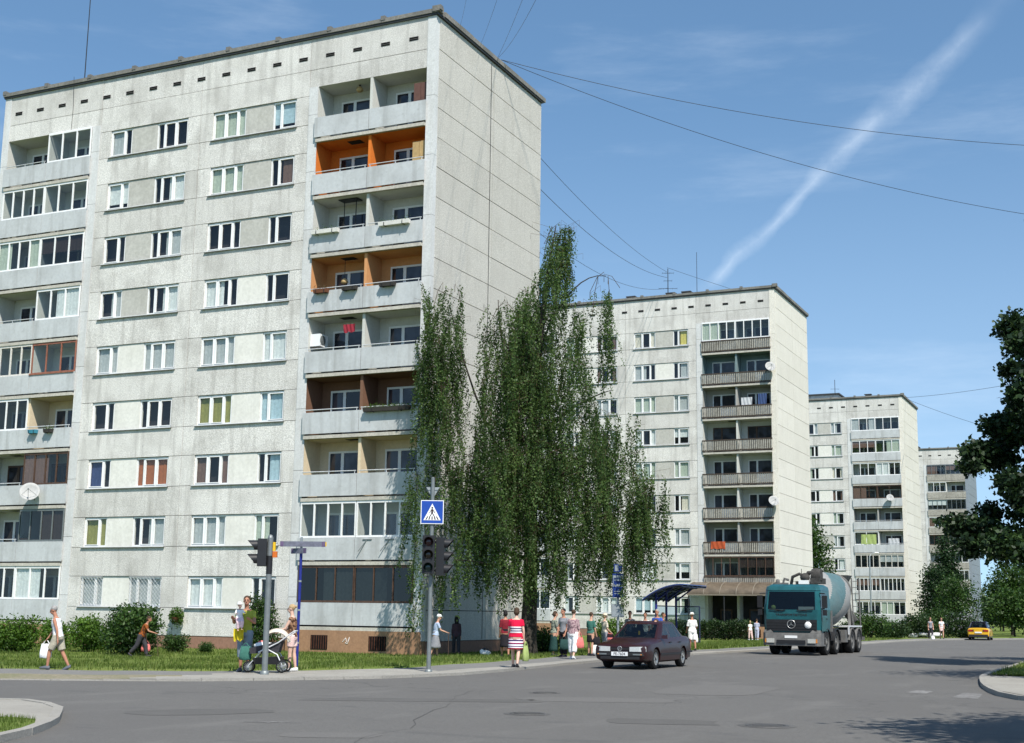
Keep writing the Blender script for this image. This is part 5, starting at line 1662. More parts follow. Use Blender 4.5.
w = MB(); w.box(.28, .14, 1.925, 1.0, .17, 2.05); w.build('paper_sheet', M['signwhite'], tr)
# grille
w = MB(); w.loft([[(-1.08, -.015, 1.02), (1.08, -.015, 1.02), (1.08, .1, 1.02), (-1.08, .1, 1.02)], [(-1.10, -.02, 1.50), (1.10, -.02, 1.50), (1.10, .1, 1.50), (-1.10, .1, 1.50)]], 0, False)
for z in (1.12, 1.24, 1.36): w.box(-1.06, -.034, z, 1.06, -.016, z + .025, 1)
w.build('grille', [M['signal'], M['trim']], tr)
w = MB(); w.lathe([(.155, -.045), (.168, -.060), (.185, -.045)], (0, 0, 1.30), 26, axis='y', caps=False)
for k in range(3):
    a = PI / 2 + 2 * PI * k / 3; d = Vector((math.cos(a), 0, math.sin(a))); b = Vector((-math.sin(a), 0, math.cos(a))); C = Vector((0, -.05, 1.30))
    w.face([C + d * .165, C - d * .02 + b * .032 , C - d * .02 - b * .032]); w.face([C + d * .165, C - d * .02 - b * .032, C - d * .02 + b * .032])
w.build('star_emblem', M['alloy'], tr)
w = MB(); w.lathe([(.01, -.052), (.13, -.050), (.15, -.02)], (.72, 0, 1.27), 20, axis='y', caps=False); w.build('round_decal', M['signwhite'], tr)
w = MB(); text_mesh(w, 'TRANSPORTBETONS', Matrix.Translation((0, .008, 1.70)) @ FRONT @ Matrix.Rotation(R(-.6), 4, 'X') @ Matrix.Diagonal((1.0, .85, 1, 1)), .145); w.build('lettering', M['signblack'], tr)
w = MB(); text_mesh(w, '4140', Matrix.Translation((.72, -.027, 1.44)) @ FRONT, .08); w.build('type_digits', M['alloy'], tr)
for s in (-1, 1):
    w = MB(); w.tube([(s * .25, -.005, 1.905), (s * .7, -.01, 1.86)], .016, 5); w.tube([(s * .35, -.012, 1.885), (s * .95, -.02, 1.93)], .02, 5); w.build('wiper', M['trim'], tr)
# bumper
w = MB()
w.loft([[(-1.25, .04, .40), (-1.1, -.10, .40), (1.1, -.10, .40), (1.25, .04, .40), (1.25, .6, .40), (-1.25, .6, .40)], [(-1.25, .02, .62), (-1.12, -.13, .62), (1.12, -.13, .62), (1.25, .02, .62), (1.25, .6, .62), (-1.25, .6, .62)], [(-1.25, .04, .94), (-1.12, -.08, .94), (1.12, -.08, .94), (1.25, .04, .94), (1.25, .6, .94), (-1.25, .6, .94)]], 0, False)
for s in (-1, 1): w.loft([[(s * .80, -.06, .945), (s * 1.22, -.0, .945), (s * 1.22, .4, .945), (s * .80, .4, .945)], [(s * .90, -.02, 1.06), (s * 1.20, .02, 1.06), (s * 1.20, .4, 1.06), (s * .90, .4, 1.06)]], 0, False)
w.build('bumper', M['dustgrey'], tr, sharp=30)
w = MB(); w.box(-.62, -.145, .50, .62, -.11, .64, 0); w.build('air_slot', M['signal'], tr)
w = MB(); w.box(-.27, -.14, .72, .27, -.11, .83, 0); w.build('number_plate', M['plate'], tr)
for s in (-1, 1):
    w = MB(); w.box(s * .72, -.150, .52, s * 1.06, -.115, .70, 0); w.box(s * 1.065, -.13, .53, s * 1.13, -.09, .69, 1); w.build('headlight', [M['lamp'], M['amberlamp']], tr)
    w = MB(); w.tube([(s * 1.18, .25, 2.62), (s * 1.42, .15, 2.6)], .025, 6); w.tube([(s * 1.18, .3, 1.95), (s * 1.40, .18, 1.98)], .025, 6); w.box(s * 1.30, .12, 2.0, s * 1.52, .22, 2.52); w.box(s * 1.32, .14, 1.68, s * 1.50, .22, 1.93); w.build('mirror', M['signal'], tr)
    w = MB(); w.box(s * 1.235, .25, 1.02, s * 1.252, 1.25, 1.90); w.box(s * 1.25, 1.08, 1.52, s * 1.275, 1.22, 1.56, 1); w.build('door', [M['teal'], M['trim']], tr)
    w = MB(); w.box(s * .95, .55, .40, s * 1.24, .9, .46); w.box(s * .95, .55, .70, s * 1.24, .9, .76); w.build('step', M['dustgrey'], tr)
# chassis, wheels, mudguards
w = MB()
for s in (-1, 1): w.box(s * .32, .5, .78, s * .44, 8.6, 1.06)
for y in (2.2, 4.2, 6.0, 8.4): w.box(-.32, y, .82, .32, y + .15, 1.02)
w.box(-.9, 3.9, .45, -.46, 5.2, 1.0); w.box(.46, 3.9, .45, .95, 5.0, 1.0); w.box(-.5, .6, .55, .5, 2.2, 1.0)
w.build('chassis', M['chassis'], tr)
WY = (1.25, 3.0, 6.05, 7.40)
for y in WY:
    for s in (-1, 1):
        wheel(tr, (s * 1.07, y, .52), .52, .30 if y < 4 else .34, s, 0, ('tyre', 'dustgrey'))
        if y > 4: wheel(tr, (s * .70, y, .52), .52, .30, s, 0, ('tyre', 'dustgrey'))
        w = MB(); ring = lambda rr_, x: [(x, y + rr_ * math.cos(R(8 + 164 * k / 12)), .52 + rr_ * math.sin(R(8 + 164 * k / 12))) for k in range(13)]
        xa, xb = (s * .86, s * 1.26) if y < 4 else (s * .50, s * 1.26)
        w.loft([ring(.62, xa), ring(.62, xb), ring(.585, xb), ring(.585, xa)], 0, True, False, False); w.build('mudguard', M['signal' if y < 4 else 'dustgrey'], tr, sharp=40)
w = MB(); w.box(-1.2, 8.7, .55, 1.2, 8.8, .72); w.box(-1.0, 8.68, .6, -.75, 8.699, .7); w.build('rear_bumper', M['dustgrey'], tr)
w = MB()
for s in (-1, 1): w.box(s * .5, 5.35, 1.18, s * 1.22, 8.2, 1.24)
w.box(1.20, 5.3, .85, 1.245, 5.45, 1.24); w.build('side_deck', M['rail'], tr)
# drum, its axis rising to the rear
ax = Matrix.Translation((0, 5.55, 2.42)) @ Matrix.Rotation(R(11), 4, 'X')
prof = [(.35, -2.75), (.70, -2.7), (.98, -2.1), (1.17, -1.35), (1.22, -.5), (1.20, .5), (1.0, 1.5), (.72, 2.4), (.55, 2.9), (.50, 2.92)]
fine = []
for i in range(len(prof) - 1):
    for j in range(10):
        t = j / 10; fine.append((prof[i][0] + (prof[i + 1][0] - prof[i][0]) * t, prof[i][1] + (prof[i + 1][1] - prof[i][1]) * t))
fine.append(prof[-1]); nn_ = 96
w = MB(); vs_ = [ax @ Vector((r_ * math.cos(2 * PI * k / nn_), y_, r_ * math.sin(2 * PI * k / nn_))) for r_, y_ in fine for k in range(nn_)]
w.v = [tuple(v) for v in vs_]
for i in range(len(fine) - 1):
    for k in range(nn_):
        k2 = (k + 1) % nn_; a = k / nn_
        yy = fine[i][1]
        ph = (a * 1.0 + .02) % 1
        tealband = ((yy + 2.9) / 5.8 * .38 - a + .02) % .5 < .15
        w.f.append((i * nn_ + k, i * nn_ + k2, (i + 1) * nn_ + k2, (i + 1) * nn_ + k)); w.m.append(1 if tealband else 0); w.s.append(True)
w.build('drum', [M['drumgrey'], M['drumteal']], tr)
w = MB(); w.lathe([(.72, 2.40), (.80, 2.42), (.80, 2.56), (.70, 2.58)], n=28, axis='y', caps=False); w.xf(ax); w.build('drum_ring', M['dustgrey'], tr)
w = MB()
w.box(-.75, 2.35, 1.06, .75, 2.6, 1.9); w.box(-.5, 2.3, 1.88, .5, 2.75, 2.35)
w.build('drum_motor', M['dustgrey'], tr); w = MB()
for s in (-1, 1): w.bar((s * .7, 7.9, 1.06), (s * .62, 8.1, 2.5), .12); w.bar((s * .7, 8.6, 1.06), (s * .62, 8.15, 2.5), .12); None
w.bar((-.62, 8.1, 2.5), (.62, 8.1, 2.5), .12); w.build('drum_stand', M['dustgrey'], tr)
# hopper and chutes
w = MB(); w.loft([[(-.35, 8.15, 3.0), (.35, 8.15, 3.0), (.35, 8.7, 3.0), (-.35, 8.7, 3.0)], [(-.65, 7.9, 3.62), (.65, 7.9, 3.62), (.65, 9.0, 3.62), (-.65, 9.0, 3.62)]], 0, False, False); w.build('hopper', M['dustgrey'], tr)
w = MB(); half = lambda c, r_: [Vector(c) + Vector((r_ * math.cos(PI + PI * k / 8), 0, r_ * math.sin(PI + PI * k / 8))) for k in range(9)]
w.loft([half((0, 8.5, 2.5), .3), half((.5, 9.4, 1.6), .24)], 0, True, False, False); w.build('chute', M['dustgrey'], tr)
w = MB(); w.bar((.72, 8.75, .8), (.66, 8.75, 3.5), .05); w.bar((1.05, 8.75, .8), (1.0, 8.75, 3.5), .05)
for k in range(9): w.bar((.71, 8.75, .95 + k * .3), (1.04, 8.75, .95 + k * .3), .03)
w.build('ladder', M['dustgrey'], tr)
# machinery carried above the cab roof: folded conveyor head, hoses, beacon
w = MB()
w.box(-.15, 1.4, 3.02, .35, 3.4, 3.16); w.box(.55, 1.2, 3.05, .95, 2.4, 3.30)
w.tube([(-.4, 1.6, 3.0), (-.3, 1.5, 3.35), (.0, 1.5, 3.48), (.3, 1.6, 3.30)], .07, 8); w.tube([(.2, 1.5, 3.2), (.45, 1.4, 3.52), (.72, 1.4, 3.55), (.9, 1.5, 3.2)], .10, 8)
w.ell((.30, 1.3, 3.32), .22, .2, .2, n=10); w.lathe([(.3, -.2), (.34, 0), (.3, .2)], (.75, 1.6, 3.40), 14, axis='x'); w.tube([(.1, 1.5, 3.0), (.1, 1.5, 3.7)], .015, 5); w.tube([(.55, 1.5, 3.0), (.56, 1.5, 3.65)], .015, 5)
w.build('folded_boom_head', M['chassis'], tr)
w = MB(); w.box(-.95, .75, 3.0, -.35, 1.0, 3.08); w.lathe([(.09, 3.08), (.09, 3.2), (.02, 3.24)], (-.8, .88, 0), 12); w.tube([(-.55, .85, 3.05), (-.5, .85, 3.26), (-.3, .85, 3.2)], .05, 8); w.build('beacon_bar', M['dustgrey'], tr)
w = MB(); w.box(.05, 1.15, 3.03, .5, 1.3, 3.2); w.build('white_lamp_box', M['signwhite'], tr)
w = MB(); w.box(.95, 2.2, 1.0, 1.2, 2.4, 1.9); w.build('air_intake', M['dustgrey'], tr)
w = MB(); w.box(.46, 5.02, .5, 1.15, 5.7, 1.05); w.build('side_tank', M['dustgrey'], tr)
# ------------------------------------------------------------------ trees, bushes, hedges
M['birchleaf'] = leafmat('birch_leaves', (.044, .090, .024), (.092, .165, .044), (.19, .27, .095), .45)
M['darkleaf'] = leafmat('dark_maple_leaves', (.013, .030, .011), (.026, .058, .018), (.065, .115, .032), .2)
M['midleaf'] = leafmat('broad_leaves', (.022, .055, .010), (.045, .10, .018), (.09, .16, .03), .3)
M['deepleaf'] = leafmat('deep_green_leaves', (.012, .034, .012), (.025, .06, .018), (.05, .095, .03), .25)
M['bushleaf'] = leafmat('sunlit_bush_leaves', (.045, .105, .012), (.09, .18, .022), (.16, .26, .05), .3)
M['bushdark'] = leafmat('dark_bush_leaves', (.022, .055, .012), (.045, .10, .02), (.09, .155, .034), .25)
M['hedgeleaf'] = leafmat('hedge_leaves', (.014, .035, .010), (.03, .06, .016), (.06, .10, .03), .2)
M['lilac'] = leafmat('lilac_blossom', (.42, .40, .46), (.55, .53, .58), (.66, .65, .68), .2)
M['pinkfl'] = leafmat('pink_blossom', (.55, .25, .33), (.65, .4, .45), (.75, .6, .6), .2)
M['bark'] = weathered('dark_bark', (.055, .045, .035), (.02, .017, .014), .3, .5, (14, .4), .6, .95, 18)
M['birchbark'] = weathered('old_birch_bark', (.07, .06, .05), (.018, .016, .014), .4, .6, (9, .5), .6, .95, 14)
M['twig'] = simple('brown_twig', (.085, .06, .04), .9, .1)


def fastleaves(w, rr, pts, l, wd, hang=0):
    U = rr.uniform; G = rr.gauss
    V, F, MM, SS = w.v, w.f, w.m, w.s
    for (x, y, z) in pts:
        ax_, ay, az = G(0, 1), G(0, 1), G(0, .8) - hang
        k = 1 / math.sqrt(ax_ * ax_ + ay * ay + az * az + 1e-9); ax_ *= k; ay *= k; az *= k
        bx_, by_, bz = G(0, 1), G(0, 1), G(0, 1)
        d = ax_ * bx_ + ay * by_ + az * bz; bx_ -= d * ax_; by_ -= d * ay; bz -= d * az
        k = 1 / math.sqrt(bx_ * bx_ + by_ * by_ + bz * bz + 1e-9)
        s = U(.65, 1.35); a = l * s * .5; b = wd * s * .5 * k
        n = len(V)
        V.append((x - ax_ * a, y - ay * a, z - az * a)); V.append((x + bx_ * b, y + by_ * b, z + bz * b)); V.append((x + ax_ * a, y + ay * a, z + az * a)); V.append((x - bx_ * b, y - by_ * b, z - bz * b))
        F.append((n, n + 1, n + 2, n + 3)); MM.append(0); SS.append(False)


# ---- the weeping birch
BX, BY, BZ = 4.95, -.15, .05
BRZ = -YAW
birch = empty('weeping_birch', (BX, BY, BZ), BRZ, 'tall weeping birch with hanging curtains of leaves before the corner of the near block', 'tree')
FWH = Vector((fw.x, fw.y, 0)).normalized()
D0 = (Vector((BX, BY, 0)) - Vector((CAM.x, CAM.y, 0))).dot(FWH)


def tp(px, py, dd=0.0):      # survey point -> the tree's own frame at depth dd behind the trunk
    d = ray(px, py); p = CAM + d * ((D0 + dd) / d.dot(FWH)) - Vector((BX, BY, BZ))
    return Vector((p.dot(r0), dd, p.z))


rr = random.Random(21)
tw_ = MB(); lv = MB()
tr_pts = [tp(528, 659), tp(528, 640), tp(530, 600), tp(531, 520), tp(533, 430), tp(540, 340), tp(548, 270), tp(556, 226)]
tr_r = [.42, .34, .29, .25, .19, .13, .07, .02]
w = MB(); w.tube(tr_pts, tr_r, 12)
for a in range(5):
    an = a * 1.3; w.tube([tr_pts[0] + Vector((math.cos(an) * .62, math.sin(an) * .62, -.1)), tr_pts[0] + Vector((math.cos(an) * .3, math.sin(an) * .3, .12)), tr_pts[1] + Vector((math.cos(an) * .1, math.sin(an) * .1, .2))], [.08, .13, .1], 7)
w.build('trunk', M['birchbark'], birch)
LIMBS = [((531, 560), (470, 540), (436, 525), 1.0), ((532, 500), (480, 440), (448, 300), -.4), ((532, 470), (500, 360), (498, 300), .8), ((531, 540), (590, 500), (640, 478), -.6), ((533, 440), (575, 400), (612, 390), .9),
         ((541, 345), (572, 270), (606, 276), .3), ((531, 520), (500, 470), (470, 455), -1.6), ((531, 560), (560, 540), (600, 530), 1.8), ((533, 420), (515, 350), (505, 345), -1.2), ((531, 580), (490, 560), (455, 560), -1.8), ((531, 500), (560, 470), (585, 465), -2.0), ((533, 450), (545, 420), (560, 420), 2.2),
         ((536, 380), (520, 330), (512, 310), .2), ((533, 450), (590, 440), (628, 465), .5), ((544, 300), (552, 240), (570, 250), .3)]
LT = []
for i, (a, b, c, dd) in enumerate(LIMBS):
    w = MB(); A, B_, C_ = tp(*a), tp(*b, dd * .6), tp(*c, dd); pts = []
    for k in range(9):
        t = k / 8; pts.append(A * (1 - t) ** 2 + B_ * 2 * t * (1 - t) + C_ * t * t)
    k_ = .035 if i in (5, 14) else .075
    w.tube(pts, [k_ * (1 - t / 8) + .014 for t in range(9)], 7); w.build('limb', M['birchbark'], birch)
# (x0, x1, top, bottom, strands, depth spread, min len, max len)
REG = [(424, 461, 282, 470, 125, 1.0, 1.2, 3.4), (416, 462, 330, 560, 90, 1.1, 1.5, 3.6), (404, 446, 470, 640, 34, 1.2, 1.0, 2.6), (482, 522, 300, 470, 95, 1.2, 1.0, 3.0), (543, 560, 226, 330, 42, .5, .8, 2.4), (561, 572, 224, 318, 36, .5, .8, 2.3), (520, 554, 290, 420, 76, 1.0, 1.0, 2.8), (560, 584, 306, 420, 26, 1.1, .8, 2.6),
       (586, 612, 286, 420, 26, .9, 1.2, 3.4), (478, 606, 238, 560, 330, 2.4, 1.0, 3.2), (462, 600, 440, 605, 250, 2.8, 1.0, 2.8), (452, 486, 430, 620, 60, 1.6, 1.2, 3.0), (596, 640, 410, 590, 110, 1.5, 1.0, 2.8), (628, 664, 468, 592, 95, 1.3, 1.0, 2.8), (600, 640, 500, 600, 50, 1.5, .8, 2.2), (430, 640, 540, 618, 110, 2.2, .6, 1.4), (496, 580, 440, 614, 170, -2.0, .8, 2.4), (505, 575, 345, 520, 131, -1.6, 1.0, 2.8), (648, 668, 488, 545, 8, .6, .6, 1.4)]
for (x0, x1, y0, y1, n, sp_, l0, l1) in REG:
    cols = [(rr.uniform(x0, x1), rr.uniform(-sp_, sp_) if sp_ > 0 else rr.uniform(sp_ - .5, -.3)) for _ in range(max(4, n // (6 if n > 130 else 7)))]
    for i in range(int(n * (1.75 if n > 130 else 1.3))):
        cx_, cdd = rr.choice(cols)
        jit = 2.6 if n < 130 else 6.0
        px = min(max(cx_ + rr.gauss(0, jit), x0 - 1), x1 + 1); dd = cdd + rr.gauss(0, .3)
        ln = rr.uniform(l0, l1)
        ye = y0
        if n > 130: ye = max(y0, (240 + (545 - px) * 2.3 if px < 545 else 240 + max(0, px - 560) * 4.2) + rr.uniform(-6, 16))
        pyb = max(y1 - ln * 24.9, ye)
        py = ye + abs(rr.gauss(0, .5)) * max(4, pyb - ye) if rr.random() < .45 else rr.uniform(ye, max(ye + 4, pyb))
        if py > pyb + 10: py = ye + rr.random() * 12
        p = tp(px, py, dd)
        zlo = tp(px, y1 + rr.uniform(-14, 8), dd).z
        ln = min(ln, p.z - zlo)
        if ln < .3: continue
        sx, sy = rr.gauss(0, .17), rr.gauss(0, .17); ph = rr.uniform(0, 6)
        if rr.random() < .35:
            q = p + Vector((rr.gauss(0, .35), rr.gauss(0, .35), .18))
            tw_.tube([q + Vector((0, 0, -.25)), q, p], .006, 3, caps=False)
        nl = int(ln * 17); pts = []; line = []
        for k in range(nl + 1):
            t = k / nl
            c_ = p + Vector((sx * t * ln * .6 + .05 * math.sin(ph + t * 5), sy * t * ln * .6 + .05 * math.cos(ph + t * 4), -ln * t))
            if k % 6 == 0: line.append(c_)
            if t > .03:
                for _ in range(3 if (k + i) % 2 and t < .8 else 2):
                    pts.append((c_.x + rr.gauss(0, .055), c_.y + rr.gauss(0, .055), c_.z + rr.gauss(0, .03)))
        if len(line) > 1: tw_.tube(line, .0035, 3, caps=False)
        fastleaves(lv, rr, pts, .092, .060, .8)
# bare drooping tips over the crown
for (px, py, dx, dy) in ((590, 292, 14, -20), (604, 274, 16, 14), (560, 222, -16, 22), (552, 226, -8, 30), (443, 282, -10, 26), (455, 284, 6, 20), (505, 300, -18, 30), (508, 304, 16, 26), (608, 276, 2, 34), (598, 276, -6, 40)):
    a, b = tp(px, py, .3), tp(px + dx, py + dy, .4); tw_.tube([a - Vector((0, 0, .35)), a, a.lerp(b, .5) + Vector((0, 0, .2)), b], .012, 4)
birch_leaves = lv.build('crown', M['birchleaf'], birch)
tw_.build('twigs', M['twig'], birch)


def lobes_points(lobes, n, rr, shell=.45):
    tot = sum((a[3] * a[4] * a[5]) ** .67 for a in lobes); pts = []
    for (x, y, z, rx, ry, rz) in lobes:
        k = int(n * (rx * ry * rz) ** .67 / tot)
        for _ in range(k):
            a, b, c = rr.gauss(0, 1), rr.gauss(0, 1), rr.gauss(0, 1); q = 1 / math.sqrt(a * a + b * b + c * c + 1e-9)
            r_ = rr.random() ** shell
            jag = 1 + .28 * mnoise.noise(Vector((a * q * 2.2 + x * 3, b * q * 2.2 + y, c * q * 2.2 + z)))
            r_ *= jag
            pts.append((x + a * q * rx * r_, y + b * q * ry * r_, z + c * q * rz * r_))
    return pts


def clumped(pts, rr, per, sd):
    out = []
    for p in pts:
        for _ in range(per): out.append((p[0] + rr.gauss(0, sd), p[1] + rr.gauss(0, sd), p[2] + rr.gauss(0, sd * .8)))
    return out


def tree(name, loc, h, cr_, trunk_h, n, leaf_, mt, label, seed, conic=False, group=None, squash=1.0):
    rr = random.Random(seed); e = empty(name, loc, rr.uniform(0, 6), label, 'tree', group)
    lobes = []
    ch = h - trunk_h
    nl = 15
    for i in range(nl):
        t = (i + .5) / nl
        if conic: rad = cr_ * (1 - t) ** .8 * .75 + .15
        else: rad = cr_ * .62 * math.sin(PI * (.15 + .78 * t)) ** .7
        a = i * 2.4 + rr.uniform(-.4, .4); z = trunk_h + ch * (.08 + .84 * t)
        s = (.5 if not conic else .42) * cr_ * rr.uniform(.75, 1.15) * (1 - .45 * t if conic else 1)
        lobes.append((math.cos(a) * rad, math.sin(a) * rad, z, s, s, s * .72 * squash))
    lobes.append((0, 0, trunk_h + ch * .5, cr_ * .5, cr_ * .5, ch * .45))
    w = MB(); w.tube([(0, 0, -.4), (0, 0, trunk_h * .5), (rr.uniform(-.1, .1), rr.uniform(-.1, .1), trunk_h), (0, 0, h * .8)], [h * .026, h * .02, h * .016, .03], 9)
    w.build('trunk', M['bark'], e)
    for lb in lobes[:-1:2]:
        w = MB(); b = Vector((0, 0, max(trunk_h * .7, lb[2] - lb[3] * 1.1))); c = Vector(lb[:3]); w.tube([b, b.lerp(c, .5) + Vector((0, 0, .15)), c], [h * .009, h * .006, h * .003], 6); w.build('limb', M['bark'], e)
    per = 5; pts = clumped(lobes_points(lobes, n // per, rr), rr, per, leaf_ * 1.5)
    lv = MB(); fastleaves(lv, rr, pts, leaf_, leaf_ * .62, .2); lv.build('crown', M[mt], e)
    return e


def bush(name, x, y, z, rx, ry, h, n, leaf_, mt, label, seed, flowers=None, nf=0, group=None, cat='bush'):
    rr = random.Random(seed); e = empty(name, (x, y, z), 0, label, cat, group)
    k = max(4, int(rx * 5)); lobes = []
    for i in range(k):
        a = rr.uniform(0, 2 * PI); q = rr.random() ** .5 * .62
        hz = h * rr.uniform(.30, .62)
        lobes.append((math.cos(a) * q * rx, math.sin(a) * q * ry, hz, rx * rr.uniform(.38, .55), ry * rr.uniform(.38, .55), h * rr.uniform(.30, .40)))
    lobes.append((0, 0, h * .42, rx * .72, ry * .72, h * .42))
    pts = clumped(lobes_points(lobes, n // 4, rr, .3), rr, 4, leaf_ * 1.1); pts = [p for p in pts if p[2] > -.02]
    lv = MB(); fastleaves(lv, rr, pts, leaf_, leaf_ * .62, .1); lv.build('foliage', M[mt], e)
    w = MB()
    for i in range(9):
        a = rr.uniform(0, 6.28); w.tube([(rr.gauss(0, .08), rr.gauss(0, .08), -.15), (math.cos(a) * rx * .3, math.sin(a) * ry * .3, h * .4), (math.cos(a) * rx * .6, math.sin(a) * ry * .6, h * .75)], [.03, .02, .008], 5)
    w.build('stems', M['bark'], e)
    if flowers:
        fp = lobes_points(lobes, nf // 5, rr, .02); fp = clumped([p for p in fp if p[2] > h * .35], rr, 5, leaf_ * .5)
        lv = MB(); fastleaves(lv, rr, fp, leaf_ * .7, leaf_ * .5); lv.build('blossom', M[flowers], e)
    return e


# ---- dark maple at the right edge: boughs seen, the rest of the crown out of the picture
MXY = Vector((25.7, 3.4, .26))
maple = empty('maple', MXY, BRZ, 'large dark-leaved tree reaching in from the right edge', 'tree')
DM = (MXY - Vector((CAM.x, CAM.y, 0))).dot(FWH)


def mp_(px, py, dd):
    d = ray(px, py); p = CAM + d * ((DM + dd) / d.dot(FWH)) - MXY
    return Vector((p.dot(r0), dd, p.z))


rr = random.Random(33)
CL = [(1012, 326, 13, 13), (1019, 346, 12, 12), (1010, 370, 9, 7), (1021, 396, 14, 17), (998, 426, 15, 11), (1015, 430, 15, 19), (978, 452, 15, 11), (997, 456, 18, 15), (972, 467, 10, 6), (1010, 482, 12, 14), (1020, 500, 12, 26), (958, 524, 16, 9), (984, 532, 20, 13), (970, 547, 13, 9), (1002, 545, 20, 14), (1020, 545, 14, 20), (990, 512, 12, 8), (1040, 400, 24, 60), (1045, 500, 24, 50), (1040, 340, 16, 26), (1066, 440, 30, 90)]
lobes = []
for (px, py, rx, ry) in CL:
    for _ in range(2):
        dd = rr.uniform(-2.4, 1.6) if px > 985 else rr.uniform(-1.2, .8)
        c = mp_(px, py, dd); k = DM / FPX; lobes.append((c.x, c.y, c.z, rx * k, max(rx * k * 1.2, .5), ry * k))
vis = clumped(lobes_points(lobes, 6500, rr, .45), rr, 6, .15)
big = []
for i in range(20):
    a = i * 2.4; t = i / 20; rad = 3.9 * math.sin(PI * (.2 + .7 * t)); big.append((1.9 + abs(math.cos(a)) * rad, math.sin(a) * rad, 4.2 + 6.2 * t, 2.0, 2.0, 1.5))
vis += clumped(lobes_points(big, 4200, rr, .55), rr, 5, .22)
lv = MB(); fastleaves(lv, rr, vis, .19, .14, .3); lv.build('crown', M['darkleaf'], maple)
w = MB(); w.tube([(0, 0, -.3), (.05, 0, 2), (.2, 0, 5), (.6, 0, 10)], [.34, .27, .2, .06], 10); w.build('trunk', M['bark'], maple)
for (px, py, dd) in ((965, 525, -.4), (985, 452, .2), (1005, 428, -1), (1012, 345, .3), (1000, 545, .8), (1018, 470, -1.5)):
    w = MB(); c = mp_(px, py, dd); b = Vector((.1, 0, max(2.6, c.z - 1.6))); w.tube([b, b.lerp(c, .55) + Vector((0, 0, .35)), c], [.10, .06, .015], 7); w.build('limb', M['bark'], maple)
# a second tree of the kind stands just outside the picture in its pit; its shade falls across the near asphalt
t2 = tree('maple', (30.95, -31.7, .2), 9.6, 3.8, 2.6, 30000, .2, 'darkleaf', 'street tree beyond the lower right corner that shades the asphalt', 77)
w = MB(); w.lathe([(.95, .1), (.95, .27), (.83, .27), (.83, .1)], (30.95, -31.7, 0), 24, caps=False); tag(w.build('kerb', M['kerb']), kind='structure')
w = MB(); w.lathe([(.84, .235), (.01, .245)], (30.95, -31.7, 0), 24, caps=False); tag(w.build('soil', M['dirt']), kind='structure')

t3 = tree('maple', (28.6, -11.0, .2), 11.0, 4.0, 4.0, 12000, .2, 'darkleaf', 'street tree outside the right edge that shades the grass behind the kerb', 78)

# ---- bushes before the near block
def bpix(px, py, z=.08): return gp(px, py, z)
q = bpix(13, 650); bush('bush', q.x, q.y, -.02, 1.25, .95, 1.6, 7000, .10, 'bushleaf', 'round green bush at the far left edge below the balconies', 1)
q = bpix(45, 648); bush('bush', q.x, q.y + .6, -.02, .75, .7, 1.42, 4200, .10, 'bushleaf', 'small bush right behind the man in the white vest', 2)
q = bpix(82, 650); bush('bush', q.x, q.y + .4, -.02, 1.05, .85, 1.55, 6000, .10, 'bushleaf', 'light green bush just right of the man in the white vest', 3)
q = aty(131, 655, -8.7); bush('bush', q.x, q.y, -.02, 1.6, 1.15, 2.1, 11000, .11, 'bushdark', 'biggest bush, under the two grated ground-floor windows', 4)
q = bpix(176, 651); bush('flowering_shrub', q.x, q.y, -.02, .62, .45, .78, 2200, .08, 'bushdark', 'low shrub with a few pink flowers right of the biggest bush', 5, 'pinkfl', 40)
q = bpix(207, 651); bush('bush', q.x, q.y, -.02, .38, .34, .48, 1800, .06, 'bushdark', 'tiny round clipped bush on the lawn by the plinth', 6)
q = aty(262, 650, -1.0); bush('tall_shrub', q.x, q.y, -.02, .85, .6, 2.75, 5200, .10, 'bushdark', 'tall shrub against the wall behind the father', 7)
# ---- bushes further along the street
q = gp(548, 656, .1); bush('bush', q.x - 2.0, q.y + 4, -.02, .9, .9, 1.35, 3500, .10, 'bushdark', 'bush at the lawn edge left of the waiting group', 8)
q = gp(598, 652, .1); bush('bush', q.x - 1.2, q.y + 5, -.02, .95, .9, 1.9, 3600, .11, 'bushleaf', 'upright bush behind the woman with the pink bag', 9)
rr = random.Random(14)
e = empty('hedge', (B2.location.x - 3.4, B2.location.y - 8.0, .0), 0, 'dark clipped hedge across the lawn before the brown canopy', 'hedge')
pts = []
for i in range(10500):
    x, y, z = rr.uniform(-3.7, 3.4), rr.uniform(-.6, .6), rr.random() ** .7 * (1.35 + .12 * math.sin(i)); z *= 1 + .18 * mnoise.noise(Vector((x * 1.3, y, 0)))
    if rr.random() < .35: y = rr.choice((-.6, .6)) * rr.uniform(.9, 1.15)
    pts.append((x, y, z))
lv = MB(); fastleaves(lv, rr, pts, .13, .09); lv.build('foliage', M['hedgeleaf'], e)
w = MB()
for i in range(16): w.tube([(-3.5 + i * .45, rr.uniform(-.2, .2), -.1), (-3.5 + i * .45 + rr.uniform(-.1, .1), 0, 1.0)], .025, 5)
w.build('stems', M['bark'], e)
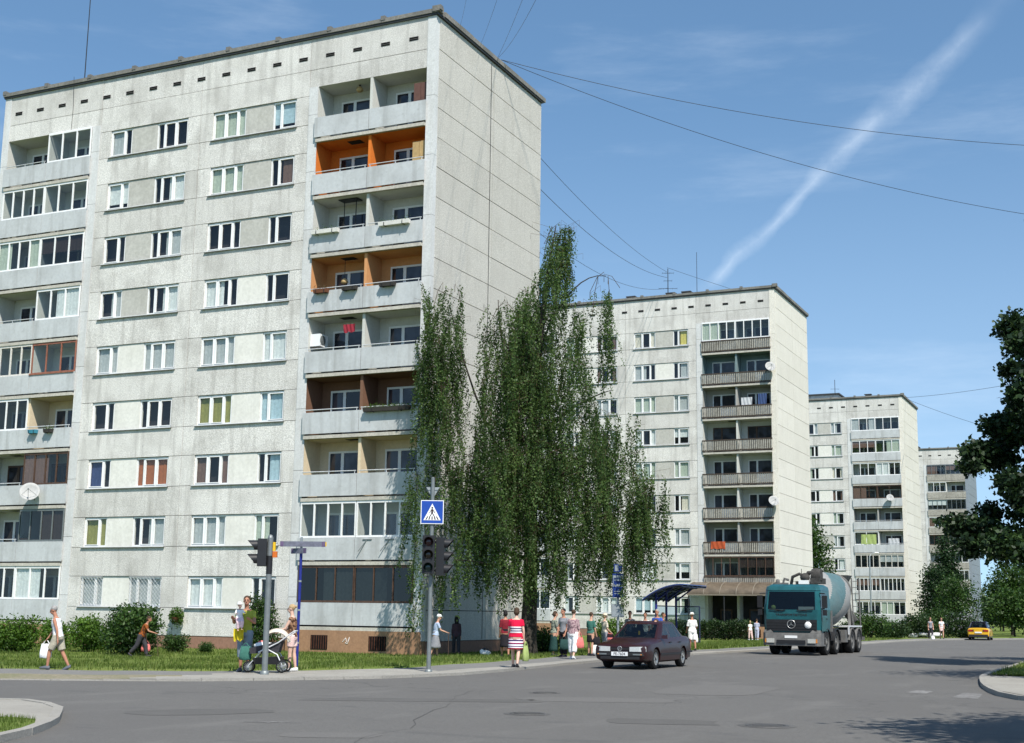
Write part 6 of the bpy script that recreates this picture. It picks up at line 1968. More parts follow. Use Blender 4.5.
for i, (px, wd_, top, d, mt, lab, fl) in enumerate([(868, 24, 603, 106, 'bushdark', 'broad bush at the foot of the street lamp by the third block', None), (893, 14, 612, 108, 'hedgeleaf', 'low bush between the lamp and the lilac row', None), (917, 22, 603, 112, 'hedgeleaf', 'dark bush left of the two walking women', None),
        (938, 18, 598, 118, 'bushdark', 'taller bush behind the two walking women', None), (962, 21, 601, 112, 'hedgeleaf', 'lilac bush with pale blossom left of the yellow hatchback', 'lilac'), (845, 12, 614, 104, 'hedgeleaf', 'low bush behind the concrete mixer truck', None)]):
    c = depth(px, 632, d); k = d / FPX; hh = (632 - top) * k * 1.0
    bush('lilac_bush' if fl else 'bush', c.x, c.y, .0, wd_ * k * 1.15, 1.4, hh, 4200, .17, mt, lab, 40 + i, fl, 700)
# ---- background trees
def btree(px, top, d, cr_, mt, label, seed, n=5500, conic=False, leaf_=.30, th=1.6, name='tree'):
    c = depth(px, 620, d); hh = depth(px, top, d).z
    return tree(name, (c.x, c.y, -.05), hh, cr_, th, n, leaf_, mt, label, seed, conic)


btree(809, 510, 131, 2.5, 'midleaf', 'green tree between the second and the third block', 60, 9000, False, .28)
btree(949, 530, 152, 2.4, 'deepleaf', 'tall pointed dark green tree before the farthest block', 61, 9000, True, .26, 1.2)
btree(934, 562, 150, 1.6, 'deepleaf', 'lower dark tree on the left flank of the pointed one', 62, 4000, False, .26, 1.0)
btree(958, 575, 140, 2.2, 'bushdark', 'olive tree on the right flank of the pointed one', 63, 4000, False, .24, .8)
for i, (px, top, d, r_, mt, lab) in enumerate([(1012, 562, 150, 2.6, 'midleaf', 'nearest tree right of the farthest block'), (1030, 556, 155, 4.0, 'deepleaf', 'tall tree at the right edge behind the yellow hatchback'), (1003, 585, 200, 3.6, 'deepleaf', 'distant tree just right of the grey end wall'), (1045, 560, 170, 4.5, 'midleaf', 'tree just past the right edge of the picture'),
        (1014, 592, 140, 2.4, 'bushdark', 'low broad tree under the maple boughs at right'), (1000, 604, 210, 2.6, 'bushdark', 'small far tree at the end of the grass'), (1070, 570, 180, 5, 'deepleaf', 'dense tree beyond the right edge of the picture')]):
    btree(px, top, d, r_, mt, lab, 80 + i, 5200, False, .30, 1.4)
# a far belt of woodland closes the view beyond the bend
rr = random.Random(3); lv = MB(); pts = []
for i in range(26):
    t = i / 25; c = depth(960 + t * 330, 622, 300 + 30 * rr.random()); hh = rr.uniform(7, 11)
    pts += lobes_points([(c.x, c.y, hh * .5, 7, 7, hh * .55)], 420, rr, .4)
fastleaves(lv, rr, pts, 1.1, .8)
tag(lv.build('woodland', M['deepleaf']), 'far belt of trees at the end of the street', 'woodland', kind='stuff')
# ------------------------------------------------------------------ people
M['skin'] = simple('medium_skin', (.52, .29, .20), .55, .3, var=.08)  # mid skin tone between pale and tanned
M['skintan'] = simple('tanned_skin', (.40, .19, .12), .55, .3, var=.08)
M['skinpale'] = simple('pale_skin', (.60, .38, .29), .55, .3, var=.08)
M['eye'] = simple('dark_eye', (.03, .02, .02), .3, .5)
M['lip'] = simple('lips', (.36, .13, .11), .5, .3)
CC = {'white': (.78, .78, .77), 'beige': (.40, .37, .29), 'olive': (.36, .38, .06), 'yellow': (.62, .50, .03), 'greyblue': (.22, .27, .31), 'brown': (.10, .05, .035), 'palepink': (.70, .50, .46), 'orangebrown': (.35, .10, .035), 'dark': (.02, .018, .022), 'plum': (.085, .05, .065), 'charcoal': (.05, .048, .055),
      'lightblue': (.38, .45, .58), 'red': (.55, .015, .05), 'darkred': (.20, .02, .03), 'pink': (.62, .25, .26), 'babypink': (.75, .55, .58), 'green': (.05, .15, .12), 'darkgreen': (.025, .06, .055), 'navy': (.02, .03, .09), 'blue': (.05, .10, .40), 'grey': (.25, .25, .27), 'cream': (.62, .55, .45), 'jeans': (.07, .10, .17), 'coral': (.65, .18, .16), 'lilacgrey': (.42, .44, .56)}
for k, c in CC.items(): M['cl_' + k] = simple(k + '_fabric', c, .9, .12, var=.16, scale=7, bump=.6, bscale=11)
for k, c in {'hgrey': (.30, .29, .28), 'hbrown': (.06, .035, .02), 'hblack': (.012, .010, .010), 'hblond': (.42, .30, .16), 'hwhite': (.62, .62, .60)}.items(): M[k] = simple('hair_' + k[1:], c, .7, .25, var=.3, scale=30)
M['shoedark'] = simple('dark_shoes', (.02, .02, .025), .6, .3); M['shoewhite'] = simple('white_shoes', (.66, .66, .66), .6, .3); M['shoegrey'] = simple('grey_trainers', (.09, .10, .12), .6, .3)


def banded(name, bands):      # bands: [(height_from, colour)...] along the body's own height
    m, nt, b, N, L = nodes(name)
    tc_ = N('ShaderNodeTexCoord'); sx = N('ShaderNodeSeparateXYZ'); L(tc_.outputs['Object'], sx.inputs[0])
    mr = N('ShaderNodeMapRange'); mr.inputs[1].default_value = 0; mr.inputs[2].default_value = 2; L(sx.outputs[2], mr.inputs[0])
    rp = N('ShaderNodeValToRGB'); rp.color_ramp.interpolation = 'CONSTANT'
    for i, (z, c) in enumerate(bands):
        e_ = rp.color_ramp.elements[0] if i == 0 else rp.color_ramp.elements.new(z / 2)
        e_.position = z / 2; e_.color = (*c, 1)
    L(mr.outputs[0], rp.inputs[0]); L(rp.outputs[0], b.inputs['Base Color']); b.inputs['Roughness'].default_value = .9; b.inputs['Specular IOR Level'].default_value = .1
    return m


def mottled(name, c1, c2, sc=22):
    m, nt, b, N, L = nodes(name); L(mix(nt, noise_fac(nt, sc, .45, .55, 1), c1, c2), b.inputs['Base Color']); b.inputs['Roughness'].default_value = .9; b.inputs['Specular IOR Level'].default_value = .1
    return m


rd, wh, nv = (.58, .012, .05), (.74, .72, .72), (.06, .035, .10)
M['stripes'] = banded('red_white_striped_knit', [(0, rd), (.545, nv), (.565, rd), (.60, wh), (.625, nv), (.65, wh), (.68, rd), (.70, nv), (.72, wh), (.75, nv), (.775, rd), (.795, wh), (.82, nv), (.84, rd), (1.03, wh), (1.05, nv), (1.065, wh), (1.09, nv), (1.105, wh), (1.135, nv), (1.15, wh), (1.175, rd)]) if False else None
M['stripes'] = banded('red_white_striped_knit', [(0, rd), (.56, wh), (.59, nv), (.62, wh), (.66, nv), (.69, rd), (.71, wh), (.75, nv), (.79, wh), (.82, rd), (.99, wh), (1.03, nv), (1.06, wh), (1.10, nv), (1.13, wh), (1.165, rd)])
M['mottle'] = mottled('mottled_blouse', (.20, .12, .14), (.42, .30, .30)); M['camou'] = mottled('brown_printed_top', (.06, .03, .02), (.30, .17, .10), 16); M['print'] = mottled('orange_printed_shirt', (.30, .09, .02), (.10, .035, .02), 14); M['dirndl'] = mottled('green_printed_blouse', (.30, .32, .24), (.12, .13, .12), 20)


def remeshed(mb, voxel):
    o = mb.build('raw', M['skin'])
    md = o.modifiers.new('r', 'REMESH'); md.mode = 'VOXEL'; md.voxel_size = voxel; md.use_smooth_shade = True
    ms = o.modifiers.new('s', 'SMOOTH'); ms.factor = .5; ms.iterations = 2
    bpy.context.view_layer.update()
    dg = bpy.context.evaluated_depsgraph_get()
    me = bpy.data.meshes.new_from_object(o.evaluated_get(dg))
    out = MB(); out.add([tuple(v.co) for v in me.vertices], [tuple(p.vertices) for p in me.polygons], 0, True)
    old = o.data; bpy.data.objects.remove(o); bpy.data.meshes.remove(old); bpy.data.meshes.remove(me)
    return out


def person(label, loc, H, turn, legs=((0, 0), (0, 0)), arms=((5, 6, 10), (5, 6, 10)), lean=0, head=(0, 0), female=False, fat=1.0, skin='skin', hair=None, hairstyle='short', hat=None,
           top=None, sleeve=.5, topmat=None, bottom=None, blen=.5, skirt=None, shoes='shoedark', voxel=.012, cat='person', group=None, hem=-.03, scarf=None, dz=0, headscale=1.0):
    """local +y is the way the person faces; limbs listed left, right; angles in degrees"""
    e = empty('person', loc, BRZ + R(turn), label, cat, group)
    S, C = math.sin, math.cos
    hw = (.052 if not female else .055) * H
    th, sh_, ft = .245 * H, .232 * H, .043 * H
    jl = []
    for s, (hf, kf) in zip((-1, 1), legs):
        hip = Vector((s * hw, 0, 0)); a = R(hf); kn = hip + Vector((s * .006 * H, S(a) * th, -C(a) * th)); b = R(hf - kf); an = kn + Vector((0, S(b) * sh_, -C(b) * sh_)); jl.append((hip, kn, an, b))
    zmin = min(j[2].z for j in jl) - ft
    up = Vector((0, 0, -zmin + dz))
    jl = [(a + up, b + up, c + up, d) for a, b, c, d in jl]
    P0 = up
    la = R(lean); U = Vector((0, S(la), C(la))); V = Vector((0, C(la), -S(la))); X = Vector((1, 0, 0))
    T = lambda x, y, s: P0 + X * x * H + V * y * H + U * s * H
    wid = [(-.045, .082, .062), (.0, .094, .066), (.05, .090, .060), (.11, .078, .055), (.17, .086, .060), (.23, .098, .064), (.275, .104, .056), (.305, .085, .045), (.325, .045, .035)]
    if female: wid = [(-.045, .088, .064), (.0, .102, .070), (.05, .094, .062), (.11, .072, .052), (.17, .080, .060), (.225, .088, .070), (.27, .090, .054), (.302, .072, .042), (.325, .038, .032)]
    wid = [(s, a * (1 + (fat - 1) * .8), b * (1 + (fat - 1) * 1.3 * (1 if s < .2 else .5))) for s, a, b in wid]
    def torso(mb, infl, s0=-1, s1=1):
        rings = []
        for s, a, b in wid:
            if s < s0 or s > s1: continue
            rings.append([T((a + infl / H) * math.cos(2 * PI * k / 14), (b + infl / H) * math.sin(2 * PI * k / 14) + (.008 if .18 < s < .26 else 0), s) for k in range(14)])
        mb.loft(rings, 0, True, True)
    shx = (.098 if not female else .088) * (1 + (fat - 1) * .5)
    ja = []
    for s, (f, ab, el) in zip((-1, 1), arms):
        sj = T(s * shx, 0, .283); a, b = R(f), R(ab)
        d1 = Vector((s * S(b), S(a) * C(b), -C(a) * C(b))); ej = sj + d1 * .172 * H
        a2 = R(f + el); inn = R(ab * .3 - (el * .18)); d2 = Vector((s * S(inn), S(a2) * C(inn), -C(a2) * C(inn))); wj = ej + d2 * .148 * H
        ja.append((sj, ej, wj, d2.normalized()))
    nb, hc = T(0, .004, .325), None
    hp = R(lean * .5 + head[0]); hy = R(head[1])
    HU = Vector((0, S(hp), C(hp))); HR = Matrix.Rotation(-hp, 3, 'X') @ Matrix.Rotation(hy, 3, 'Z')
    q = H * headscale
    hc = nb + U * .03 * H + HU * (.030 * H + .055 * q) + Vector((0, .012 * H, 0))
    hm = lambda x, y, z: hc + HR @ Vector((x * q, y * q, z * q))
    b = MB(); torso(b, 0)
    for (hip, kn, an, ang), s in zip(jl, (-1, 1)):
        m1 = hip.lerp(kn, .35); b.tube([hip + Vector((0, 0, .03 * H)), m1, kn, kn.lerp(an, .32), an], [.052 * H * fat, .047 * H * fat, .031 * H, .032 * H, .019 * H], 10)
        h0 = an + Vector((0, -.018 * H, -.022 * H)); fp = max(-.6, min(.9, -ang * .8)); fd = Vector((0, C(fp), -S(fp) * .9))
        b.loft([[h0 + fd * t * H + Vector((x * w_ * H, 0, z * H)) for x, z in ((-1, -.018), (1, -.018), (1, .0), (.5, hh), (-.5, hh), (-1, .0))] for t, w_, hh in ((-.012, .016, .024), (.03, .022, .030), (.08, .025, .016), (.115, .022, .006), (.135, .012, .0))], 0, True)
    for (sj, ej, wj, d), s in zip(ja, (-1, 1)):
        b.tube([sj - Vector((s * .02 * H, 0, 0)), sj, sj.lerp(ej, .5), ej, ej.lerp(wj, .3), wj], [.030 * H, .030 * H, .026 * H, .021 * H, .022 * H, .014 * H], 9)
        side = X * (-s); nrm_ = d.cross(side).normalized(); side = nrm_.cross(d).normalized()
        palm = wj + d * .03 * H
        b.loft([[wj + d * t * H + side * (w_ * H * x) + nrm_ * (.009 * H * z) for x, z in ((-1, -1), (1, -1), (1, 1), (-1, 1))] for t, w_ in ((-.006, .013), (.02, .022), (.05, .023), (.056, .020))], 0, True)
        for k in range(4):
            o_ = wj + d * .05 * H + side * (.0175 - .0117 * k) * H; ln = (.036, .042, .039, .030)[k] * H; cu_ = nrm_ * (s * .35)
            b.tube([o_, o_ + (d + cu_ * .4).normalized() * ln * .5, o_ + (d + cu_ * .4).normalized() * ln * .5 + (d + cu_ * 1.6).normalized() * ln * .5], .0058 * H, 6)
        o_ = wj + d * .018 * H + side * .018 * H; b.tube([o_, o_ + (d * .6 + side).normalized() * .022 * H, o_ + (d * .6 + side).normalized() * .022 * H + (d + side * .3).normalized() * .02 * H], .0065 * H, 6)
    b.tube([T(0, 0, .30), nb, hc - HU * .02 * q], [.036 * H, .031 * H, .032 * H], 10)
    mx = HR.to_4x4()
    b.ell(hm(0, -.006, .012), .043 * q, .054 * q, .054 * q, n=14, mx=mx); b.ell(hm(0, .016, -.028), .033 * q, .036 * q, .040 * q, n=12, mx=mx)
    b.tube([hm(0, .048, .012), hm(0, .064, -.010), hm(0, .054, -.018)], [.006 * q, .011 * q, .008 * q], 6)
    for s in (-1, 1): b.ell(hm(s * .044, -.006, -.004), .007 * q, .013 * q, .019 * q, n=8, mx=mx)
    body = remeshed(b, voxel * (H / 1.7) ** .5)
    for s in (-1, 1):
        body.ell(hm(s * .017, .0475, .008), .0075 * q, .005 * q, .005 * q, 1, 8, mx); body.box(-.010 * q, -.003 * q, -.002 * q, .010 * q, .003 * q, .002 * q, 1, Matrix.Translation(hm(s * .018, .0485, .022)) @ mx)
    body.ell(hm(0, .0495, -.040), .014 * q, .005 * q, .005 * q, 2, 8, mx)
    body.build('body', [M[skin], M['eye'], M['lip']], e)
    if hair:
        h = MB(); h.ell(hm(0, -.016, .024), .049 * q, .055 * q, .052 * q, n=14, mx=mx)
        if hairstyle == 'long':
            h.loft([[hm(x * w_, -.03 + y * dpt, z) for x, y in ((-1, -.7), (0, -1.1), (1, -.7), (1, .4), (0, .2), (-1, .4))] for z, w_, dpt in ((.03, .045, .035), (-.03, .052, .036), (-.09, .056, .034), (-.16, .05, .028), (-.21, .035, .016))], 0, True)
            for s in (-1, 1): h.tube([hm(s * .042, -.01, .02), hm(s * .047, .005, -.04), hm(s * .044, .0, -.10)], [.014 * q, .016 * q, .010 * q], 6)
        elif hairstyle == 'bun': h.ell(hm(0, -.075, .03), .022 * q, .022 * q, .022 * q, n=10)
        elif hairstyle == 'bob':
            h.ell(hm(0, -.03, -.01), .052 * q, .045 * q, .055 * q, n=12, mx=mx)
        h.build('hair', M[hair], e)
    if hat:
        h = MB(); kind, hmt = hat
        h.loft([[hm(math.cos(2 * PI * k / 16) * r_ * .9, math.sin(2 * PI * k / 16) * r_ - .008, z) for k in range(16)] for z, r_ in ((.022, .060), (.05, .058), (.072, .040), (.078, .008))], 0, True)
        if kind == 'brim': h.loft([[hm(math.cos(2 * PI * k / 16) * r_ * .9, math.sin(2 * PI * k / 16) * r_ - .005, z) for k in range(16)] for z, r_ in ((.026, .057), (.018, .088), (.014, .087), (.020, .056))], 0, True, False)
        else: h.loft([[hm(x * .036, y, z) for x, y, z in ((-1, .045, .024), (1, .045, .024), (.7, .095, .014), (-.7, .095, .014))], [hm(x * .036, y, z) for x, y, z in ((-1, .045, .030), (1, .045, .030), (.7, .095, .018), (-.7, .095, .018))]], 0, True)
        h.build('hat', M[hmt], e)
    if top:
        w = MB(); torso(w, .012, hem if hem > -.045 else -1, .31)
        for (sj, ej, wj, d), s in zip(ja, (-1, 1)):
            if sleeve <= 0: continue
            pts = [sj - Vector((s * .03 * H, 0, -.005 * H)), sj + Vector((0, 0, .004))]; rs = [.034 * H, .037 * H]
            if sleeve <= 1: pts.append(sj.lerp(ej, sleeve)); rs.append(.036 * H)
            else: pts += [ej, ej.lerp(wj, sleeve - 1)]; rs += [.029 * H, .022 * H]
            w.tube(pts, rs, 10)
        remeshed(w, .014 * (H / 1.7) ** .5).build('top', M[top], e)
    if bottom:
        w = MB(); torso(w, .010, -1, .06)
        for (hip, kn, an, ang), s in zip(jl, (-1, 1)):
            pts = [hip + Vector((0, 0, .03 * H))]; rs = [.062 * H * fat]
            f_ = lambda t: hip.lerp(kn, t / .5) if t <= .5 else kn.lerp(an, (t - .5) / .5)
            for t in (.2, .4, .5, .7, .98):
                if t < blen: pts.append(f_(t)); rs.append((.060 - .022 * t) * H * fat + .004)
            pts.append(f_(min(blen, .99))); rs.append((.059 - .024 * blen) * H * fat + .006)
            w.tube(pts, rs, 10)
        remeshed(w, .014 * (H / 1.7) ** .5).build('trousers', M[bottom], e)
    if skirt:
        mt, ln, fl = skirt
        w = MB(); rings = []
        zt = P0.z + .10 * H
        for i in range(9):
            t = i / 8; z = zt - (zt - (P0.z - ln * H)) * t
            def at_(j):
                a, k, n_ = j[0], j[1], j[2]
                return a.lerp(k, (a.z - z) / max(1e-4, a.z - k.z)) if z > k.z else k.lerp(n_, min(1, (k.z - z) / max(1e-4, k.z - n_.z)))
            a, c = at_(jl[0]), at_(jl[1])
            yl, yh = min(a.y, c.y, 0 if z > P0.z - .05 else a.y), max(a.y, c.y, 0 if z > P0.z - .05 else a.y)
            xw = (.098 + fl * t) * H * fat if t > .35 else (.078 + .020 * t / .35 + fl * t) * H * fat
            yw = (yh - yl) / 2 + (.060 + fl * t * .7) * H * fat; yc = (yh + yl) / 2 * min(1, t * 2)
            rings.append([Vector((xw * math.cos(2 * PI * k / 20) * (1 + .03 * math.sin(k * 3.1) * t), yc + yw * math.sin(2 * PI * k / 20) * (1 + .03 * math.cos(k * 2.7) * t), z)) for k in range(20)])
        inner = [[Vector((p.x * .94, p.y * .94, p.z)) for p in r_] for r_ in reversed(rings)]
        w.loft(rings + inner, 0, True, False); w.build('skirt', M[mt], e)
    if shoes:
        w = MB()
        for (hip, kn, an, ang), s in zip(jl, (-1, 1)):
            h0 = an + Vector((0, -.018 * H, -.022 * H)); fp = max(-.6, min(.9, -ang * .8)); fd = Vector((0, C(fp), -S(fp) * .9))
            w.loft([[h0 + fd * t * H + Vector((x * w_ * H, 0, z * H)) for x, z in ((-1, -.0215), (1, -.0215), (1.05, .0), (.55, hh), (-.55, hh), (-1.05, .0))] for t, w_, hh in ((-.022, .017, .026), (.0, .024, .034), (.035, .026, .033), (.085, .029, .020), (.12, .026, .010), (.143, .013, .002))], 0, True)
        w.build('shoes', M[shoes], e)
    bpy.context.view_layer.update()
    wm = e.matrix_world
    return e, [wm @ (j[2] + j[3] * .05 * H) for j in ja], wm


def bag(label, hand, w_, h, dpt, mt, rz=0, handle=.18, name='carrier_bag', cat='bag', group=None):
    e = empty(name, hand - Vector((0, 0, handle + h)), rz, label, cat, group)
    b = MB(); rings = []
    for t, kx, ky in ((0, .86, .8), (.08, 1, 1.1), (.4, 1.02, 1.15), (.8, .9, .6), (1, .80, .25)):
        rings.append([(w_ / 2 * kx * math.copysign(abs(math.cos(a)) ** .6, math.cos(a)), dpt / 2 * ky * math.copysign(abs(math.sin(a)) ** .6, math.sin(a)), h * t + .01 * math.sin(5 * a)) for a in [2 * PI * k / 16 for k in range(16)]])
    b.loft(rings, 0, True, True); b.build('sack', M[mt], e)
    b = MB()
    for s in (-1, 1): b.tube([(-w_ * .28, s * .02, h - .01), (-w_ * .1, s * .012, h + handle * .8), (0, 0, h + handle), (w_ * .1, s * .012, h + handle * .8), (w_ * .28, s * .02, h - .01)], .010, 5)
    b.build('handle', M[mt], e)
    return e


def stick(label, hand, foot, crook=True):
    w = MB(); hand, foot = Vector(hand), Vector(foot); pts = [foot, foot.lerp(hand, .5), hand]
    if crook: d = Vector((r0.x, r0.y, 0)) * -.05; pts += [hand + Vector((0, 0, .03)) + d * .6, hand + d * 2 + Vector((0, 0, .01))]
    w.tube(pts, .012, 6); return tag(w.build('walking_stick', M['brownframe']), label, 'walking stick')


def on(px, py, z=.21):
    p = gp(px, py, z)
    return Vector((p.x, p.y, z))


def onlawn(px, py):
    z = .15
    for _ in range(4): p = gp(px, py, z); z = lawn_z(p.x, p.y)
    return Vector((p.x, p.y, z))


lft = Vector((-r0.x, -r0.y, 0)); fwd_ = FWH
# 1 man in a white vest walking left
p = on(56, 669, .185)
e, hands, wm = person('man in white vest and beige shorts walking left with a white bag', p, 1.62, 90, ((26, 22), (-16, 12)), ((-22, 8, 14), (22, 6, 12)), 10, (14, 0), False, 1.15, 'skintan', 'hgrey', 'short', None, 'cl_white', 0, None, 'cl_beige', .42, None, 'shoegrey')
bag('white plastic carrier bag hanging from the hand of the man in the vest', hands[1], .30, .36, .14, 'cl_white', BRZ + R(8), .10)
# 2 stooped walker with a stick on the lawn
p = onlawn(140, 657)
e, hands, wm = person('stooped walker in an orange-brown shirt leaning on a stick before the biggest bush', p, 1.52, -90, ((24, 14), (-20, 22)), ((-12, 8, 20), (35, 4, 40)), 22, (6, 0), True, 1.1, 'skintan', 'hbrown', 'bob', None, 'print', .6, None, 'cl_charcoal', .95, None, 'shoedark')
stick('walking stick of the stooped walker', hands[1], Vector((hands[1].x, hands[1].y, p.z)) - lft * .10, False)
bag('round red bag carried by the stooped walker', hands[0], .34, .30, .16, 'cl_coral', BRZ, .10)
# 3 the family
p = on(243.5, 671.5, .205)
fe, fh, wm = person('young man in a yellow-green T-shirt holding a baby beside the pram', p, 1.86, 172, ((4, 2), (-3, 2)), ((30, 18, 78), (28, 16, 85)), -3, (2, 14), False, 1.0, 'skintan', 'hbrown', 'short', None, 'cl_olive', .55, None, 'cl_greyblue', .68, None, 'shoegrey', hem=-.04)
c = p + Vector((0, 0, 1.02)) - fwd_ * .21 + lft * .13
person('baby in white and pink with a white hat, carried on the arm', c + Vector((0, 0, .02)), .74, 200, ((70, 80), (60, 75)), ((60, 20, 40), (50, 20, 40)), -6, (0, 20), True, 1.35, 'skinpale', None, 'short', ('brim', 'cl_white'), 'cl_white', 1.6, None, 'cl_babypink', .95, None, None, .010, headscale=1.55)
cloth('yellow_shirt', -.13, .13, -.01, 0, .30, 'cl_yellow', 'yellow shirt hanging at the hip of the young father', 'shirt', 9)
ys = bpy.data.objects['yellow_shirt']; ys.location = p + Vector((0, 0, .78)) - fwd_ * .19 + lft * .13; ys.rotation_euler = (R(4), 0, BRZ)
p2 = on(291, 671, .21)
me_, mh, wm2 = person('woman in brown top and pale pink shorts pushing the pram', p2, 1.66, 82, ((3, 3), (-4, 4)), ((28, 6, 42), (30, 6, 38)), 2, (4, 0), True, 1.05, 'skinpale', 'hblond', 'bun', None, 'camou', .12, None, 'cl_palepink', .30, None, 'shoewhite')
# the pram, facing left
pp = on(267, 672.2, .21)
pr = empty('pram', pp, BRZ + R(90), 'dark three-wheeled pram with a cream hood beside the signal post', 'pram')      # +y is forward (left in the picture)
def pw(y, x, r_):
    w = MB(); w.lathe([(r_ * .78, -.02), (r_, -.018), (r_, .018), (r_ * .78, .02)], (x, y, r_), 22, axis='x', caps=False); o = w.build('wheel', M['tyre'], pr)
    w = MB(); w.lathe([(r_ * .80, .0), (r_ * .74, .012), (r_ * .74, -.012)], (x, y, r_), 22, axis='x', caps=False)
    for k in range(8): a = PI * k / 8; w.bar((x, y - r_ * .75 * math.cos(a), r_ - r_ * .75 * math.sin(a)), (x, y + r_ * .75 * math.cos(a), r_ + r_ * .75 * math.sin(a)), .008)
    w.lathe([(.03, -.03), (.03, .03)], (x, y, r_), 10, axis='x'); w.build('rim', M['alloy'], o)
for x in (-.27, .27): pw(-.42, x, .16)
for x in (-.12, .12): pw(.46, x, .14)
w = MB()
for x in (-.25, .25):
    w.tube([(x, -.42, .17), (x, -.28, .45), (x * .98, .05, .62), (x * .5, .46, .16)], .016, 6); w.tube([(x, .2, .50), (x, -.30, .75), (x, -.66, 1.02)], .016, 6)
w.tube([(-.25, -.66, 1.02), (-.2, -.70, 1.04), (.2, -.70, 1.04), (.25, -.66, 1.02)], .02, 6); w.bar((-.25, -.42, .17), (.25, -.42, .17), .025); w.bar((-.12, .46, .16), (.12, .46, .16), .025); w.build('frame', M['rail'], pr)
w = MB(); w.loft([[(-.2, -.36, .20), (.2, -.36, .20), (.16, .30, .20), (-.16, .30, .20)], [(-.23, -.40, .40), (.23, -.40, .40), (.19, .36, .36), (-.19, .36, .36)]], 0, False); w.build('basket', M['signal'], pr)
w = MB(); w.loft([[(-.2, -.30, .50), (.2, -.30, .50), (.2, .42, .46), (-.2, .42, .46)], [(-.23, -.38, .80), (.23, -.38, .80), (.22, .44, .60), (-.22, .44, .60)]], 0, False, True); w.build('seat_tub', M['charcoal_cloth'] if 'charcoal_cloth' in M else M['cl_charcoal'], pr)
def hoodarc(a0, a1, r_, m_, nm, wd=.24):
    w = MB(); n = 9; rings = []
    for k in range(n + 1):
        a = R(a0 + (a1 - a0) * k / n); rings.append([(x * wd, -.22 + r_ * math.cos(a) * (1 - .12 * abs(x)), .74 + r_ * math.sin(a) * (1 - .25 * abs(x) ** 2)) for x in (-1, -.9, -.6, 0, .6, .9, 1)])
    w.loft(rings, 0, True, False, False); w.loft([[(p[0] * .96, p[1] * .985, p[2] - .012) for p in r_] for r_ in reversed(rings)], 0, True, False, False); w.build(nm, M[m_], pr)
hoodarc(40, 175, .36, 'cl_cream', 'hood'); 
w = MB(); w.tube([(x * .245, -.22 + .37 * math.cos(R(38)), .74 + .37 * math.sin(R(38)) * (1 - .25 * x * x)) for x in (-1, -.7, -.3, 0, .3, .7, 1)], .014, 6); w.build('hood_rim', M['signwhite'], pr)
w = MB(); w.ell((0, .08, .66), .17, .30, .10, n=12); o = w.build('blanket', M['cl_white']); o.location = pp; o.rotation_euler = (0, 0, BRZ + R(90)); tag(o, 'white blanket bundled in the pram', 'blanket')
w = MB(); w.ell((.05, .18, .73), .10, .10, .06, n=10); o = w.build('toy', M['cl_coral']); o.location = pp; o.rotation_euler = (0, 0, BRZ + R(90)); tag(o, 'small pink-red toy lying on the pram blanket', 'toy')
bag('green bag hung at the front of the pram', pp + lft * .56 + Vector((0, 0, .72)) - fwd_ * .05, .30, .34, .14, 'cl_green', BRZ, .08)
# 4 old person with a stick behind the signal post
p = onlawn(435, 657)
e, hands, wm = person('elderly walker in light blue shirt and white cap behind the signal post', p, 1.58, -80, ((10, 6), (-10, 10)), ((-8, 8, 20), (26, 8, 45)), 8, (8, 0), True, 1.15, 'skin', 'hwhite', 'short', ('cap', 'cl_white'), 'cl_lightblue', .7, None, None, .5, ('cl_grey', .30, .03), 'shoedark')
stick('walking stick of the elderly walker behind the signal post', hands[1], Vector((hands[1].x, hands[1].y, p.z)) - lft * .02, False)
bag('black shoulder bag of the elderly walker', hands[0] + Vector((0, 0, .18)), .30, .34, .16, 'cl_dark', BRZ, .18)
# 5 long-haired woman in black
p = onlawn(456, 654.5)
person('woman with long dark hair in dark jacket and trousers, seen from behind', p, 1.56, 8, ((12, 4), (-10, 8)), ((8, 8, 10), (-6, 8, 10)), 0, (4, 0), True, .92, 'skin', 'hblack', 'long', None, 'cl_plum', 1.9, None, 'cl_charcoal', .96, None, 'shoedark', hem=-.045)
# 6 red striped dress
p = on(515.5, 667.5)
e, hands, wm = person('woman in a red and white striped dress walking away along the pavement', p, 1.68, -12, ((12, 6), (-12, 14)), ((12, 12, 14), (-6, 12, 16)), 3, (6, 8), True, 1.28, 'skinpale', 'hbrown', 'bob', None, 'stripes', .55, None, None, .5, ('stripes', .20, .008), 'shoedark')
bag('yellow-green carrier bag swinging beside the striped dress', hands[1] + Vector((0, 0, .02)) - lft * .05, .22, .44, .12, 'limecloth', BRZ + R(50), .12)
# 7 half hidden behind her
p = onlawn(505, 657)
person('dark-clothed walker half hidden behind the striped dress', p, 1.66, 10, ((8, 4), (-8, 8)), ((6, 8, 14), (-6, 8, 12)), 2, (2, 0), True, 1.0, 'skintan', 'hblack', 'bob', None, 'cl_darkred', .9, None, None, .5, ('cl_dark', .30, .02), 'shoedark')
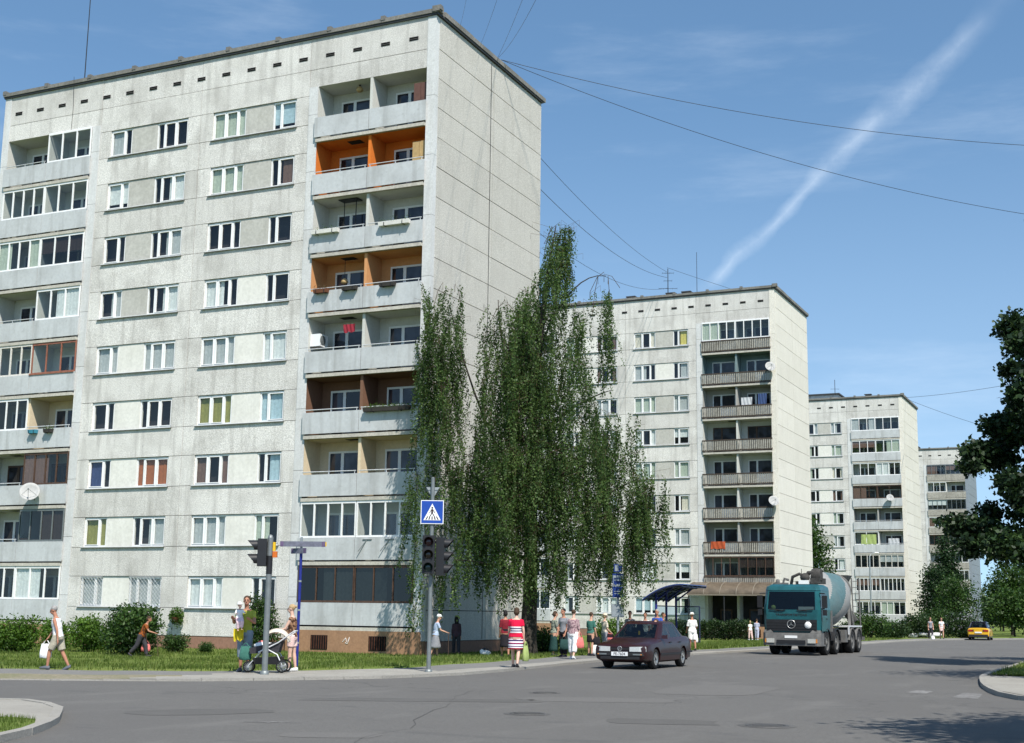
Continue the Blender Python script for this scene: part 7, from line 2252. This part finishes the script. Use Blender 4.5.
# 8..12 the waiting group
p = on(553.5, 655.5)
person('woman in a pale printed blouse and long dark skirt waiting by the lawn', p, 1.60, -70, ((3, 2), (-3, 2)), ((5, 6, 25), (10, 6, 35)), 3, (6, 0), True, 1.05, 'skin', 'hbrown', 'bob', None, 'dirndl', .8, None, None, .5, ('cl_darkgreen', .42, .02), 'shoedark')
p = on(563.5, 657)
e, hands, wm = person('black-haired person in a grey shirt and dark trousers in the waiting group', p, 1.70, 140, ((2, 2), (-2, 2)), ((8, 6, 20), (6, 6, 20)), 0, (4, 0), False, 1.0, 'skintan', 'hblack', 'short', None, 'cl_grey', .6, None, 'cl_dark', .96, None, 'shoedark')
bag('dark shopping bag standing in the waiting group', hands[0] - Vector((0, 0, .02)), .34, .36, .16, 'cl_darkgreen', BRZ, .12)
p = on(573, 659)
e, hands, wm = person('woman in a mottled blouse and white trousers in the waiting group', p, 1.66, -25, ((8, 6), (-10, 12)), ((4, 10, 14), (-4, 12, 10)), 2, (6, 0), True, 1.2, 'skinpale', 'hbrown', 'short', None, 'mottle', 1.3, None, 'cl_white', .80, None, 'shoewhite')
bag('coral red shoulder bag of the woman in white trousers', hands[1] + Vector((0, 0, .22)), .34, .36, .14, 'cl_coral', BRZ + R(30), .20)
p = on(590.5, 655.5)
e, hands, wm = person('woman in a green top and black knee-length skirt waiting alone', p, 1.58, -40, ((3, 2), (-3, 2)), ((6, 6, 20), (4, 10, 14)), 2, (4, 0), True, 1.0, 'skin', 'hbrown', 'short', None, 'cl_green', .8, None, None, .5, ('cl_dark', .20, .005), 'shoedark')
bag('black handbag of the woman in the green top', hands[1] + Vector((0, 0, .16)), .30, .30, .14, 'cl_dark', BRZ, .16)
p = on(604.5, 654)
e, hands, wm = person('pale-haired woman in a cream blouse carrying a red bag behind the sedan', p, 1.56, -60, ((8, 4), (-8, 8)), ((10, 8, 60), (4, 8, 50)), 0, (4, 0), True, 1.05, 'skinpale', 'hblond', 'bob', ('brim', 'cl_cream'), 'cl_cream', .8, None, 'cl_grey', .95, None, 'shoedark')
bag('small red bag held by the pale-haired woman', hands[0], .24, .28, .12, 'cl_coral', BRZ, .08)
bag('white and red shopping bag on the pavement left of the sedan', on(596, 655) + Vector((0, 0, .5)), .32, .36, .18, 'cl_white', BRZ, .12)
# 13..16 under the shelter
for (px, py, H_, tn, tp_, hr, lab, mt2, fm) in ((630, 653, 1.66, 170, 'cl_grey', 'hbrown', 'person in a grey jacket standing at the shelter, first from the bus stop sign', 'cl_dark', True), (645.5, 652, 1.60, 160, 'cl_white', 'hbrown', 'person in white under the middle of the shelter roof', 'cl_jeans', True),
                                              (657.5, 653.5, 1.74, 150, 'cl_blue', 'hgrey', 'man in a bright blue shirt at the shelter', 'cl_navy', False), (663, 651, 1.62, -120, 'cl_brown', 'hbrown', 'person in brown just behind the man in the blue shirt', 'cl_dark', True)):
    person(lab, on(px, py), H_, tn, ((2, 2), (-2, 2)), ((6, 8, 20), (4, 8, 15)), 0, (4, 0), fm, 1.05, 'skintan', hr, 'short', None, tp_, .7, None, mt2, .95, None, 'shoedark', .014)
# 17 woman in white
p = on(692.5, 650.5)
e, hands, wm = person('woman all in white with a white sun hat, right of the sedan', p, 1.64, 10, ((4, 4), (-6, 8)), ((10, 12, 30), (6, 14, 40)), 1, (4, 0), True, 1.12, 'skintan', 'hblond', 'short', ('brim', 'cl_white'), 'cl_white', .9, None, 'cl_white', .48, None, 'shoedark', .014)
bag('pale carrier bag of the woman all in white', hands[1], .28, .36, .14, 'cl_white', BRZ, .10)
# 18, 19 two children by the lorry
person('small child in pale pink on the grass left of the lorry', on(750.5, 640), 1.22, 20, ((8, 4), (-8, 8)), ((8, 8, 20), (6, 8, 20)), 0, (0, 0), True, 1.0, 'skin', 'hblond', 'bob', None, 'cl_white', .6, None, 'cl_palepink', .9, None, 'shoewhite', .016)
person('child in lilac grey on the grass right beside the lorry', on(757, 640), 1.34, -20, ((8, 4), (-8, 8)), ((8, 8, 20), (6, 8, 20)), 0, (0, 0), False, 1.0, 'skin', 'hbrown', 'short', None, 'cl_lilacgrey', .9, None, 'cl_lilacgrey', .9, None, 'shoewhite', .016)
# 20, 21 the two walking in the distance
person('distant woman in a grey top and dark trousers walking by the lilac', on(931, 638.8), 1.62, 175, ((14, 6), (-12, 12)), ((10, 8, 20), (-6, 8, 20)), 0, (0, 0), True, .95, 'skin', 'hbrown', 'long', None, 'cl_grey', .3, None, 'cl_charcoal', .95, None, 'shoedark', .017)
person('distant woman in white dress walking by the lilac', on(942, 638.8), 1.60, 170, ((12, 6), (-10, 10)), ((10, 8, 40), (6, 8, 40)), 0, (0, 0), True, .95, 'skin', 'hbrown', 'long', None, 'cl_white', .5, None, None, .5, ('cl_palepink', .14, .01), 'shoedark', .017)
bag('small white bag on the ground beside the two distant women', on(933, 639.5) + Vector((0, 0, .36)), .26, .26, .18, 'cl_white', BRZ, .1)
# driver of the sedan (seated)
sd = sedan.matrix_world
person('driver in dark clothes at the wheel of the maroon saloon', Vector((0, 0, 0)), 1.70, 0, ((80, 70), (80, 70)), ((40, 10, 40), (40, 10, 40)), -12, (6, 0), False, 1.0, 'skin', 'hbrown', 'short', None, 'cl_charcoal', 1.6, None, 'cl_dark', .95, None, None, .016)
dv = bpy.data.objects[[o.name for o in bpy.data.objects if o.get('label', '').startswith('driver in dark')][0]]
bpy.context.view_layer.update()
# seat the hips on the driver's seat; the figure faces the car's front (-y)
hipz = .245 * 1.7 * math.cos(R(80)) + .232 * 1.7 * math.cos(R(10)) + .043 * 1.7
sm = Matrix.Translation(sedan.location) @ Matrix.Rotation(sedan.rotation_euler.z, 4, 'Z')
dv.location = sm @ Vector((.36, -.12, .63 - hipz)); dv.rotation_euler = (0, 0, sedan.rotation_euler.z + PI)
# pale stones on the grass and a white bundle under the birch
c = on(924, 637.5, .2)
w = MB(); rr = random.Random(4)
for i in range(9): w.ell((rr.uniform(-1.2, 1.2), rr.uniform(-.5, .5), .12 + rr.random() * .15), rr.uniform(.25, .5), rr.uniform(.2, .35), rr.uniform(.14, .26), n=9)
o = w.build('rubble', M['pilaster']); o.location = c; tag(o, 'low heap of pale rubble on the grass left of the distant women', 'rubble heap', kind='stuff')
p = onlawn(485.5, 655.5)
o = empty('cloth_bundle', p, BRZ, 'white cloth bundle with a dark top lying on the lawn left of the birch trunk', 'bundle')
w = MB(); w.ell((0, 0, .10), .22, .15, .12, n=12); w.ell((-.12, .02, .16), .12, .10, .10, n=10); w.build('wrap', M['cl_white'], o)
w = MB(); w.ell((-.05, .02, .26), .10, .08, .06, n=10); w.ell((.08, .02, .22), .06, .05, .06, n=8); w.build('dark_top', M['cl_charcoal'], o)
